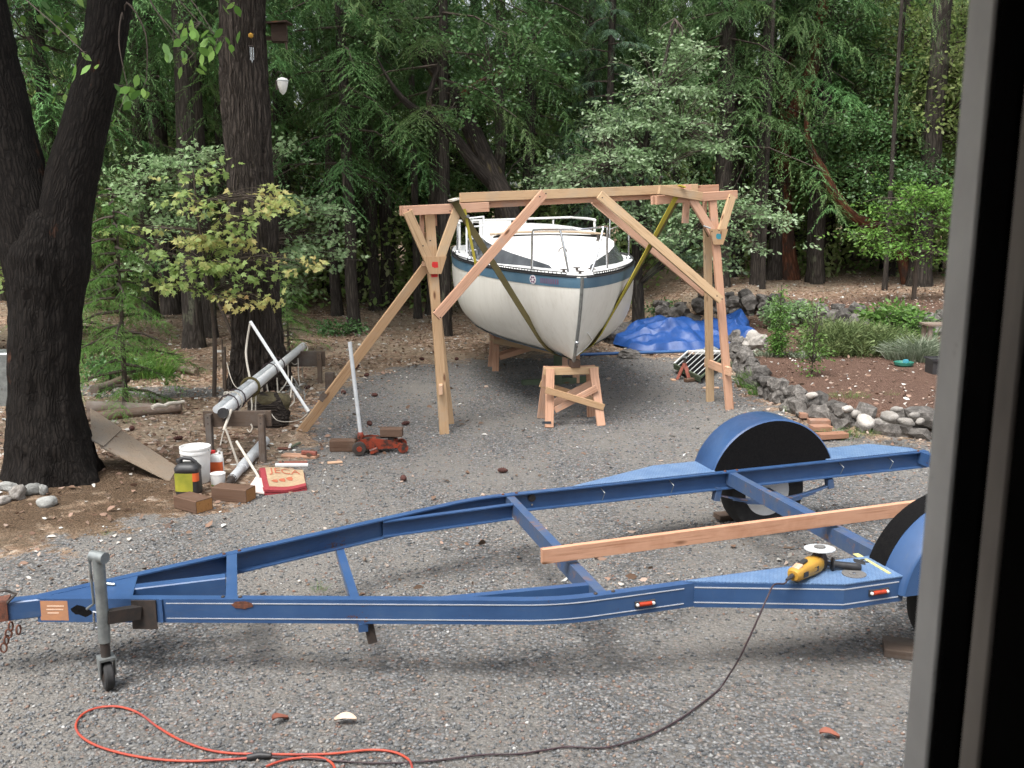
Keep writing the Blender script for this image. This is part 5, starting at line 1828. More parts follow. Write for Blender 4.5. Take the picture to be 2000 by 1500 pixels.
hang([(482, 838, 9.7), (488, 844, 9.7), (493, 836, 9.7), (490, 828, 9.7)], 0.007)
hang([(520, 745, 12.0), (530, 790, 11.9), (548, 800, 12.0), (566, 780, 12.4), (570, 735, 12.8)])
hang([(470, 778, 10.9), (462, 812, 10.7), (440, 835, 10.3), (430, 870, 10.0)], 0.007)
hang([(488, 760, 11.4), (492, 800, 11.2), (478, 822, 11.0), (468, 800, 10.9)])
p = at_y(585, 770, 13.2)
cl = MB()
for k in range(9):
    c_ = V(p.x + rng.uniform(-0.08, 0.08), 13.0 + rng.uniform(-0.2, 0.2), 0.05 + 0.16 * rng.random())
    ax = V(rng.uniform(-1, 1), rng.uniform(-1, 1), rng.uniform(-0.5, 1)).normalized()
    d, s2_, u2_ = frame_of(ax)
    cl.tube([c_ + s2_ * 0.11 * math.cos(j * 0.6283) + u2_ * 0.11 * math.sin(j * 0.6283) for j in range(11)], 0.004, 5, False)
cl.build('wire_coil', M['galv'], mast)

# loose poles leaning on the near rack
for (a_, b_, r0, mt, nm, lab) in ((at_y(441, 838, 9.5), gp(466, 912, 0.01), 0.011, 'rope', 'wood_pole', 'thin pale pole leaning against the near mast rack'),
                                  (at_y(452, 800, 9.6), at_y(437, 840, 9.5), 0.014, 'rope', 'wood_pole', 'short pale stick tied under the mast heel'),
                                  (at_y(462, 862, 9.35), gp(506, 935, 0.02), 0.013, 'rope', 'wood_pole', 'straight pale broomstick sloping down to the folded cloth')):
    o = MB().tube([a_, b_], r0, 10).build(nm, M[mt], None, 50, tuple(b_))
    tag(o, lab, 'pole')
a_, b_ = gp(452, 940, 0.05), gp(508, 872, 0.06)
pp = thing('pipe', tuple(a_), 'fat pale grey pipe lying on the ground under the mast rack', 'pipe')
MB().tube([a_, a_.lerp(b_, 0.35)], 0.042, 14).build('pipe_length', M['pvc'], pp, 50)
MB().tube([a_.lerp(b_, 0.33), b_ + (b_ - a_) * 0.2], 0.052, 14).build('pipe_length', M['pvc'], pp, 50)
MB().tube([a_ - (b_ - a_) * 0.12, a_ + (b_ - a_) * 0.02], [0.02, 0.045], 10).build('pipe_fitting', M['dark_steel'], pp, 50)

# ------------------------------------------------------------------ floor jack
fj = thing('floor_jack', tuple(gp(735, 890)), 'greasy red trolley jack with a long white handle on the gravel', 'jack')
ja, jb_ = gp(692, 884, 0.0), gp(790, 880, 0.0)
dj = (jb_ - ja)
dj.z = 0
LJ = dj.length
dj.normalize()
sj = V(dj.y, -dj.x, 0)
mid = ja + dj * 0.05
for k in (-1, 1):
    MB().prism([mid + sj * 0.075 * k + dj * a_ + V(0, 0, b_) for a_, b_ in ((0.0, 0.05), (0.02, 0.155), (0.12, 0.17), (0.33, 0.135), (LJ - 0.06, 0.095), (LJ - 0.06, 0.055), (0.2, 0.045))], sj * 0.008 * k).build('side_plate', M['red_steel'], fj)
MB().beam(mid + dj * 0.02 + V(0, 0, 0.11), mid + dj * 0.30 + V(0, 0, 0.115), 0.13, 0.08, ch=0.01).build('power_unit', M['dark_steel'], fj)
MB().beam(mid + dj * 0.14 + V(0, 0, 0.135), mid + dj * (LJ - 0.12) + V(0, 0, 0.12), 0.07, 0.04, ch=0.008).build('lift_arm', M['red_steel'], fj)
MB().lathe([(0.045, 0.11), (0.05, 0.15), (0.055, 0.155), (0.04, 0.16)], mid + dj * (LJ - 0.19), n=16).build('saddle', M['dark_steel'], fj)
for k in (-1, 1):
    c_ = ja + dj * 0.05 + sj * (0.13 * k) + V(0, 0, 0.075)
    wj = MB().lathe([(0.03, -0.028), (0.066, -0.028), (0.072, -0.02), (0.072, 0.02), (0.066, 0.028), (0.03, 0.028)], c_, sj, 20).build('rear_caster', M['dark_steel'], fj, 40)
    MB().lathe([(0.028, -0.035), (0.028, 0.035)], c_, sj, 12).build('hub', M['red_steel'], wj, 40)
    c_ = ja + dj * (LJ - 0.02) + sj * (0.10 * k) + V(0, 0, 0.055)
    wj = MB().lathe([(0.02, -0.02), (0.052, -0.02), (0.055, 0.0), (0.052, 0.02), (0.02, 0.02)], c_, sj, 20).build('front_wheel', M['red_steel'], fj, 40)
    MB().lathe([(0.02, -0.026), (0.02, 0.026)], c_, sj, 10).build('hub', M['dark_steel'], wj, 40)
c_ = mid + dj * 0.11 + sj * 0.12
MB().beam(c_ + V(0, 0, 0.03), c_ + dj * 0.08 + V(0, 0, 0.055), 0.05, 0.05, ch=0.006).build('foot_pedal', M['red_steel'], fj)
hp = mid + dj * 0.02 + V(0, 0, 0.15)
MB().lathe([(0.03, 0), (0.035, 0.03), (0.03, 0.06), (0.022, 0.07)], hp, (-0.02, 0.0, 1), 14).build('handle_socket', M['red_steel'], fj, 40)
ht_ = at_y(683, 668, hp.y)
MB().tube([hp + V(0, 0, 0.05), ht_], 0.021, 12).build('handle', M['pvc'], fj, 50)


def block(px, py, dims, rz, mat, lab, z=0.0, nm='timber_block', endm=True):
    p = gp(px, py)
    c_ = V(p.x, p.y, p.z + z + dims[2] / 2)
    r_ = thing(nm, (p.x, p.y, p.z + z), lab, 'block')
    MB().box(c_, dims, rz, 0.006).build('timber', M[mat], r_)
    if endm:
        x = V(math.cos(rz), math.sin(rz), 0)
        for k in (-1, 1):
            MB().box(c_ + x * (dims[0] / 2 + 0.0008) * k, (0.0016, dims[1] - 0.014, dims[2] - 0.014), rz).build('end_grain', M['block_end'], r_)
    return r_


block(671, 880, (0.27, 0.13, 0.12), 0.02, 'block_wood', 'brown timber block behind the red jack caster')
jz = mid + dj * (LJ - 0.19)
r_ = thing('timber_block', (jz.x, jz.y, 0.162), 'brown timber block balanced on the jack saddle', 'block')
MB().box((jz.x + 0.01, jz.y, 0.162 + 0.045), (0.23, 0.12, 0.088), -0.03, 0.006).build('timber', M['block_wood'], r_)
block(378, 995, (0.30, 0.17, 0.11), -0.62, 'block_wood', 'stained timber block nearest the trailer with a bright cut end')
block(457, 978, (0.34, 0.16, 0.12), -0.28, 'block_wood', 'longer stained timber block beside the folded cloth')

# ------------------------------------------------------------------ cans and pails
p = gp(385, 946)
pl_ = thing('pail', tuple(p), 'white plastic pail standing behind the black jug', 'pail')
MB().lathe([(0.125, 0), (0.13, 0.01), (0.148, 0.30), (0.155, 0.302), (0.155, 0.325), (0.149, 0.327), (0.149, 0.345), (0.156, 0.347), (0.156, 0.365), (0.145, 0.366), (0.14, 0.33), (0.122, 0.02)], p, n=28, caps=False).build('bucket', M['white_paint'], pl_, 40)
MB().lathe([(0.0, 0.33), (0.143, 0.33), (0.143, 0.34), (0.0, 0.345)], p, n=24, caps=False).build('lid', M['white_paint'], pl_, 40)
MB().tube([p + V(0.15 * math.cos(k * 0.31416), -0.03 - 0.02 * math.sin(k * 0.31416), 0.34 - 0.10 * math.sin(k * 0.31416)) for k in range(11)], 0.003, 5, False).build('wire_handle', M['galv'], pl_)
pl_.scale = (0.9, 0.9, 0.92)

m_lab = pmat('green_yellow_label', (0.32, 0.30, 0.03), (0.20, 0.21, 0.02), scale=7, rough=0.5)
m_lab2 = pmat('orange_label', (0.62, 0.12, 0.03), (0.55, 0.09, 0.02), scale=7, rough=0.5)


def squircle(c_, a, b, z, K=20, pw=0.5):
    out = []
    for k in range(K):
        q = 2 * math.pi * k / K
        out.append(c_ + V(a * abs(math.cos(q)) ** pw * math.copysign(1, math.cos(q)), b * abs(math.sin(q)) ** pw * math.copysign(1, math.sin(q)), z))
    return out


def jug(name, p, prof, mat, par):
    mb = MB()
    K = 20
    vv, ff = [], []
    for a, b, z in prof:
        vv += squircle(p, a, b, z, K)
    for i in range(len(prof) - 1):
        for k in range(K):
            ff.append((i * K + k, i * K + (k + 1) % K, (i + 1) * K + (k + 1) % K, (i + 1) * K + k))
    ff += [tuple(range(K - 1, -1, -1)), tuple(range((len(prof) - 1) * K, len(prof) * K))]
    return mb.add(vv, ff).build(name, mat, par, 40)


p = gp(370, 968)
jg = thing('jug', tuple(p), 'black plastic jug with green and orange label and moulded handle', 'jug')
jug('body', p, [(0.100, 0.075, 0), (0.106, 0.080, 0.012), (0.108, 0.082, 0.05), (0.106, 0.08, 0.215), (0.110, 0.084, 0.22), (0.110, 0.084, 0.245), (0.085, 0.065, 0.275), (0.05, 0.045, 0.285)], M['black_plastic'], jg)
MB().tube([p + V(-0.075, 0, 0.255), p + V(-0.07, 0, 0.315), p + V(-0.03, 0, 0.328), p + V(0.03, 0, 0.32), p + V(0.07, 0, 0.29), p + V(0.085, 0, 0.25)], 0.017, 10).build('handle', M['black_plastic'], jg, 60)
MB().lathe([(0.03, 0.28), (0.03, 0.305), (0.025, 0.31)], p + V(-0.075, 0.01, 0.005), n=14).build('cap', M['black_plastic'], jg, 40)
sq = lambda a, b, z0, z1, k0, k1: [squircle(p, a, b, z0, 40)[k % 40] for k in range(k0, k1)] + [squircle(p, a, b, z1, 40)[k % 40] for k in range(k1 - 1, k0 - 1, -1)]


def wrap(par, a, b, z0, z1, k0, k1, mat, name='label'):
    lo, hi = squircle(p, a, b, z0, 60), squircle(p, a, b, z1, 60)
    vv = [lo[k % 60] for k in range(k0, k1)] + [hi[k % 60] for k in range(k0, k1)]
    n_ = k1 - k0
    return MB().add(vv, [(i, i + 1, n_ + i + 1, n_ + i) for i in range(n_ - 1)]).build(name, mat, par, 60)


wrap(jg, 0.1095, 0.0835, 0.04, 0.205, 32, 49, m_lab)
wrap(jg, 0.1095, 0.0835, 0.13, 0.205, 48, 59, m_lab2)
p = gp(424, 935)
jg = thing('jug', tuple(p), 'small white jug with orange label and red cap beside the pail', 'jug')
jug('body', p, [(0.060, 0.045, 0), (0.066, 0.05, 0.01), (0.066, 0.05, 0.17), (0.05, 0.04, 0.205), (0.03, 0.028, 0.215), (0.03, 0.028, 0.225)], M['white_paint'], jg)
MB().tube([p + V(0.015, 0, 0.205), p + V(0.03, 0, 0.25), p + V(0.055, 0, 0.235), p + V(0.06, 0, 0.16)], 0.011, 8).build('handle', M['white_paint'], jg, 60)
MB().lathe([(0.022, 0.225), (0.022, 0.25), (0.018, 0.252)], p + V(-0.025, 0, 0), n=12).build('cap', M['red_mark'], jg, 40)
wrap(jg, 0.0675, 0.0515, 0.02, 0.15, 30, 60, m_lab2)
p = gp(427, 956)
cn = thing('paint_can', tuple(p), 'little white can with a green base before the pail', 'can')
MB().lathe([(0.060, 0.035), (0.062, 0.04), (0.066, 0.125), (0.069, 0.128), (0.069, 0.135), (0.06, 0.137), (0.058, 0.127), (0.0, 0.127)], p, n=22, caps=False).build('can_body', M['white_paint'], cn, 40)
MB().lathe([(0.058, 0), (0.0615, 0.037)], p, n=22).build('can_base', pmat('leaf_green_print', (0.16, 0.24, 0.03), (0.13, 0.20, 0.03), rough=0.5), cn, 40)

# ------------------------------------------------------------------ folded rug
m_rug = pmat('buff_woven_rug', (0.42, 0.31, 0.19), (0.36, 0.25, 0.15), scale=40, rough=0.95, bmp=0.4)
m_red = pmat('dark_red_rug_border', (0.30, 0.035, 0.045), (0.24, 0.03, 0.035), scale=40, rough=0.95, bmp=0.4)
m_mot = pmat('rust_red_motif', (0.42, 0.12, 0.06), (0.36, 0.10, 0.05), scale=40, rough=0.95)
ra, rb_, rc, rd = gp(507, 924), gp(592, 924), gp(598, 960), gp(517, 970)
rg = thing('folded_rug', tuple(ra), 'folded buff rug with dark red border and red lettering on the gravel', 'rug')


def rugp(u, v, z=0.0):
    p_ = (ra.lerp(rb_, u)).lerp(rd.lerp(rc, u), v)
    return V(p_.x, p_.y, p_.z + 0.035 + z + 0.012 * math.sin(5 * u + 2 * v) + 0.01 * math.sin(9 * v))


def rugpatch(u0, u1, v0, v1, z, mat, par, name, K=8, thick=0.02):
    vv = [rugp(u0 + (u1 - u0) * i / K, v0 + (v1 - v0) * j / K, z) for j in range(K + 1) for i in range(K + 1)]
    n_ = (K + 1) ** 2
    vv += [q - V(0, 0, thick) for q in vv]
    ff = []
    for j in range(K):
        for i in range(K):
            q = j * (K + 1) + i
            ff += [(q, q + 1, q + K + 2, q + K + 1), (n_ + q, n_ + q + K + 1, n_ + q + K + 2, n_ + q + 1)]
    for i in range(K):
        for e0, e1 in ((i, i + 1), (K * (K + 1) + i, K * (K + 1) + i + 1), (i * (K + 1), (i + 1) * (K + 1)), (i * (K + 1) + K, (i + 1) * (K + 1) + K)):
            ff.append((e0, e1, n_ + e1, n_ + e0))
    return MB().add(vv, ff).build(name, mat, par, 50)


fld = rugpatch(0.13, 1.0, 0.0, 0.88, 0, m_rug, rg, 'field')
rugpatch(0.0, 0.127, 0.0, 1.0, 0.001, m_red, rg, 'border')
rugpatch(0.13, 1.0, 0.885, 1.0, 0.001, m_red, rg, 'border')
rugpatch(-0.02, 1.02, -0.02, 1.0, -0.025, m_red, rg, 'under_fold', thick=0.03)
txt = bpy.data.curves.new('rug_letters', 'FONT')
txt.body = 'JECA'
txt.size = 0.085
to = bpy.data.objects.new('lettering', txt)
C.objects.link(to)
dg_ = bpy.context.evaluated_depsgraph_get()
tm = bpy.data.meshes.new_from_object(to.evaluated_get(dg_))
bpy.data.objects.remove(to)
wmax = max(v.co.x for v in tm.vertices)
for v in tm.vertices:
    u_, w_2 = 0.22 + 0.70 * v.co.x / wmax, 0.30 - v.co.y * 3.4
    q = rugp(u_, w_2, 0.004)
    v.co = q - OFF[rg]
tm.materials.clear()
link_mesh('lettering', tm, m_mot, fld)
for k in range(3):
    pts = [rugp(0.30 + 0.18 * k + 0.07 * math.cos(j * 1.0472) * (1 + 0.4 * (j % 2)), 0.60 - 0.07 * k + 0.07 * math.sin(j * 1.0472) * (1 + 0.3 * (j % 2)), 0.004) for j in range(6)]
    MB().add(pts, [tuple(range(6))]).build('motif', m_mot, fld)
pa_ = [gp(482, 962, 0.01), gp(500, 935, 0.012), gp(516, 940, 0.02), gp(516, 968, 0.015)]
pw_ = MB().prism(pa_, (0, 0, 0.012)).build('cloth_corner', pmat('pinkish_white_cloth', (0.62, 0.52, 0.48), (0.55, 0.46, 0.42), rough=0.95), rg)

# scraps
def slat(name, px0, py0, px1, py1, w, h, mat, lab, cat='scrap', z=0.0):
    a_, b_ = gp(px0, py0, z + h / 2 + 0.004), gp(px1, py1, z + h / 2 + 0.004)
    o = MB().beam(a_, b_, w, h, ch=min(w, h) * 0.15).build(name, M[mat], None, None, tuple(a_))
    return tag(o, lab, cat)


slat('wood_scrap', 553, 890, 620, 893, 0.11, 0.025, 'fir_wood', 'reddish offcut board lying by the rug')
slat('wood_scrap', 590, 885, 618, 887, 0.04, 0.04, 'pink_steel', 'small red stick lying on the offcut board', 'stick', 0.03)
slat('white_stick', 538, 911, 602, 910, 0.035, 0.03, 'white_paint', 'white painted stick lying on the gravel above the rug', 'stick')
slat('red_strip', 545, 906, 600, 905, 0.05, 0.015, 'pink_steel', 'thin red strip lying behind the white stick', 'stick')
a_, b_ = gp(545, 876, 0.012), gp(586, 866, 0.012)
tw = thing('hand_trowel', tuple(a_), 'hand trowel with pale handle lying by the prop foot', 'trowel')
MB().prism([a_ + V(-0.02, -0.03, 0), a_ + V(0.1, -0.04, 0), a_ + V(0.13, 0.0, 0.0), a_ + V(0.1, 0.05, 0), a_ + V(-0.02, 0.05, 0)], (0, 0, 0.006)).build('blade', M['rust'], tw)
MB().tube([a_ + V(0.12, 0.01, 0.015), b_ + V(0, 0, 0.01)], 0.013, 8).build('handle', M['green_wood'], tw)
MB().tube([a_ + V(0.11, 0.005, 0.015), a_.lerp(b_, 0.55) + V(0, 0, 0.014)], 0.015, 8).build('ferrule', M['white_paint'], tw)
slat('flat_stone_slab', 640, 905, 668, 902, 0.05, 0.015, 'pale_wood', 'pale wood sliver under the jack caster', 'scrap')

# ------------------------------------------------------------------ plywood leaning on the big tree
q1, q2, q3, q4 = at_y(176, 800, 9.75), gp(348, 918, 0.02), gp(332, 946, 0.0), at_y(178, 862, 9.12)
nn = (q2 - q1).cross(q4 - q1).normalized()
if nn.z > 0:
    nn = -nn
e_t, e_b = q1.lerp(q2, 0.34), q4.lerp(q3, 0.12)
o = MB().prism([e_t, q2, q3, e_b], nn * 0.015).build('plywood_sheet', M['plywood'], None, None, tuple(q3))
tag(o, 'tan weathered plywood sheet sloping from the trunk to the ground', 'plywood')
lift = -nn * 0.004
o = MB().prism([q1 + lift, e_t.lerp(q2, 0.04) + lift, e_b.lerp(q3, 0.04) + lift, q4 + lift], -nn * 0.012).build('plywood_sheet', M['plywood'], None, None, tuple(q4))
tag(o, 'greyer plywood piece overlapping the top of the leaning sheet', 'plywood')

# logs and timbers behind
for a_, b_, r0, r1, mt, lab in ((gp(172, 797, 0.1), gp(352, 797, 0.07), 0.09, 0.06, 'grey_log', 'thick grey log lying behind the leaning plywood'), (gp(172, 815, 0.05), gp(330, 800, 0.05), 0.07, 0.05, 'grey_log', 'second grey log lying in front of the thick one'),
                            (gp(300, 795, 0.16), gp(356, 786, 0.14), 0.03, 0.02, 'rope', 'pale split branch resting on the grey logs'),
                            (gp(322, 713, 0.06), gp(382, 727, 0.05), 0.06, 0.05, 'grey_log', 'weathered pole lying beyond the grass clump'),
                            (gp(185, 760, 0.05), gp(300, 722, 0.05), 0.07, 0.05, 'old_wood', 'dark rotten log under the small fir')):
    pts = [a_.lerp(b_, k / 6) + V(rng.uniform(-.02, .02), rng.uniform(-.02, .02), rng.uniform(-.015, .015)) for k in range(7)]
    o = MB().tube(pts, [r0 + (r1 - r0) * k / 6 for k in range(7)], 12, jit=0.15).build('log', M[mt], None, 50, tuple(a_))
    tag(o, lab, 'log')

# ================================================================== RIGHT: tarp, grille, jack stand, wood stack, garage door frame
# tarp: crumpled sheet heaped on the ground
TP = [on_z(1218, 682, 0.02), on_z(1262, 640, 0.30), on_z(1318, 622, 0.55), on_z(1365, 636, 0.4), on_z(1420, 632, 0.4), on_z(1438, 658, 0.05), on_z(1385, 680, 0.02), on_z(1330, 690, 0.02), on_z(1270, 688, 0.02)]
cxy = V(3.15, 18.3, 0)
NU, NV = 120, 70
FOLDS = [(random.Random(k).uniform(0, 3.14), random.Random(k + 50).uniform(*fr_), am, random.Random(k + 90).random()) for k, (fr_, am) in enumerate([((0.7, 1.0), 0.22)] * 3 + [((1.4, 2.2), 0.13)] * 5 + [((3.0, 5.0), 0.06)] * 7)]
vv, ff = [], []
rtp = random.Random(5)
for j in range(NV + 1):
    for i in range(NU + 1):
        inner = 0 < i < NU and 0 < j < NV
        u_ = i / NU
        v_ = j / NV
        x = 1.98 + 2.35 * u_ + 0.12 * math.sin(7 * v_ + 3 * u_)
        y = 17.25 + 0.35 * u_ + (1.5 + 0.5 * math.sin(3.0 * u_)) * v_ + 0.09 * math.sin(11 * u_)
        edge = max(0.0, min(u_ / 0.2, (1 - u_) / 0.07, v_ / 0.3, (1 - v_) / 0.2, 1))
        hump = 0.13 * math.exp(-((u_ - 0.42) / 0.26) ** 2) + 0.10 * math.exp(-((u_ - 0.88) / 0.16) ** 2) + 0.06
        q = Vector((x * 1.5, y * 1.5, 0.3))
        w = mnoise.noise(q * 0.8) * 0.7
        # the sheet breaks along straight creases: triangle folds laid over each other
        fold = 0.0
        for (fa, ff_, am, ph) in FOLDS:
            q1 = (x + 0.12 * w) * math.cos(fa) + (y + 0.10 * w) * math.sin(fa)
            tt_ = (q1 * ff_ + ph) % 1.0
            lw = 0.5 + 0.5 * mnoise.noise(Vector((x * 0.9 + ph * 9, y * 0.9, ph * 5)))
            fold += am * (abs(tt_ * 2 - 1)) * max(0.0, lw)
        z = edge * (hump * (0.65 + 0.4 * v_) + 0.62 * fold * (0.55 + 0.45 * edge)) + 0.010 + 0.25 * (1 - edge) * fold * min(1, edge * 6 + 0.15)
        x += 0.05 * mnoise.noise(q * 2.1) * edge
        y += 0.10 * mnoise.noise(q * 1.9 + Vector((5, 5, 5)))
        vv.append(V(x, y, max(gz(x, y), 0) + z))
for j in range(NV):
    for i in range(NU):
        q = j * (NU + 1) + i
        if rtp.random() < 0.5:
            ff += [(q, q + 1, q + NU + 2), (q, q + NU + 2, q + NU + 1)]
        else:
            ff += [(q, q + 1, q + NU + 1), (q + 1, q + NU + 2, q + NU + 1)]
M['tarp'] = pmat('blue_tarpaulin', (0.010, 0.050, 0.19), (0.014, 0.064, 0.235), scale=4, rough=0.5, bmp=0.5, bscale=10)
tp = MB().add(vv, ff).build('tarp', M['tarp'], None, 13, (3.1, 17.6, 0))
tag(tp, 'crumpled blue tarpaulin heaped on the ground behind the lifting frame', 'tarp')
a_, b_ = on_z(1140, 694, 0.03), on_z(1345, 686, 0.05)
o = MB().tube([a_ + V(-0.2, 0, 0.01), b_], 0.028, 10).build('blue_pole', pmat('blue_painted_pole', (0.035, 0.11, 0.28), (0.03, 0.09, 0.23), rough=0.4), None, 50, tuple(a_))
tag(o, 'long blue pole lying on the ground in front of the tarp', 'pole')

# grille: green frame with white slats, leaning
ga, gb_, gc_, gd_ = at_y(1316, 712, 14.75), at_y(1345, 686, 15.5), at_y(1421, 686, 15.6), at_y(1370, 738, 14.65)
gq = [V(ga.x, ga.y, 0.18), V(gb_.x, gb_.y, 0.40), V(gc_.x, gc_.y, 0.42), V(gd_.x, gd_.y, 0.12)]
gq = [on_z(1316, 711, 0.16), on_z(1344, 686, 0.22), on_z(1424, 686, 0.24), on_z(1369, 737, 0.10)]
gr_ = thing('grille', (gq[3].x, gq[3].y, 0), 'dark green frame with white slats leaning by the stone edging', 'grille')
gn = (gq[1] - gq[0]).cross(gq[3] - gq[0]).normalized()
for i in range(4):
    MB().beam(gq[i], gq[(i + 1) % 4], 0.022, 0.03, gn, 0.003).build('frame_bar', M['white_paint'] if i in (0, 1) else M['green_frame'] if 'green_frame' in M else M['green_wood'], gr_)
for k in range(1, 7):
    t_ = k / 7
    MB().beam(gq[0].lerp(gq[3], t_), gq[1].lerp(gq[2], t_), 0.009, 0.012, gn, 0.002).build('slat', M['white_paint'], gr_)
bx_ = MB()
bx_.prism([q - gn * 0.06 * (1 if gn.z > 0 else -1) for q in gq], gn * -0.01).build('back_tray', M['black_paint'], gr_)
for i in (3, 0):
    j = (i + 1) % 4
    up = 1 if gn.z > 0 else -1
    MB().prism([gq[i], gq[j], gq[j] - gn * 0.075 * up, gq[i] - gn * 0.075 * up], (gq[1] - gq[0]).normalized() * 0.008).build('tray_side', M['green_wood'], gr_)

# red jack stand
p = gp(1336, 741)
js = thing('jack_stand', tuple(p), 'small faded red jack stand in front of the green grille', 'jack stand')
js.scale = (1.0,) * 3
for k in range(4):
    a0 = k * math.pi / 2 + 0.5
    bq = p + V(0.13 * math.cos(a0), 0.13 * math.sin(a0), 0)
    MB().beam(bq, p + V(0.025 * math.cos(a0), 0.025 * math.sin(a0), 0.2), 0.085 - 0.02, 0.006, V(math.cos(a0), math.sin(a0), 0.4)).build('leg', M['pink_steel'], js)
MB().lathe([(0.04, 0.17), (0.032, 0.22), (0.028, 0.24)], p, n=12).build('collar', M['pink_steel'], js)
MB().lathe([(0.018, 0.2), (0.018, 0.32)], p, n=10).build('ratchet_post', M['dark_steel'], js)
MB().beam(p + V(-0.04, 0, 0.325), p + V(0.04, 0, 0.335), 0.03, 0.02).build('saddle', M['galv'], js)
slat('wood_scrap', 1338, 743, 1358, 741, 0.07, 0.05, 'block_wood', 'dark wood block with pale top at the jack stand foot', 'scrap')
slat('wood_scrap', 1313, 741, 1317, 743, 0.06, 0.02, 'pale_wood', 'pale wood chip left of the jack stand', 'scrap')
slat('wood_scrap', 1373, 757, 1404, 757, 0.05, 0.02, 'pale_wood', 'pale wood strip lying between the frame legs', 'scrap')
M['red_board'] = lumber('reddish_cut_board', (0.30, 0.165, 0.11), (0.26, 0.135, 0.085), 0.15)
# cut wood stacked by the edging, behind the far fender
for k, (px, py, w, z, lab) in enumerate(((1586, 822, 0.26, 0.0, 'first red cut board showing above the far fender'), (1603, 835, 0.24, 0.0, 'second red cut board below the first behind the fender'), (1606, 847, 0.22, 0.0, 'short red cut board third down behind the fender'), (1628, 862, 0.34, 0.0, 'wide red cut board lying just behind the trailer rail'))):
    p = gp(px, py)
    o = MB().box((p.x, p.y + 0.08, p.z + 0.05), (w, 0.14, 0.055), 0.12 * (k - 1), 0.003).build('cut_board', M['red_board'], None, None, (p.x, p.y, p.z))
    tag(o, lab, 'board', 'cut boards by the edging')
# thin metal stake
p = gp(1822, 868)
o = MB().tube([p, p + V(0, 0, 0.32)], 0.012, 8).build('metal_stake', M['galv'], None, 50, tuple(p))
tag(o, 'thin grey metal stake standing at the garden edge by the door frame', 'stake')

# ------------------------------------------------------------------ garage the camera looks out of
m_jamb = pmat('grey_white_painted_jamb', (0.68, 0.655, 0.61), (0.58, 0.555, 0.52), scale=6, rough=0.6, dirt=(0.16, 0.14, 0.12), dscale=5, dlo=0.62, dhi=0.72)
m_dark = pmat('black_weather_strip', (0.003, 0.003, 0.003), (0.005, 0.0045, 0.0045), rough=1.0, spec=0.0)  # near-black strip paints in the shadow of the gap beside the jamb
m_trim = pmat('stained_brown_trim', (0.30, 0.26, 0.22), (0.16, 0.135, 0.115), scale=5, rough=0.7, stretch=(0.3, 1, 1))
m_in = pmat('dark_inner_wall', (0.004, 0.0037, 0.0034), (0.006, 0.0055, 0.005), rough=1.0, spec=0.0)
df = thing('garage', (0.68, 1.55, 0), 'open garage we look out of, grey jamb and black strip on the right', 'garage')


def post(x, y0, y1, wx, mat, name, z1=3.4):
    return MB().beam(V(x + wx / 2 - 0.022, (y0 + y1) / 2, -0.05), V(x + wx / 2 + 0.012, (y0 + y1) / 2, z1), wx, y1 - y0, (0, 1, 0), 0.004).build(name, mat, df)


post(0.706, 1.55, 1.64, 0.12, m_jamb, 'jamb')
post(0.712, 1.46, 1.545, 0.12, m_dark, 'weather_strip')
post(0.714, 1.395, 1.455, 0.12, m_trim, 'inner_trim')
post(0.716, 0.2, 1.39, 0.12, m_in, 'inner_wall')
MB().beam(V(0.86, 1.5, 1.6), V(3.6, 1.5, 1.6), 0.2, 3.3).build('front_wall', m_jamb, df)
MB().beam(V(-3.6, 1.5, 1.6), V(-3.0, 1.5, 1.6), 0.2, 3.3).build('front_wall', m_jamb, df)
MB().beam(V(-3.6, -1.3, 3.32), V(3.6, -1.3, 3.32), 6.2, 0.12).build('roof', m_in, df)
MB().beam(V(-3.65, -4.3, 1.6), V(-3.65, 1.39, 1.6), 0.1, 3.3).build('side_wall', m_in, df)
MB().beam(V(3.65, -4.3, 1.6), V(3.65, 1.39, 1.6), 0.1, 3.3).build('side_wall', m_in, df)
MB().beam(V(-3.55, -4.35, 1.6), V(3.55, -4.35, 1.6), 0.1, 3.3).build('rear_wall', m_in, df)

# ================================================================== TREES
M['bark_fir'] = barkmat('furrowed_fir_bark', (0.046, 0.037, 0.031), (0.098, 0.080, 0.068), (0.14, 0.13, 0.115), 1.5, 0.16, 1.0, 0.04, 0.68)
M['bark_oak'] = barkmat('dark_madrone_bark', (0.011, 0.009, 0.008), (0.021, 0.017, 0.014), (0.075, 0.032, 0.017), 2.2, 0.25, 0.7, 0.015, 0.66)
M['bark_far'] = barkmat('shaded_conifer_bark', (0.048, 0.041, 0.035), (0.095, 0.08, 0.068), (0.12, 0.125, 0.088), 1.2, 0.2, 0.7, 0.02, 0.6)
M['bark_madrone'] = barkmat('peeling_red_madrone_bark', (0.10, 0.04, 0.025), (0.20, 0.085, 0.045), (0.045, 0.032, 0.026), 1.0, 0.25, 0.5, 0.015, 0.5)
M['bark_moss'] = barkmat('mossy_leaning_bark', (0.026, 0.021, 0.018), (0.052, 0.042, 0.034), (0.075, 0.06, 0.028), 1.1, 0.25, 0.7, 0.02, 0.58)
M['twig'] = pmat('brown_twig', (0.075, 0.055, 0.042), (0.05, 0.038, 0.03), scale=12, rough=0.9)

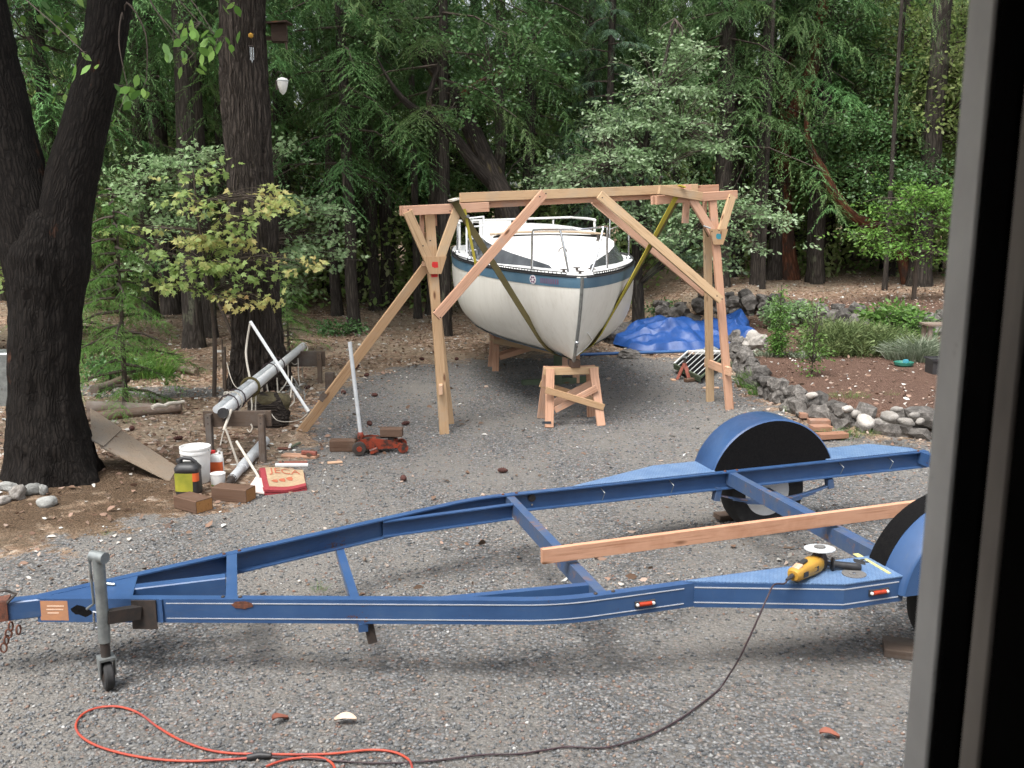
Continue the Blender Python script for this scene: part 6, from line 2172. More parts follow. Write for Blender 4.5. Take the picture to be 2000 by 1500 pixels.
M['fir'] = leafmat('fir_needles', [(0.0, (0.048, 0.104, 0.034)), (0.5, (0.083, 0.170, 0.052)), (0.85, (0.130, 0.230, 0.075)), (1.0, (0.21, 0.30, 0.12))], 0.3, 0.6, 0.30)
M['young_fir'] = leafmat('young_fir_needles', [(0.0, (0.07, 0.15, 0.03)), (0.6, (0.12, 0.25, 0.05)), (1.0, (0.20, 0.34, 0.09))], 0.3, 0.6, 0.1)
M['pine'] = leafmat('blue_green_pine_needles', [(0.0, (0.055, 0.105, 0.062)), (0.6, (0.09, 0.16, 0.095)), (1.0, (0.15, 0.23, 0.15))], 0.18, 0.5, 0.1)
M['oak'] = leafmat('grey_green_oak_leaves', [(0.0, (0.11, 0.19, 0.075)), (0.5, (0.19, 0.29, 0.135)), (0.85, (0.32, 0.41, 0.25)), (1.0, (0.48, 0.54, 0.41))], 0.28, 0.42, 0.05, 0.5)
M['maple'] = leafmat('turning_maple_leaves', [(0.0, (0.24, 0.38, 0.12)), (0.40, (0.38, 0.50, 0.17)), (0.65, (0.54, 0.57, 0.22)), (0.85, (0.64, 0.54, 0.22)), (1.0, (0.60, 0.36, 0.15))], 0.5, 0.55, 0.0)
M['vine'] = leafmat('pale_green_maple_leaves', [(0.0, (0.20, 0.34, 0.14)), (0.6, (0.32, 0.46, 0.23)), (1.0, (0.46, 0.57, 0.34))], 0.4, 0.45, 0.05)
M['bright'] = leafmat('bright_green_leaves', [(0.0, (0.08, 0.17, 0.032)), (0.6, (0.14, 0.27, 0.05)), (1.0, (0.26, 0.40, 0.10))], 0.4, 0.45, 0.1)
M['brush'] = leafmat('hillside_brush_leaves', [(0.0, (0.11, 0.18, 0.045)), (0.5, (0.21, 0.30, 0.085)), (0.8, (0.34, 0.40, 0.16)), (1.0, (0.50, 0.48, 0.29))], 0.4, 0.5, 0.2)
M['glossy'] = leafmat('glossy_madrone_leaves', [(0.0, (0.050, 0.11, 0.035)), (0.6, (0.085, 0.175, 0.055)), (1.0, (0.16, 0.26, 0.11))], 0.2, 0.4, 0.1, 0.4)


def bough_proto(seed, droop=0.4, n_twig=25):
    r = np.random.default_rng(seed)
    P, A, S, Ls = [], [], [], []
    for t in np.sort(r.random(n_twig)) * 0.9 + 0.1:
        main = np.array([t, 0.03 * math.sin(5 * t + seed), 0.10 * t - droop * t * t])
        for sg in (-1, 1):
            ln = (0.40 * (1 - 0.72 * t) + 0.05) * r.uniform(0.35, 1.35)
            an = math.radians(r.uniform(25, 85))
            d = np.array([math.cos(an), sg * math.sin(an), -0.35 + r.uniform(-0.45, 0.25)])
            nn_ = 14
            for k in range(nn_):
                q = (k + 0.5) / nn_
                p = main + d * ln * q + np.array([0, 0, -0.25 * ln * q * q])
                for e in (-1, 1):
                    dd = d + np.array([0.4 * r.normal(), 0.4 * r.normal(), 0.3 * r.normal() - 0.2]) + e * 0.5 * np.array([-d[1], d[0], 0])
                    P.append(p)
                    A.append(dd)
                    S.append(np.array([-dd[1], dd[0], r.normal() * 0.5]))
                    Ls.append(r.uniform(0.032, 0.066) * (1 - 0.3 * q))
    return np.array(P), np.array(A), np.array(S), np.array(Ls)


PROTO = [bough_proto(i, d) for i, d in ((1, 0.25), (2, 0.38), (3, 0.52), (4, 0.32), (5, 0.45), (6, 0.6))]


def conifer(name, seed, z0, z1, R0, nb, thin=1.0, width=1.0, top=0.5, lscale=1.0):
    r = np.random.default_rng(seed)
    Ps, As, Ss, Ls, Rn = [], [], [], [], []
    limbs = []
    for i in range(nb):
        f = (i + r.random()) / nb
        z = z0 + (z1 - z0) * f
        ln = (R0 * (1 - f) ** 0.75 * (0.6 + 0.5 * r.random()) + top * 0.5)
        az = i * 2.39996 + r.normal() * 0.3
        P, A, S, L = PROTO[r.integers(6)]
        sel = r.random(len(P)) < thin
        P, A, S, L = P[sel], A[sel], S[sel], L[sel]
        pitch = 0.15 * f - 0.12 + r.normal() * 0.1
        cp, sp_ = math.cos(pitch), math.sin(pitch)
        Rp = np.array([[cp, 0, -sp_], [0, 1, 0], [sp_, 0, cp]])
        ca, sa = math.cos(az), math.sin(az)
        Rz = np.array([[ca, -sa, 0], [sa, ca, 0], [0, 0, 1]])
        Mx = Rz @ Rp
        Ps.append((P * ln) @ Mx.T + np.array([0, 0, z]))
        As.append(A @ Mx.T)
        Ss.append(S @ Mx.T)
        Ls.append(L * (0.45 * ln + 0.9) * lscale)
        tone = r.random()
        Rn.append(np.clip(0.55 * tone + 0.45 * r.random(len(P)), 0, 1))
        limbs.append([tuple((np.array([q, 0, 0.10 * q - 0.4 * q * q]) * ln) @ Mx.T + np.array([0, 0, z])) for q in (0, 0.35, 0.75)])
    T_ = NEEDLE * np.array([width, 1, 1])
    me = joinmesh(name + '_crown', [cards(np.concatenate(Ps), np.concatenate(As), np.concatenate(Ss), np.concatenate(Ls), T_, np.concatenate(Rn))])
    mb = MB()
    for lb in limbs:
        mb.tube(lb, [0.028, 0.018, 0.006], 4, False)
    return me, mb


def mesh_of(mb, name, mat):
    o = mb.build(name, mat)
    me = o.data
    bpy.data.objects.remove(o)
    return me


def trunk_mesh(name, h, r0, r1, mat, sides=12, seed=0, flare=0.35, bend=0.0):
    r = random.Random(seed)
    k = max(6, int(h / 0.5))
    pts, rs = [], []
    for i in range(k + 1):
        q = i / k
        pts.append((bend * math.sin(3 * q + seed) + 0.02 * r.uniform(-1, 1), bend * math.cos(2.3 * q + seed * 2) - bend * math.cos(seed * 2), q * h - 0.15))
        rs.append((r0 + (r1 - r0) * q) * (1 + flare * math.exp(-q * h / 0.25)))
    mb = MB().tube(pts, rs, sides, jit=0.06)
    return mesh_of_smooth(mb, name, mat)


def mesh_of_smooth(mb, name, mat):
    o = mb.build(name, mat, None, 80)
    me = o.data
    bpy.data.objects.remove(o)
    return me


CK = {}
for nm, args in dict(a=(11, 3.2, 13, 2.8, 62), b=(12, 4.2, 14, 2.7, 64), c=(13, 3.1, 13, 3.2, 66), d=(14, 5.5, 15, 2.9, 64)).items():
    me_, mb_ = conifer('fir_' + nm, *args)
    me_.materials.append(M['fir'])
    CK[nm] = (me_, mesh_of(mb_, 'fir_limbs', M['twig']))
me_, mb_ = conifer('pine', 21, 2.4, 9.5, 2.4, 46, 0.8, 0.55, 0.6, 1.5)
me_.materials.append(M['pine'])
CK['p'] = (me_, mesh_of(mb_, 'pine_limbs', M['twig']))
me_, mb_ = conifer('young_fir', 22, 0.25, 3.2, 1.15, 44, 0.75, 1.0, 0.3, 0.75)
me_.materials.append(M['young_fir'])
CK['y'] = (me_, mesh_of(mb_, 'young_limbs', M['twig']))
TRK = [trunk_mesh('trunk', 15, 0.16, 0.07, M['bark_far'], 10, i, 0.35, 0.10) for i in range(3)]
YTR = trunk_mesh('trunk', 3.2, 0.04, 0.01, M['twig'], 8, 5, 0.2, 0.02)


def tree_obj(name, x, y, rz, s, tr_me, r_scale, crown, limbs, label, group=None, cs=None, cat='tree'):
    z = gz(x, y)
    t = thing(name, (x, y, z), label, cat, group)
    t.rotation_euler = (0, 0, rz)
    o = bpy.data.objects.new('trunk', tr_me)
    C.objects.link(o)
    o.parent = t
    o.scale = (r_scale, r_scale, s)
    if crown is not None:
        o = bpy.data.objects.new('crown', crown)
        C.objects.link(o)
        o.parent = t
        k = cs or s
        o.scale = (k, k, s)
        if limbs is not None:
            o2 = bpy.data.objects.new('branches', limbs)
            C.objects.link(o2)
            o2.parent = t
            o2['kind'] = 'stuff'
            o2.scale = (k, k, s)
    return t


def pxx(px, y):
    return (px - 1000) / F_PX * y * 1.0


# firs one can tell apart, nearest first: (px of trunk, distance, crown, trunk scale, height scale, rotation, label)
FIRS = [(682, 20.2, 'a', 0.8, 1.0, 0.3, 'slim fir with low boughs standing left of the lifting frame'),
        (871, 19.6, 'b', 0.68, 1.0, 1.9, 'very slender straight fir rising just behind the left header'),
        (1028, 25, 'c', 1.1, 1.0, 0.9, 'dense fir behind the leaning trunk over the boat'),
        (1120, 29, 'a', 1.2, 1.1, 2.2, 'fir with drooping boughs high above the boat cabin'),
        (1240, 31, 'd', 2.3, 1.1, 4.1, 'tall thick-trunked fir above the middle of the oak'),
        (1400, 23.5, 'c', 1.2, 1.0, 5.2, 'broad drooping fir behind the right head of the frame'),
        (1502, 25, 'c', 1.3, 1.15, 0.2, 'large shaggy fir in the middle right of the forest edge'),
        (1600, 30, 'a', 1.2, 1.1, 3.3, 'fir mixed with the red madrone limbs'),
        (300, 22, 'c', 1.1, 1.05, 2.7, 'dark fir behind the yellow maple'),
        (120, 19, 'a', 1.0, 1.0, 1.2, 'fir seen through the fork of the big tree'),
        (560, 24.5, 'a', 1.2, 1.05, 5.5, 'fir just right of the thick furrowed trunk'),
        (765, 26, 'c', 1.2, 1.0, 3.9, 'bushy fir between the slim trunks left of the boat'),
        (940, 28, 'd', 1.4, 1.0, 0.5, 'tall fir filling the top centre behind the leaning trunk'),
        (-40, 17, 'c', 1.2, 1.0, 2.0, 'fir cut off by the picture edge beside the big tree'),
        (440, 30, 'b', 1.6, 1.05, 2.9, 'distant fir half hidden by the thick furrowed trunk'),
        (1690, 34, 'd', 1.3, 1.0, 1.1, 'thin-crowned fir behind the bright sapling')]
for px, y, ck, rs_, hs_2, rz, lab in FIRS:
    tree_obj('fir_tree', pxx(px, y), y, rz, hs_2, TRK[len(lab) % 3], rs_, CK[ck][0], CK[ck][1], lab)
tree_obj('pine_tree', pxx(1180, 24), 24, 0.7, 0.85, TRK[0], 0.7, CK['p'][0], CK['p'][1], 'blue-green pine rising behind the oak', None, 0.85)
for px, y, s, rz, lab in ((232, 12.6, 0.86, 0.4, 'young light green fir beside the big forked trunk'), (150, 15.5, 1.0, 1.7, 'young fir further back behind the forked trunk'), (560, 17.5, 0.55, 2.0, 'tiny fir seedling near the thick trunk')):
    tree_obj('young_fir', pxx(px, y), y, rz, s, YTR, s * 1.1, CK['y'][0], CK['y'][1], lab)

# trunks of the shaded wood behind, crowns mostly above the picture
rt = random.Random(11)
spots = []
tries = 0
while len(spots) < 64 and tries < 4000:
    tries += 1
    y = rt.uniform(23, 38)
    px = rt.uniform(-120, 1980)
    x = pxx(px, y)
    if px < 1280 and px > 880 and y < 26:
        continue
    if any((x - a) ** 2 + (y - b) ** 2 < 1.1 for a, b in spots):
        continue
    spots.append((x, y))
LMK = [(-400, 'past the big forked tree'), (200, 'left of the maple sapling'), (330, 'behind the maple sapling'), (450, 'beside the thick furrowed trunk'), (560, 'above the far mast rack'), (700, 'left of the gantry head'), (800, 'behind the left gantry leg'), (920, 'behind the boat railing'),
       (1080, 'behind the boat cabin'), (1200, 'over the blue tarp'), (1330, 'behind the right gantry leg'), (1440, 'above the back terrace'), (1560, 'above the upright shrub'), (1680, 'above the heather mound'), (1780, 'beside the bright young tree'), (2600, '')]
ORD = ['first', 'second', 'third', 'fourth', 'fifth', 'sixth', 'seventh', 'eighth', 'ninth', 'tenth', 'eleventh', 'twelfth', 'thirteenth', 'fourteenth', 'fifteenth', 'sixteenth']


def rank_labels(pos, head):
    """a label for each: the landmark it stands by and its place from the left among those there"""
    out = {}
    for (lo, words), (hi, _) in zip(LMK[:-1], LMK[1:]):
        here = sorted([q for q in pos if lo <= 1000 + F_PX * q[0] / q[1] < hi], key=lambda q: q[0] / q[1])
        for k, q in enumerate(here):
            out[q] = head + ' ' + words + (', ' + ORD[k] + ' from left there' if len(here) > 1 else '')
    return out


LABS = rank_labels(spots, 'dark conifer deep in the wood')
for i, (x, y) in enumerate(spots):
    ck = ('b', 'd', 'd', 'b', 'a')[i % 5] if y > 27 else 'd'
    tree_obj('forest_tree', x, y, rt.uniform(0, 6.28), rt.uniform(0.95, 1.25), TRK[i % 3], rt.uniform(0.7, 1.9), CK[ck][0] if not (1000 + F_PX * x / y > 1540 and y < 33) else None, None,
             LABS.get((x, y), 'dark conifer deep in the wood at the picture edge'), 'conifers of the shaded wood', rt.uniform(0.7, 0.95))
poles = []
for i in range(46):
    y = rt.uniform(22, 34)
    px = rt.choice((rt.uniform(1290, 1870), rt.uniform(540, 880), rt.uniform(250, 450), rt.uniform(1290, 1870)))
    poles.append((pxx(px, y), y))
LABS = rank_labels(poles, 'thin bare pole trunk in the wood')
for i, (x, y) in enumerate(poles):
    tree_obj('pole_tree', x, y, rt.uniform(0, 6.28), rt.uniform(0.6, 0.9), TRK[i % 3], rt.uniform(0.25, 0.6), None, None, LABS[(x, y)], 'thin poles of the shaded wood')


# ------------------------------------------------------------------ individual trunks
def detailed_trunk(pts, rs, mat, par, name='trunk', sides=36, rough=0.06, per=6, freq=7.0):
    """tapered tube with bark relief in the mesh itself"""
    P = spline(pts, per)
    k = len(P)
    rr = np.interp(np.linspace(0, len(rs) - 1, k), range(len(rs)), rs)
    mb = MB()
    vv, gg, ff = [], [], []
    s = None
    dist = 0
    for i, p in enumerate(P):
        d = (P[min(i + 1, k - 1)] - P[max(i - 1, 0)]).normalized()
        if s is None:
            s = d.cross(Vector((0, 1, 0))).normalized()
        else:
            s = (s - d * s.dot(d)).normalized()
        u = s.cross(d)
        if i:
            dist += (p - P[i - 1]).length
        for j in range(sides):
            t = 2 * math.pi * j / sides
            cs, sn = math.cos(t), math.sin(t)
            q = Vector((cs * rr[i] * freq, sn * rr[i] * freq, dist * freq * 0.22))
            w = 1 - abs(mnoise.noise(q * 2.2)) * 2
            fl = 0.16 * math.exp(-max(0.0, p.z) / 0.22) * math.cos(5 * t + 1.3) if sides > 40 else 0
            r_ = rr[i] * (1 + rough * (w - 0.5) + rough * 0.9 * mnoise.noise(q * 0.5) + fl)
            vv.append(p + s * cs * r_ + u * sn * r_)
            gg.append((dist, cs * rr[i], sn * rr[i]))
    for i in range(k - 1):
        for j in range(sides):
            a, b = i * sides + j, i * sides + (j + 1) % sides
            ff.append((a, b, b + sides, a + sides))
    return mb.add(vv, ff, gg).build(name, mat, par, 70)


def leaf_cloud(lobes, n_cl, per, spread, L, T_, seed, flat_=0.5, up=0.0, hang_=0.0, tone=0.5, sprays_=True):
    """leaves in clusters through a set of lobes (centre, radii)"""
    r = np.random.default_rng(seed)
    Ps, As, Ss, Ls, Rn, cen = [], [], [], [], [], []
    wts = np.array([a[1][0] * a[1][1] * a[1][2] for a in lobes]) ** 0.7
    wts /= wts.sum()
    i = 0
    while i < n_cl:
        # one spray: a few clusters strung along a short flat twig pointing outward
        c, rad = lobes[r.choice(len(lobes), p=wts)]
        rad = np.array(rad)
        d = r.normal(size=3)
        d /= np.linalg.norm(d)
        q0 = np.array(c) + d * rad * r.random() ** 0.45
        ax = d * np.array([1, 1, 0.35]) + r.normal(size=3) * np.array([0.5, 0.5, 0.15])
        ax /= np.linalg.norm(ax)
        k_n = int(r.integers(3, 8)) if sprays_ else 1
        ln = (0.25 + 0.35 * r.random()) * min(1.0, 2.2 * float(rad[:2].mean())) if sprays_ else 0
        tn = r.random()
        for k in range(k_n):
            f = (k / max(1, k_n - 1) - 0.5) if k_n > 1 else 0
            q = q0 + ax * ln * f * 2 + np.array([0, 0, -0.12 * ln * (f + 0.5) ** 2]) + r.normal(size=3) * np.array([0.05, 0.05, 0.02]) * (1 if sprays_ else 0)
            cen.append(q)
            nl = max(2, int(per * r.uniform(0.4, 1.4)))
            sp = r.normal(size=(nl, 3)) * spread * np.array([1, 1, 0.38 if sprays_ else 0.55])
            a = sp / spread + ax * 0.8 + np.array([0, 0, -0.3 - hang_]) + r.normal(size=(nl, 3)) * 0.4
            Ps.append(q + sp)
            As.append(a)
            Ss.append(r.normal(size=(nl, 3)) * np.array([1, 1, flat_]))
            Ls.append(L * r.uniform(0.55, 1.25, nl))
            Rn.append(np.clip(tone * (tn * 0.8 + 0.2 * r.random()) + (1 - tone) * r.random(nl), 0, 1))
            i += 1
    return cards(np.concatenate(Ps), np.concatenate(As), np.concatenate(Ss), np.concatenate(Ls), T_, np.concatenate(Rn)), np.array(cen)


def twigs(cen, roots, r0=0.012, every=1, seed=0, sides=4):
    """thin branches from the nearest limb point to each cluster"""
    mb = MB()
    R_ = [Vector(q) for q in roots]
    rr = random.Random(seed)
    for i, c in enumerate(cen):
        if i % every:
            continue
        c = Vector(c)
        a = min(R_, key=lambda q: (q - c).length + 0.6 * max(0, q.z - c.z))
        m_ = a.lerp(c, 0.55) + Vector((rr.uniform(-.1, .1), rr.uniform(-.1, .1), 0.12 * (a - c).length * 0.5))
        mb.tube([a, m_, c], [r0, r0 * 0.6, r0 * 0.25], sides, False)
    return mb


def crown_part(par, parts, mat, name='crown'):
    v, f, r = parts
    me = npmesh(name, v - np.array(OFF[par]), f, r)
    return link_mesh(name, me, mat, par)


# big forked tree on the left
ft = thing('forked_tree', (-4.32, 8.95, 0), 'big dark forked tree trunk rising at the left edge of the yard', 'tree')
z0 = gz(-4.3, 8.95)
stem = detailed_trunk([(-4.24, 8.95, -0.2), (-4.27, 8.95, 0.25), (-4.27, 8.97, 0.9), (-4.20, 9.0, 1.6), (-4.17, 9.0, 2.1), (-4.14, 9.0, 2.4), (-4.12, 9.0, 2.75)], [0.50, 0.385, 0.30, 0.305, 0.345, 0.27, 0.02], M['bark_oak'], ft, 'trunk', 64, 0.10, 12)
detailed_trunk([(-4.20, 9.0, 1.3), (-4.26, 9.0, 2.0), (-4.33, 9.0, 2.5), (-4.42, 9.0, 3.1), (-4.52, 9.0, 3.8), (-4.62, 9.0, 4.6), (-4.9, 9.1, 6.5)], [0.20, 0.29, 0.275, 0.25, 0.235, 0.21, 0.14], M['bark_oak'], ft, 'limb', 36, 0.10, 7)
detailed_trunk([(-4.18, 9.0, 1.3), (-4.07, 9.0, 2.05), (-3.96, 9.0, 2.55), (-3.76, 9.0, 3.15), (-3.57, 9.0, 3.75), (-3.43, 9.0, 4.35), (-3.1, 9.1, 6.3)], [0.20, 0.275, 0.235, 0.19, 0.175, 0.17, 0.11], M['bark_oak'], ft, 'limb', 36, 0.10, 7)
lobes = [((-4.9, 8.6, 6.6), (2.2, 2.2, 1.3)), ((-4.0, 8.0, 7.6), (2.4, 2.2, 1.2)), ((-5.6, 9.8, 5.6), (1.6, 1.6, 1.0))]
(cv, cf, cr), cen = leaf_cloud(lobes, 280, 24, 0.20, 0.14, OVAL, 31, 0.6)
crown_part(ft, (cv, cf, cr), M['glossy'])
twigs(cen, [(-4.9, 9.1, 6.2), (-3.2, 9.1, 6.0), (-4.55, 9.0, 4.4), (-3.45, 9.0, 4.4)], 0.02, 3).build('twigs', M['twig'], ft)['kind'] = 'stuff'
# sprays hanging into the picture, each off its own branch
sprays = [(392, 55, 8.2, 13, 0.09), (425, 85, 8.2, 10, 0.08), (345, 95, 8.6, 6, 0.07), (168, 115, 7.6, 6, 0.07), (60, 30, 9.6, 10, 0.14), (125, 35, 9.6, 12, 0.14), (250, 185, 8.6, 10, 0.10), (285, 165, 8.6, 6, 0.08), (125, 185, 9.6, 5, 0.07), (380, 115, 8.4, 6, 0.07), (65, 85, 9.8, 8, 0.12), (440, 10, 8.4, 8, 0.10)]
r = np.random.default_rng(5)
Pp, Aa, Sa, La = [], [], [], []
mb = MB()
for px, py, y, nl, spd in sprays:
    c = at_y(px, py, y)
    P = np.array(c) + r.normal(size=(nl, 3)) * np.array([spd, spd, spd * 0.8])
    Pp.append(P)
    Aa.append(r.normal(size=(nl, 3)) * np.array([0.7, 0.7, 0.3]) + np.array([0, 0, -0.9]))
    Sa.append(r.normal(size=(nl, 3)))
    La.append(r.uniform(0.08, 0.135, nl))
    e_ = V(-3.35 if px > 190 else -4.6, 9.0, c.z + 0.5)
    mb.tube(spline([c + V(0, 0.02, 0.03), c.lerp(e_, 0.35) + V(rng.uniform(-.1, .1), 0, 0.25), c.lerp(e_, 0.7) + V(0, 0, 0.35), e_], 4), [0.003 + 0.0006 * k for k in range(13)], 4, False)
    for q in P[::3]:
        mb.tube([Vector(q), c + V(0, 0.02, 0.05)], [0.002, 0.004], 3, False)
v_, f_, r_ = cards(np.concatenate(Pp), np.concatenate(Aa), np.concatenate(Sa), np.concatenate(La), OVAL, r.random(sum(len(q) for q in Pp)))
crown_part(ft, (v_, f_, r_), M['bright'], 'hanging_leaves')
mb.build('hanging_twigs', M['twig'], ft)['kind'] = 'stuff'

# thick furrowed fir trunk
f2 = thing('fir_tree', (-3.55, 13.9, 0), 'thick straight fir trunk with deeply furrowed bark beside the mast', 'tree')
detailed_trunk([(-3.52, 13.9, -0.2), (-3.56, 13.9, 0.2), (-3.58, 13.9, 0.7), (-3.58, 13.95, 2.0), (-3.59, 13.95, 4.0), (-3.59, 14.0, 7.0), (-3.58, 14.0, 13.0)], [0.52, 0.41, 0.345, 0.32, 0.305, 0.285, 0.18], M['bark_fir'], f2, 'trunk', 72, 0.16, 18, 9.0)
me_, mb_ = CK['d']
o = bpy.data.objects.new('crown', me_)
C.objects.link(o)
o.parent = f2
o.location = (0, 0, 0.6)

# leaning madrone over the boat
lm = thing('madrone_tree', (0.35, 19.0, 0), 'dark crooked madrone leaning to the left above the boat', 'tree')
detailed_trunk([(0.45, 19.0, -0.1), (0.3, 19.0, 0.9), at_y(1000, 430, 19), at_y(958, 335, 19.3), at_y(925, 262, 19.5), at_y(893, 200, 19.7), at_y(858, 145, 20), at_y(800, 75, 20.3), at_y(735, 5, 20.5), at_y(640, -90, 20.8)], [0.28, 0.23, 0.20, 0.185, 0.175, 0.16, 0.145, 0.115, 0.09, 0.05], M['bark_moss'], lm, 'trunk', 28, 0.1, 6)
detailed_trunk([at_y(965, 360, 19.2), at_y(930, 325, 19.1), at_y(893, 275, 19.0), at_y(850, 235, 18.9), at_y(800, 206, 18.7), at_y(765, 165, 18.6), at_y(735, 110, 18.6)], [0.14, 0.12, 0.10, 0.085, 0.065, 0.04, 0.008], M['bark_moss'], lm, 'limb', 18, 0.08, 6)
detailed_trunk([at_y(852, 238, 18.9), at_y(838, 200, 18.9), at_y(845, 165, 19.0), at_y(860, 120, 19.2)], [0.07, 0.06, 0.05, 0.03], M['bark_moss'], lm, 'limb', 12, 0.08, 5)
detailed_trunk([at_y(900, 200, 19.7), at_y(915, 175, 19.6), at_y(960, 150, 19.4), at_y(1000, 130, 19.2)], [0.09, 0.07, 0.05, 0.03], M['bark_madrone'], lm, 'limb', 12, 0.08, 5)
lob = []
for px, py, y, rx, rz in ((905, 75, 19.3, 0.8, 0.5), (980, 60, 19.2, 0.9, 0.5), (1010, 110, 19.2, 0.7, 0.35), (930, 190, 19.0, 0.5, 0.3), (1050, 130, 19.1, 0.6, 0.4), (890, 240, 18.8, 0.4, 0.25), (790, 40, 20.0, 1.0, 0.6), (700, 60, 20.4, 0.9, 0.6)):
    c = at_y(px, py, y)
    lob.append((tuple(c), (rx, 0.7, rz)))
(cv, cf, cr), cen = leaf_cloud(lob, 300, 24, 0.14, 0.085, OVAL, 41, 0.5)
crown_part(lm, (cv, cf, cr), M['glossy'])
twigs(cen, [tuple(at_y(960, 150, 19.4)), tuple(at_y(893, 200, 19.7)), tuple(at_y(858, 145, 20)), tuple(at_y(1000, 130, 19.2)), tuple(at_y(800, 75, 20.3))], 0.016, 3).build('twigs', M['twig'], lm)['kind'] = 'stuff'

# grey-green oak to the right of the boat
ok = thing('oak_tree', (pxx(1245, 19.6), 19.6, 0), 'grey-green oak spreading behind the right side of the boat', 'tree')
bx0 = pxx(1245, 19.6)
tpts = [(bx0 + 0.05, 19.6, -0.1), (bx0, 19.6, 1.0), (bx0 - 0.05, 19.6, 2.2), (bx0 + 0.05, 19.6, 3.4), (bx0 + 0.3, 19.6, 4.6), (bx0 + 0.6, 19.7, 6.0)]
detailed_trunk(tpts, [0.15, 0.11, 0.09, 0.07, 0.05, 0.02], M['bark_far'], ok, 'trunk', 16, 0.08, 6)
lob = []
for px, py, y, rx, rz in ((1330, 110, 19.6, 0.55, 0.5), (1290, 180, 19.4, 0.8, 0.45), (1360, 180, 19.3, 0.45, 0.35), (1240, 240, 19.3, 0.8, 0.4), (1320, 245, 19.2, 0.7, 0.35), (1375, 290, 19.0, 0.4, 0.25), (1170, 250, 19.4, 0.5, 0.3),
                          (1100, 345, 19.0, 0.55, 0.22), (1170, 330, 18.9, 0.7, 0.35), (1250, 310, 18.9, 0.8, 0.35), (1200, 410, 18.9, 0.9, 0.4), (1320, 400, 18.8, 0.9, 0.4), (1420, 400, 18.6, 0.8, 0.35), (1490, 420, 18.4, 0.55, 0.28), (1440, 470, 18.6, 0.6, 0.28), (1300, 470, 18.8, 0.9, 0.3), (1390, 510, 18.7, 0.5, 0.2), (1080, 375, 18.9, 0.3, 0.15)):
    c = at_y(px, py, y)
    lob.append((tuple(c), (rx, 0.8, rz)))
(cv, cf, cr), cen = leaf_cloud(lob, 1150, 17, 0.09, 0.085, OAKL, 43, 0.45)
crown_part(ok, (cv, cf, cr), M['oak'])
lim = [Vector(q) for q in tpts] + [at_y(1290, 330, 19.2), at_y(1330, 250, 19.3), at_y(1200, 330, 19.1), at_y(1400, 430, 18.9)]
mbl = MB()
for a_, b_ in ((tpts[3], at_y(1330, 250, 19.3)), (tpts[2], at_y(1290, 330, 19.2)), (tpts[2], at_y(1200, 330, 19.1)), (tpts[1], at_y(1400, 430, 18.9)), (tpts[1], at_y(1460, 425, 18.6)), (tpts[2], at_y(1120, 350, 19.0))):
    a_, b_ = Vector(a_), Vector(b_)
    mbl.tube([a_, a_.lerp(b_, 0.5) + V(0, 0, 0.15), b_], [0.045, 0.03, 0.012], 7, False)
mbl.build('limbs', M['bark_far'], ok)['kind'] = 'stuff'
twigs(cen, lim, 0.012, 2).build('twigs', M['twig'], ok)['kind'] = 'stuff'

# yellowing maple sapling and the paler vine maple behind it
mp = thing('maple_sapling', (pxx(405, 13.2), 13.2, 0), 'yellowing maple sapling in front of the thick fir trunk', 'tree')
bx0 = pxx(407, 13.2)
MB().tube(spline([(bx0, 13.2, -0.05), (bx0 + 0.05, 13.2, 0.8), (bx0 + 0.02, 13.15, 1.6), (bx0 - 0.05, 13.1, 2.4), (bx0 - 0.08, 13.1, 3.0)], 5), [0.03] * 6 + [0.025] * 5 + [0.018] * 5 + [0.012] * 4 + [0.008], 8).build('trunk', M['twig'], mp, 60)
lob = []
for px, py, rx, rz in ((405, 350, 0.30, 0.22), (440, 420, 0.35, 0.18), (475, 440, 0.3, 0.15), (385, 470, 0.35, 0.18), (330, 475, 0.35, 0.15), (410, 520, 0.42, 0.2), (350, 560, 0.4, 0.14), (345, 600, 0.25, 0.06), (470, 480, 0.3, 0.15), (560, 500, 0.22, 0.12), (590, 530, 0.18, 0.1), (500, 545, 0.3, 0.12), (440, 575, 0.35, 0.1), (540, 395, 0.12, 0.1), (300, 450, 0.16, 0.1), (385, 395, 0.3, 0.15), (520, 585, 0.12, 0.08)):
    lob.append((tuple(at_y(px, py, 13.0)), (rx, 0.35, rz)))
(cv, cf, cr), cen = leaf_cloud(lob, 205, 8, 0.085, 0.088, MAPLE, 51, 0.5, 0, 0.6, 0.75)
crown_part(mp, (cv, cf, cr), M['maple'])
twigs(cen, [(bx0 + 0.02, 13.15, z) for z in (1.4, 1.8, 2.2, 2.6, 2.9)], 0.008, 1).build('twigs', M['twig'], mp)['kind'] = 'stuff'
vm = thing('vine_maple', (pxx(470, 15.2), 15.2, 0), 'pale green vine maple spreading low behind the thick fir trunk', 'tree')
bx0 = pxx(470, 15.2)
MB().tube(spline([(bx0, 15.2, -0.05), (bx0 + 0.1, 15.2, 1.0), (bx0 + 0.3, 15.2, 2.0), (bx0 + 0.4, 15.2, 2.8)], 5), 0.03, 8).build('trunk', M['twig'], vm, 60)
MB().tube(spline([(bx0, 15.2, 0.1), (bx0 - 0.4, 15.2, 1.2), (bx0 - 1.0, 15.2, 2.2), (bx0 - 1.4, 15.2, 2.9)], 5), 0.025, 8).build('stem', M['twig'], vm, 60)
lob = []
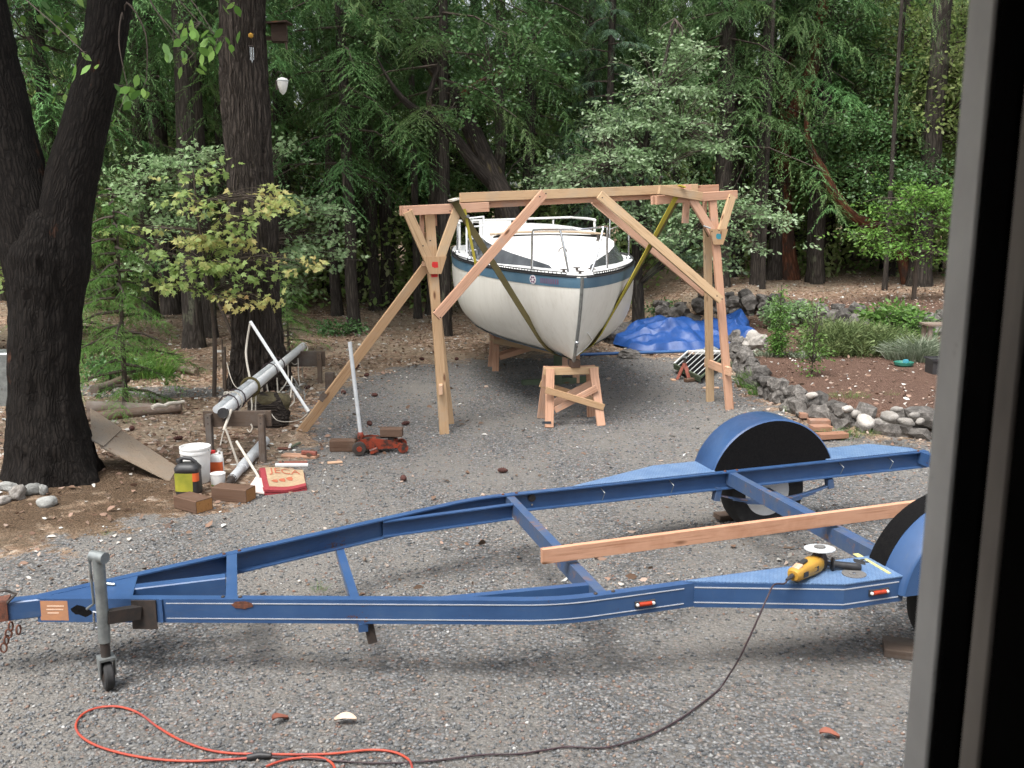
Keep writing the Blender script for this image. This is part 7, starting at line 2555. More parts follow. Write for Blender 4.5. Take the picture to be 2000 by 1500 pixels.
for px, py, rx, rz in ((300, 340, 0.5, 0.14), (260, 330, 0.4, 0.1), (330, 370, 0.6, 0.16), (240, 380, 0.35, 0.1), (290, 400, 0.6, 0.12), (390, 300, 0.4, 0.15), (350, 320, 0.5, 0.12), (580, 390, 0.4, 0.06), (610, 410, 0.35, 0.06), (570, 430, 0.5, 0.07), (630, 470, 0.4, 0.06), (600, 490, 0.5, 0.07), (560, 465, 0.4, 0.08), (660, 490, 0.25, 0.05), (555, 285, 0.15, 0.06), (540, 520, 0.4, 0.12), (260, 520, 0.5, 0.12), (330, 440, 0.6, 0.15), (545, 560, 0.4, 0.1)):
    lob.append((tuple(at_y(px, py, 15.0)), (rx * 0.9, 0.6, rz * 0.6)))
(cv, cf, cr), cen = leaf_cloud(lob, 620, 9, 0.075, 0.068, MAPLE, 52, 0.3)
crown_part(vm, (cv, cf, cr), M['vine'])
twigs(cen, [(bx0 + 0.3, 15.2, z) for z in (1.6, 2.0, 2.4, 2.8)] + [(bx0 - 1.0, 15.2, 2.2), (bx0 - 1.3, 15.2, 2.7)], 0.008, 1).build('twigs', M['twig'], vm)['kind'] = 'stuff'

# red-limbed madrones at the right
rm = thing('madrone_tree', (pxx(1545, 25), 25, 0.8), 'red-barked madrone with a sloping limb at the middle right', 'tree')
detailed_trunk([(pxx(1545, 25), 25.0, gz(11, 25) - 0.2), at_y(1535, 480, 25), at_y(1528, 360, 25), at_y(1532, 270, 24.5), at_y(1560, 200, 24.2), at_y(1588, 130, 24.0), at_y(1600, 60, 24), at_y(1612, -20, 24)], [0.26, 0.22, 0.20, 0.19, 0.17, 0.16, 0.15, 0.12], M['bark_madrone'], rm, 'trunk', 24, 0.1, 6)
detailed_trunk([at_y(1530, 275, 24.5), at_y(1528, 210, 24.6), at_y(1540, 130, 24.8), at_y(1575, 30, 25), at_y(1600, -30, 25)], [0.12, 0.10, 0.09, 0.07, 0.05], M['bark_madrone'], rm, 'limb', 16, 0.08, 6)
rm2 = thing('madrone_tree', (pxx(1770, 23.5), 23.5, 0.8), 'madrone with a bowed red-brown limb low above the sapling', 'tree')
detailed_trunk([(pxx(1775, 23.5), 23.5, 0.6), at_y(1760, 500, 23.5), at_y(1722, 447, 23.3), at_y(1670, 425, 23.0), at_y(1635, 385, 22.8), at_y(1605, 330, 22.8), at_y(1580, 280, 23), at_y(1575, 220, 23)], [0.16, 0.14, 0.12, 0.115, 0.11, 0.10, 0.08, 0.04], M['bark_madrone'], rm2, 'trunk', 20, 0.08, 6)
for tr_, lobs, sd in ((rm, ((1640, 60, 24, 1.2, 0.7), (1700, 110, 24.3, 1.0, 0.7), (1560, 20, 24.5, 1.2, 0.6), (1660, 180, 24.5, 0.8, 0.5)), 61), (rm2, ((1690, 330, 23, 0.9, 0.5), (1740, 400, 23, 0.8, 0.4), (1610, 240, 23, 0.6, 0.4), (1700, 250, 23.4, 0.8, 0.5), (1800, 330, 23, 0.8, 0.5)), 62)):
    lob = [(tuple(at_y(px, py, y)), (rx, 0.9, rz)) for px, py, y, rx, rz in lobs]
    (cv, cf, cr), cen = leaf_cloud(lob, 300, 24, 0.17, 0.09, OVAL, sd, 0.5)
    crown_part(tr_, (cv, cf, cr), M['glossy'])
    twigs(cen, [lob_[0] for lob_ in lob], 0.015, 4).build('twigs', M['twig'], tr_)['kind'] = 'stuff'

# big straight trunk by the door frame
x_, y_2 = pxx(1868, 21.5), 21.5
tree_obj('fir_tree', x_, y_2, 0.3, 1.1, TRK[1], 1.95, CK['d'][0], None, 'big straight dark trunk standing next to the door frame', None, 0.55)
x_, y_2 = pxx(372, 17.9), 17.9
tree_obj('fir_tree', x_, y_2, 1.3, 1.0, TRK[0], 1.15, CK['d'][0], None, 'stout dark trunk left of the sapling stems')
x_, y_2 = pxx(410, 19.3), 19.3
tree_obj('fir_tree', x_, y_2, 2.3, 1.0, TRK[2], 0.9, CK['d'][0], None, 'dark trunk tucked beside the stout one')
for px, y_2, rs_, lab in ((650, 23, 0.8, 'dark trunk left of the slim low-boughed fir'), (728, 24, 0.95, 'dark trunk right of the slim low-boughed fir'), (1480, 23.6, 0.85, 'dark trunk under the drooping oak tips'), (1600, 24, 0.9, 'dark trunk above the terrace rocks'), (985, 22.8, 0.9, 'dark trunk behind the boat railings')):
    tree_obj('fir_tree', pxx(px, y_2), y_2, px * 0.01, 1.0, TRK[px % 3], rs_, CK['d'][0], None, lab, None, 0.8)

# bright young tree at the right, in front of the wood
bt_ = thing('young_tree', (pxx(1785, 20.2), 20.2, gz(8.1, 20.2)), 'bright green young tree on a thin stem near the door frame', 'tree')
zb_ = gz(8.1, 20.2)
bx0 = pxx(1785, 20.2)
MB().tube(spline([(bx0, 20.2, zb_ - 0.05), (bx0, 20.2, zb_ + 0.7), (bx0 - 0.05, 20.2, zb_ + 1.3), (bx0 - 0.15, 20.2, zb_ + 2.2)], 5), [0.05] * 5 + [0.035] * 6 + [0.02] * 5, 8).build('trunk', M['twig'], bt_, 60)
MB().tube(spline([(bx0, 20.2, zb_ + 0.6), (bx0 + 0.2, 20.2, zb_ + 1.2), (bx0 + 0.3, 20.2, zb_ + 2.0)], 5), 0.018, 8).build('stem', M['twig'], bt_, 60)
lob = []
for px, py, rx, rz in ((1740, 420, 0.6, 0.3), (1790, 390, 0.6, 0.35), (1840, 380, 0.45, 0.3), (1700, 455, 0.45, 0.14), (1660, 445, 0.3, 0.08), (1760, 480, 0.6, 0.2), (1850, 430, 0.4, 0.25), (1720, 490, 0.3, 0.12), (1860, 500, 0.25, 0.2), (1800, 450, 0.4, 0.2)):
    lob.append((tuple(at_y(px, py, 20.0)), (rx, 0.7, rz)))
(cv, cf, cr), cen = leaf_cloud(lob, 340, 13, 0.09, 0.078, OVAL, 71, 0.5)
crown_part(bt_, (cv, cf, cr), M['bright'])
twigs(cen, [(bx0 - 0.1, 20.2, zb_ + z) for z in (1.0, 1.5, 2.0)] + [(bx0 + 0.25, 20.2, zb_ + 1.7)], 0.010, 2).build('twigs', M['twig'], bt_)['kind'] = 'stuff'

# understorey brush: hillside shrubs and bushes among the trunks
r = random.Random(77)
BRUSH = []
for k in range(3):
    (cv, cf, cr), cen = leaf_cloud([((0, 0, 1.6), (1.5, 1.5, 1.3)), ((0.9, 0.3, 2.6), (1.0, 1.0, 0.8)), ((-0.8, -0.2, 2.9), (1.0, 1.0, 0.9)), ((0.1, 0, 3.8), (0.9, 0.9, 0.7))], 330, 26, 0.20, 0.085, OVAL, 80 + k, 0.6)
    me_ = npmesh('brush', cv, cf, cr)
    me_.materials.append(M['brush'])
    BRUSH.append((me_, mesh_of(twigs(cen, [(0, 0, z) for z in (0.2, 1.2, 2.2, 3.2)], 0.022, 2, k), 'brush_stems', M['twig'])))
brushes = [(1720, 25.5, 1.5), (1800, 25, 1.6), (1660, 26.5, 1.7), (1850, 26, 1.7), (1745, 28, 2.0), (640, 27, 1.2), (820, 28, 1.3), (90, 23, 1.2), (960, 27, 1.5), (1100, 31, 1.9), (1250, 33, 2.0), (480, 29, 1.8), (740, 31, 1.9), (1400, 30, 1.5), (250, 31, 1.9), (1650, 30, 1.5), (1760, 31, 1.7), (1840, 30, 1.6), (1560, 33, 1.5), (1480, 34, 1.5), (1690, 35, 2.0), (1800, 36, 2.1), (1880, 34, 2.0), (1620, 38, 2.0), (50, 26, 1.3), (200, 28, 1.3), (330, 26, 1.0), (420, 25, 0.9), (620, 30, 1.1), (830, 33, 1.3), (1350, 36, 1.5)]
LABS = rank_labels([(pxx(px, y), y) for px, y, s in brushes], 'loose yellow-green bush in the wood')
for i, (px, y, s) in enumerate(brushes):
    x = pxx(px, y)
    me_, tw_ = BRUSH[i % 3]
    t = thing('bush', (x, y, gz(x, y)), LABS[(x, y)], 'bush', 'bushes among the trunks')
    t.rotation_euler = (0, 0, i * 1.1)
    o = bpy.data.objects.new('crown', me_)
    C.objects.link(o)
    o.parent = t
    o.scale = (s, s, s)
    o = bpy.data.objects.new('stems', tw_)
    C.objects.link(o)
    o.parent = t
    o.scale = (s, s, s)

# far wood that reads as one green mass
r = np.random.default_rng(91)
NF = 76000
y = 45 + 10 * r.random(NF)
x = (r.random(NF) - 0.5) * 76
h = r.random(NF) ** 1.1 * 20
z = gz_np(x, y) + h
den = np.sin(x * 0.55 + 0.3 * z) * np.sin(z * 0.7 + 0.25 * x + y * 0.5)
k = r.random(NF) < 0.5 + 0.5 * den
P = np.stack([x, y, z], 1)[k]
nk = len(P)
me = joinmesh('far_wood', [cards(P, r.normal(size=(nk, 3)) + np.array([0, 0, -0.5]), r.normal(size=(nk, 3)) * np.array([1, 1, 0.5]), 0.30 + 0.35 * r.random(nk), OVAL * np.array([1.1, 1, 1]), np.clip(0.5 * (den[k] * 0.5 + 0.5) + 0.5 * r.random(nk), 0, 1))])
fwd = link_mesh('far_wood', me, M['brush'])
tag(fwd, 'far green wood glimpsed between the trunks', 'wood', kind='stuff')

# undergrowth closing the view between the trunks
NU_ = 38000
px_ = r.random(NU_) * 2150 - 130
y = np.where(px_ < 1250, 23.3, 25.0) + 7.5 * r.random(NU_)
x = (px_ - 1000) / F_PX * y
hmax = 1.1 + 1.5 * (0.5 + 0.5 * np.sin(x * 0.9 + 1.0) * np.sin(y * 1.3 + x * 0.4)) + 0.5 * np.sin(x * 2.3)
z = gz_np(x, y) + r.random(NU_) * np.maximum(0.3, hmax)
den = np.sin(x * 1.9 + 0.7 * y) * np.sin(y * 2.1 - x) * 0.5 + 0.5
k = r.random(NU_) < 0.25 + 0.75 * den
P = np.stack([x, y, z], 1)[k]
nk = len(P)
me = joinmesh('undergrowth', [cards(P, r.normal(size=(nk, 3)) + np.array([0, 0, -0.2]), r.normal(size=(nk, 3)) * np.array([1, 1, 0.5]), 0.10 + 0.12 * r.random(nk), OVAL, np.clip(0.6 * den[k] + 0.4 * r.random(nk), 0, 1))])
tag(link_mesh('undergrowth', me, M['brush']), 'low green undergrowth filling the wood between the trunks', 'undergrowth', kind='stuff')

# wood shading the clearing from the sides (out of the picture's left and right)
for i, (x, y, ck) in enumerate(((-9.5, 8, 'a'), (-9.5, 16, 'a'), (14, 14, 'c'), (16, 20, 'a'))):
    tree_obj('fir_tree', x, y, i * 1.3, 1.0, TRK[i % 3], 1.2, CK[ck][0], None, ('fir past the picture edge beside the big forked tree', 'fir past the picture edge behind the forked tree', 'fir hidden behind the door frame beside the garden', 'fir hidden behind the door frame beyond the garden')[i], 'firs beside the yard')

# ================================================================== things hung on the thick trunk
p = at_y(546, 66, 14.05)
bh = thing('birdhouse', tuple(p), 'dark wooden birdhouse fixed high beside the thick fir trunk', 'birdhouse')
M['dark_wood'] = lumber('dark_stained_wood', (0.05, 0.032, 0.024), (0.045, 0.03, 0.022))
MB().box(p, (0.2, 0.2, 0.22), 0.1, 0.004).build('box', M['dark_wood'], bh)
MB().beam(p + V(-0.13, -0.02, 0.12), p + V(0.15, -0.04, 0.135), 0.30, 0.02).build('roof', M['dark_wood'], bh)
MB().beam(p + V(-0.20, 0.05, -0.05), p + V(-0.08, 0.05, -0.05), 0.05, 0.05).build('bracket', M['old_wood'], bh)
MB().beam(p + V(0.08, 0, -0.11), p + V(0.09, 0, -0.2), 0.06, 0.02).build('perch', M['old_wood'], bh)
p = at_y(552, 165, 13.8)
ln_ = thing('hanging_feeder', tuple(p), 'white teardrop lantern hanging from a bracket on the thick trunk', 'lantern')
MB().lathe([(0.01, -0.13), (0.045, -0.09), (0.065, -0.02), (0.075, 0.03), (0.06, 0.05), (0.075, 0.055), (0.06, 0.075), (0.02, 0.09)], p, n=16).build('globe', M['white_paint'], ln_, 40)
MB().lathe([(0.078, 0.04), (0.08, 0.05), (0.05, 0.075)], p, n=16).build('cap', M['pvc'], ln_, 40)
MB().tube(spline([p + V(0, 0, 0.08), p + V(-0.02, 0, 0.15), p + V(-0.06, 0, 0.16), p + V(-0.12, 0.1, 0.10)], 5), 0.006, 6).build('hook', M['dark_steel'], ln_)
MB().beam(p + V(-0.09, 0.06, -0.06), p + V(-0.09, 0.06, 0.06), 0.03, 0.03, (0, 1, 0)).build('backplate', M['dark_steel'], ln_)
p = at_y(490, 70, 13.55)
wc_ = thing('wind_chime', tuple(p), 'little wind chime with a yellow top hanging on the thick trunk', 'wind chime')
MB().lathe([(0.0, -0.03), (0.03, -0.015), (0.035, 0.02), (0.0, 0.04)], p, n=10, caps=False).build('top', M['yellow'], wc_)
MB().lathe([(0.04, -0.13), (0.04, -0.12)], p, n=10).build('disc', M['dark_steel'], wc_)
for k in (-1, 0, 1):
    MB().tube([p + V(0.02 * k, 0.01 * abs(k), -0.14), p + V(0.02 * k, 0.01 * abs(k), -0.33 + 0.03 * abs(k))], 0.006, 6).build('tube', M['chrome'], wc_)
MB().tube([p + V(0, 0, 0.03), p + V(0, 0.03, 0.12)], 0.002, 4).build('string', M['twig'], wc_)

# ================================================================== GARDEN PLANTS
def blades(name, loc, n_, h, spread, mat, seed, lean=0.5, T_=BLADE, wmul=1.0, label='', cat='plant', group=None, rad=None):
    r = np.random.default_rng(seed)
    a = r.random(n_) * 6.283
    q = np.sqrt(r.random(n_))
    rad = rad or (spread, spread)
    P = np.stack([np.cos(a) * q * rad[0], np.sin(a) * q * rad[1], np.zeros(n_)], 1)
    A = np.stack([np.cos(a) * q * lean, np.sin(a) * q * lean, np.ones(n_)], 1) + r.normal(size=(n_, 3)) * 0.16
    S = r.normal(size=(n_, 3))
    L = h * r.uniform(0.6, 1.15, n_) * (1 - 0.35 * q)
    v1, f1, r1 = cards(P, A, S, L * 0.62, T_ * np.array([wmul, 1, 1]), r.random(n_))
    # bent tips
    A1 = unit(A)
    P2 = P + A1 * (L * 0.60)[:, None]
    A2 = A1 * np.array([1.9, 1.9, 0.45]) + np.stack([np.cos(a), np.sin(a), -0.1 * np.ones(n_)], 1) * lean * 0.6
    v2, f2, r2 = cards(P2, A2, S, L * 0.45, T_ * np.array([wmul * 0.7, 1, 1]), r1[::len(T_)])
    me = joinmesh(name, [(v1, f1, r1), (v2, f2, r2)])
    o = link_mesh(name, me, mat, None, loc)
    return tag(o, label, cat, group)


def on_bed(px, py, z=0.3):
    p = on_z(px, py, z)
    return V(p.x, p.y, gz(p.x, p.y))


M['heather'] = leafmat('dull_green_heather', [(0.0, (0.085, 0.125, 0.045)), (0.6, (0.14, 0.19, 0.07)), (1.0, (0.23, 0.26, 0.11))], 0.15, 0.6, 0.0)
M['grass'] = leafmat('garden_grass', [(0.0, (0.07, 0.15, 0.03)), (0.6, (0.12, 0.24, 0.05)), (1.0, (0.20, 0.30, 0.09))], 0.3, 0.5, 0.15)
M['iris'] = leafmat('grey_green_iris', [(0.0, (0.08, 0.14, 0.07)), (0.6, (0.14, 0.21, 0.11)), (1.0, (0.30, 0.34, 0.20))], 0.25, 0.45, 0.0)
M['silver'] = leafmat('silver_leaves', [(0.0, (0.11, 0.145, 0.085)), (0.6, (0.20, 0.245, 0.16)), (1.0, (0.36, 0.39, 0.30))], 0.2, 0.6, 0.1)
p = on_bed(1692, 697)
hm = thing('heather_mound', (p.x, p.y + 0.55, gz(p.x, p.y + 0.55)), 'wide rounded mound of dull green heather in the garden bed', 'shrub')
hc = OFF[hm]
(cv, cf, cr), cen = leaf_cloud([((hc.x, hc.y, hc.z + 0.12), (0.95, 0.55, 0.30)), ((hc.x - 0.3, hc.y, hc.z + 0.2), (0.55, 0.4, 0.32)), ((hc.x + 0.4, hc.y - 0.1, hc.z + 0.15), (0.5, 0.4, 0.26))], 700, 22, 0.05, 0.11, STRIP * np.array([0.45, 1, 1]), 77, 0.8, sprays_=False)
A_up = cv.reshape(-1, 4, 3)
A_up[:, 2:, 2] = A_up[:, :2, 2] + np.abs(A_up[:, 2:, 2] - A_up[:, :2, 2]) + 0.03
crown_part(hm, (A_up.reshape(-1, 3), cf, cr), M['heather'], 'foliage')
p = on_bed(1812, 705)
blades('lavender_clump', (p.x, p.y + 0.3, p.z), 1700, 0.42, 0.5, M['silver'], 2, 0.6, STRIP, 0.4, 'silvery lavender clump beside the door frame', 'plant', None, (0.5, 0.4))
p = on_bed(1800, 660)
blades('iris_clump', (p.x, p.y, p.z), 90, 0.75, 0.35, M['iris'], 3, 0.5, BLADE, 1.6, 'tall grey-green iris blades behind the lavender', 'plant', None, (0.6, 0.3))
p = on_bed(1750, 662)
t = thing('leafy_shrub', tuple(p), 'leafy yellow-green shrub at the back of the heather', 'shrub')
(cv, cf, cr), cen = leaf_cloud([((p.x, p.y, p.z + 0.3), (0.6, 0.45, 0.22)), ((p.x - 0.15, p.y, p.z + 0.45), (0.4, 0.3, 0.15))], 150, 12, 0.09, 0.10, OVAL * np.array([0.8, 1, 1]), 5, 0.5, sprays_=False)
crown_part(t, (cv, cf, cr), M['grass'], 'foliage')
twigs(cen, [(p.x, p.y, p.z + 0.05)], 0.008, 2).build('stems', M['twig'], t)['kind'] = 'stuff'
p = on_bed(1520, 692)
t = thing('young_conifer', tuple(p), 'small upright dark green shrub in the garden bed by the frame', 'shrub')
lob = [((p.x + dx, p.y, p.z + z), (w, w, 0.13)) for z, w, dx in ((0.16, 0.17, 0), (0.3, 0.16, -0.02), (0.43, 0.12, 0.03), (0.58, 0.10, -0.02), (0.72, 0.10, 0.02), (0.86, 0.07, -0.04), (0.98, 0.04, -0.03))]
(cv, cf, cr), cen = leaf_cloud(lob, 150, 12, 0.04, 0.05, OVAL, 6, 0.6, sprays_=False)
crown_part(t, (cv, cf, cr), M['young_fir'], 'foliage')
mb = twigs(cen, [(p.x, p.y, p.z + z) for z in (0.1, 0.3, 0.5, 0.7, 0.9)], 0.005, 2)
mb.tube([p, p + V(0, 0, 1.1)], [0.02, 0.006], 6)
mb.build('stems', M['twig'], t)['kind'] = 'stuff'
p = on_bed(1585, 728)
t = thing('garden_sapling', tuple(p), 'thin see-through sapling in the soil before the heather', 'shrub')
lob = [((p.x + dx, p.y, p.z + z), (w, w, 0.12)) for z, w, dx in ((0.15, 0.16, 0), (0.35, 0.2, 0.05), (0.55, 0.18, -0.05), (0.75, 0.15, 0.02), (0.95, 0.1, 0.0))]
(cv, cf, cr), cen = leaf_cloud(lob, 80, 8, 0.05, 0.05, OVAL, 7, 0.6, sprays_=False)
crown_part(t, (cv, cf, cr), M['grass'], 'foliage')
mb = twigs(cen, [(p.x, p.y, p.z + z) for z in (0.05, 0.2, 0.5)], 0.004, 1)
mb.tube([p, p + V(0.03, 0, 1.0)], [0.010, 0.004], 6)
mb.build('stems', M['twig'], t)['kind'] = 'stuff'
p = on_bed(1560, 612, 0.5)
t = thing('leafy_shrub', tuple(p), 'pale leafy shrub growing over the back terrace rocks', 'shrub')
(cv, cf, cr), cen = leaf_cloud([((p.x, p.y - 0.2, p.z + 0.35), (0.45, 0.3, 0.2)), ((p.x - 0.5, p.y - 0.4, p.z + 0.15), (0.3, 0.3, 0.25)), ((p.x - 0.6, p.y - 0.4, p.z + 0.35), (0.18, 0.2, 0.25))], 130, 12, 0.07, 0.08, OVAL, 8, 0.5, sprays_=False)
crown_part(t, (cv, cf, cr), M['vine'], 'foliage')
twigs(cen, [(p.x, p.y - 0.2, p.z + 0.05), (p.x - 0.5, p.y - 0.4, p.z)], 0.006, 2).build('stems', M['twig'], t)['kind'] = 'stuff'
# low silvery edging plants
for i, (px, py, lab) in enumerate(((1440, 682, 'low silvery plant beside the rear frame leg'), (1468, 685, 'low silvery plant under the pale boulder'), (1500, 690, 'low silvery plant right of the pale boulder'), (1548, 690, 'low silvery plant right of the upright shrub'), (1575, 695, 'low silvery plant farthest along the row'))):
    p = on_bed(px, py)
    blades('silver_plant', tuple(p), 130, 0.17, 0.2, M['silver'], 20 + i, 1.2, OVAL, 0.5, lab, 'plant', 'silvery plants along the bed')
# grass tufts
G = [(1470, 715, 0.22, 0.24, 260, 'grass tuft on the wall top nearest the grille'), (1490, 728, 0.2, 0.2, 220, 'grass tuft spilling over the edging below the upright shrub'), (1560, 760, 0.16, 0.10, 140, 'short grass tuft on the soil inside the edging'), (1630, 803, 0.3, 0.1, 260, 'bright low grass at the near corner of the bed'), (1680, 798, 0.25, 0.09, 200, 'low grass patch behind the white stones'), (1660, 770, 0.25, 0.08, 200, 'small green patch alone in the bare soil'), (1770, 798, 0.3, 0.07, 200, 'thin grass near the door frame end of the bed'),
     (1790, 840, 0.14, 0.07, 80, 'grass sprig growing between the white stones'), (1740, 766, 0.1, 0.05, 50, 'tiny weed in the soil before the lavender')]
for i, (px, py, w, h, n_, lab) in enumerate(G):
    p = on_bed(px, py)
    blades('grass_tuft', tuple(p), n_, h * 1.3, w, M['grass'], 40 + i, 0.5, BLADE, 1.2, lab, 'grass', 'grass tufts in the garden', (w, w * 0.6))
p = gp(285, 735)
blades('grass_clump', tuple(p), 330, 0.62, 0.38, M['bright'], 60, 0.75, BLADE, 1.3, 'big clump of arching grass blades beyond the logs', 'grass')
p = gp(1692, 1168)
for i, (px, py, h, lab) in enumerate(((622, 1150, 0.09, 'small weed growing in the gravel inside the trailer tongue'), (210, 1045, 0.05, 'tiny weed at the edge of the gravel'), (1385, 782, 0.05, 'weed by the rear foot of the frame'))):
    p = gp(px, py)
    blades('weed', tuple(p), 40, h, 0.05, M['grass'], 70 + i, 0.7, BLADE, 1.0, lab, 'weed')
# bush at the foot of the slim fir
for i, (px, py, lab) in enumerate(((665, 655, 'dark low bush at the foot of the slim fir'), (1300, 625, 'dark low bush behind the tarp'), (215, 742, 'low leafy bush under the young fir'))):
    p = gp(px, py)
    t = thing('low_bush', tuple(p), lab, 'bush')
    (cv, cf, cr), cen = leaf_cloud([((p.x, p.y, p.z + 0.16), (0.5, 0.3, 0.16))], 60, 14, 0.08, 0.07, OVAL, 90 + i, 0.6, sprays_=False)
    crown_part(t, (cv, cf, cr), M['glossy'], 'foliage')
    twigs(cen, [tuple(p)], 0.006, 3).build('stems', M['twig'], t)['kind'] = 'stuff'
# flower pots
p = on_bed(1832, 727)
pt_ = thing('flower_pot', tuple(p), 'square black nursery pot by the door frame', 'pot')
MB().prism([p + V(a_, b_, 0) for a_, b_ in ((-0.13, -0.13), (0.13, -0.13), (0.13, 0.13), (-0.13, 0.13))], (0, 0, 0.2)).build('pot', M['black_plastic'], pt_)
for a_, b_, c_, d_ in ((-0.15, -0.14, 0.15, -0.14), (-0.15, 0.14, 0.15, 0.14)):
    MB().beam(p + V(a_, b_, 0.2), p + V(c_, d_, 0.2), 0.025, 0.03).build('rim', M['black_plastic'], pt_)
p = on_bed(1765, 712)
tg = thing('watering_dish', tuple(p), 'small teal plastic dish left in front of the heather', 'dish')
MB().lathe([(0.10, 0), (0.13, 0.02), (0.14, 0.06), (0.13, 0.062), (0.10, 0.02)], p, n=18, caps=False).build('dish', pmat('teal_plastic', (0.03, 0.18, 0.13), (0.03, 0.15, 0.11), rough=0.4), tg, 40)
MB().lathe([(0.04, 0), (0.045, 0.07), (0.03, 0.09)], p + V(0.04, 0.03, 0), n=12).build('spout', M['teal_mark'], tg, 40)
# bench end at far right
p = on_bed(1845, 640, 0.6)
bn = thing('garden_bench', tuple(p), 'corner of a grey wooden bench cut by the door frame', 'bench')
for k in range(3):
    MB().beam(p + V(-0.25, 0.1 + 0.13 * k, 0.34), p + V(1.2, 0.1 + 0.13 * k, 0.34), 0.11, 0.03).build('slat', M['grey_log'], bn)
for k in (0, 1):
    MB().beam(p + V(-0.18, 0.12 + 0.24 * k, 0), p + V(-0.18, 0.12 + 0.24 * k, 0.325), 0.06, 0.06, (0, 1, 0)).build('leg', M['grey_log'], bn)
# stake and grey stump behind the fir
p = gp(405, 765)
o = MB().tube([p + V(0.25, 0, -0.05), p + V(0.27, 0, 0.62)], 0.02, 8).build('garden_stake', M['old_wood'], None, 50, tuple(p))
tag(o, 'thin dark stake beside the maple stem', 'stake')
p = gp(437, 760)
sg2 = thing('plant_label', tuple(p), 'thin stake with a white tag by the thick trunk', 'stake')
MB().tube([p + V(0, 0, -0.05), p + V(0.01, 0, 0.70)], 0.013, 6).build('stake', M['old_wood'], sg2)
MB().box(p + V(-0.02, 0, 0.53), (0.10, 0.01, 0.03)).build('tag', M['white_paint'], sg2)
p = gp(508, 838)
st = thing('tree_stump', tuple(p), 'mossy low stump behind the near mast rack', 'stump')
me_ = stone_mesh('stump', 99, 0.35, 3, 0.1)
o = link_mesh('wood', me_, M['bark_fir'], st)
o.scale = (0.26, 0.28, 0.25)
o.location = (0, 0.35, 0.12)
me_.polygons.foreach_set('use_smooth', [True] * len(me_.polygons))
o = link_mesh('moss_cap', stone_mesh('moss', 98, 0.3, 3, 0.1), pmat('brown_moss', (0.10, 0.085, 0.04), (0.07, 0.055, 0.03), scale=30, rough=0.95, bmp=0.5), st)
o.scale = (0.23, 0.24, 0.12)
o.location = (0.05, 0.4, 0.25)
p = gp(5, 790)
o = MB().box((p.x, p.y, 0.35), (0.5, 0.4, 0.7), 0.1, 0.02).build('metal_drum_box', M['galv'], None, None, tuple(p))
tag(o, 'grey metal box showing left of the big trunk', 'box')

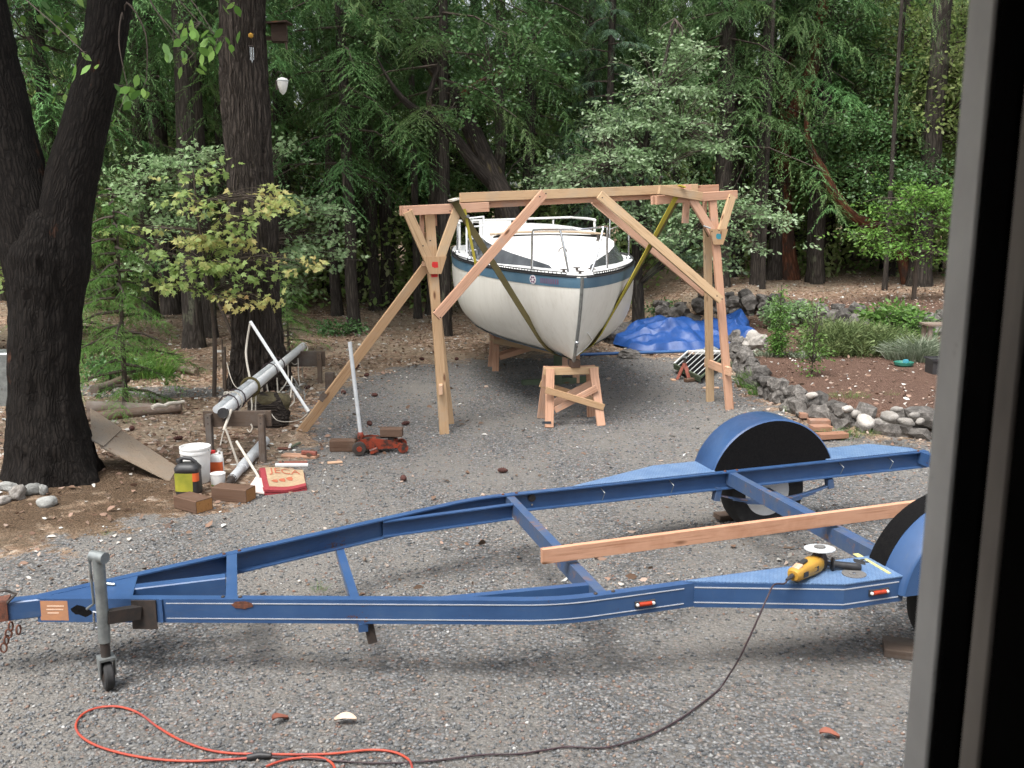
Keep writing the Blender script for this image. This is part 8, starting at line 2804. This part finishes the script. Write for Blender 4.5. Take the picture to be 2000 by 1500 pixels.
# ================================================================== pale leaves and cones lying about
LV = [(675, 1420, 0.11, 'big pale curled leaf on the foreground gravel near the orange cord'), (548, 1413, 0.10, 'thin brownish leaf left of the big pale one in the foreground'), (712, 1095, 0.06, 'pale leaf on the gravel inside the trailer'), (615, 964, 0.07, 'pale chunky leaf right of the rug'), (662, 1005, 0.06, 'pale leaf just above the far trailer rail'), (677, 1022, 0.06, 'second pale leaf touching the far trailer rail'), (1020, 1035, 0.07, 'pale crumpled leaf by the trailer cross bar'), (1620, 1440, 0.10, 'thin red leaf on the gravel in the lower right'), (62, 1120, 0.05, 'pale sliver of leaf left of the jack')]
for i, (px, py, L, lab) in enumerate(LV):
    p = gp(px, py)
    a_ = 0.9 * i
    vv, ff = [], []
    K = 9
    for j in range(K):
        q = j / (K - 1)
        w = 0.24 * L * math.sin(math.pi * min(1, q * 0.96 + 0.03)) ** 0.7
        zc_ = 0.012 + 0.02 * math.sin(3.0 * q + i)
        for e, zz in ((-1, 0.014), (0, 0.0), (1, 0.02)):
            vv.append(p + V(math.cos(a_) * (q - 0.5) * L - math.sin(a_) * e * w, math.sin(a_) * (q - 0.5) * L + math.cos(a_) * e * w, zc_ + zz))
    for j in range(K - 1):
        for e in (0, 1):
            b0 = j * 3 + e
            ff.append((b0, b0 + 1, b0 + 4, b0 + 3))
    red = 'red' in lab or 'brownish' in lab
    o = MB().add(vv, ff).build('fallen_leaf', pmat('pale_dry_leaf' if not red else 'red_dry_leaf', (0.62, 0.50, 0.40) if not red else (0.30, 0.10, 0.06), (0.52, 0.38, 0.29) if not red else (0.25, 0.10, 0.07), scale=30, rough=0.8), None, 60, tuple(p))
    tag(o, lab, 'leaf', 'pale leaves on the gravel')
m_cone = pmat('fir_cone', (0.085, 0.03, 0.022), (0.05, 0.02, 0.016), scale=60, rough=0.9)
cone = MB()
cone.lathe([(0.006, -0.045), (0.02, -0.03), (0.014, -0.026), (0.026, -0.012), (0.017, -0.008), (0.027, 0.006), (0.016, 0.010), (0.022, 0.022), (0.012, 0.026), (0.014, 0.036), (0.003, 0.045)], (0, 0, 0), (1, 0.15, 0.1), 10)
cme = mesh_of_smooth(cone, 'fir_cone', m_cone)
CL = ('in the open gravel before the far rail', 'above the bend of the trailer rail', 'just behind the jack block', 'left of the jack handle', 'far left of the gantry leg', 'by the raking prop', 'behind the jack handle top', 'on the litter edge left of the gantry leg', 'on the litter edge right of the gantry leg', 'on the litter behind the gantry leg', 'beside the pale split branch', 'right behind the grey logs', 'in front of the second grey log', 'right of the leaning plywood', 'near the arching grass clump', 'one of a pair near the jack handle', 'other of the pair near the jack handle', 'beside the spreader tip')
for i, (px, py) in enumerate(((982, 922), (788, 938), (792, 832), (722, 832), (732, 774), (671, 769), (716, 736), (824, 702), (892, 703), (850, 690), (345, 805), (302, 787), (258, 842), (348, 860), (325, 752), (697, 718), (695, 722), (600, 760))):
    p = gp(px, py)
    o = bpy.data.objects.new('fir_cone', cme)
    C.objects.link(o)
    o.location = (p.x, p.y, p.z + 0.028)
    o.rotation_euler = (0, 0.2, i * 1.7)
    o.scale = (1.15,) * 3
    tag(o, 'small dark fir cone ' + CL[i], 'cone', 'fir cones on the yard')
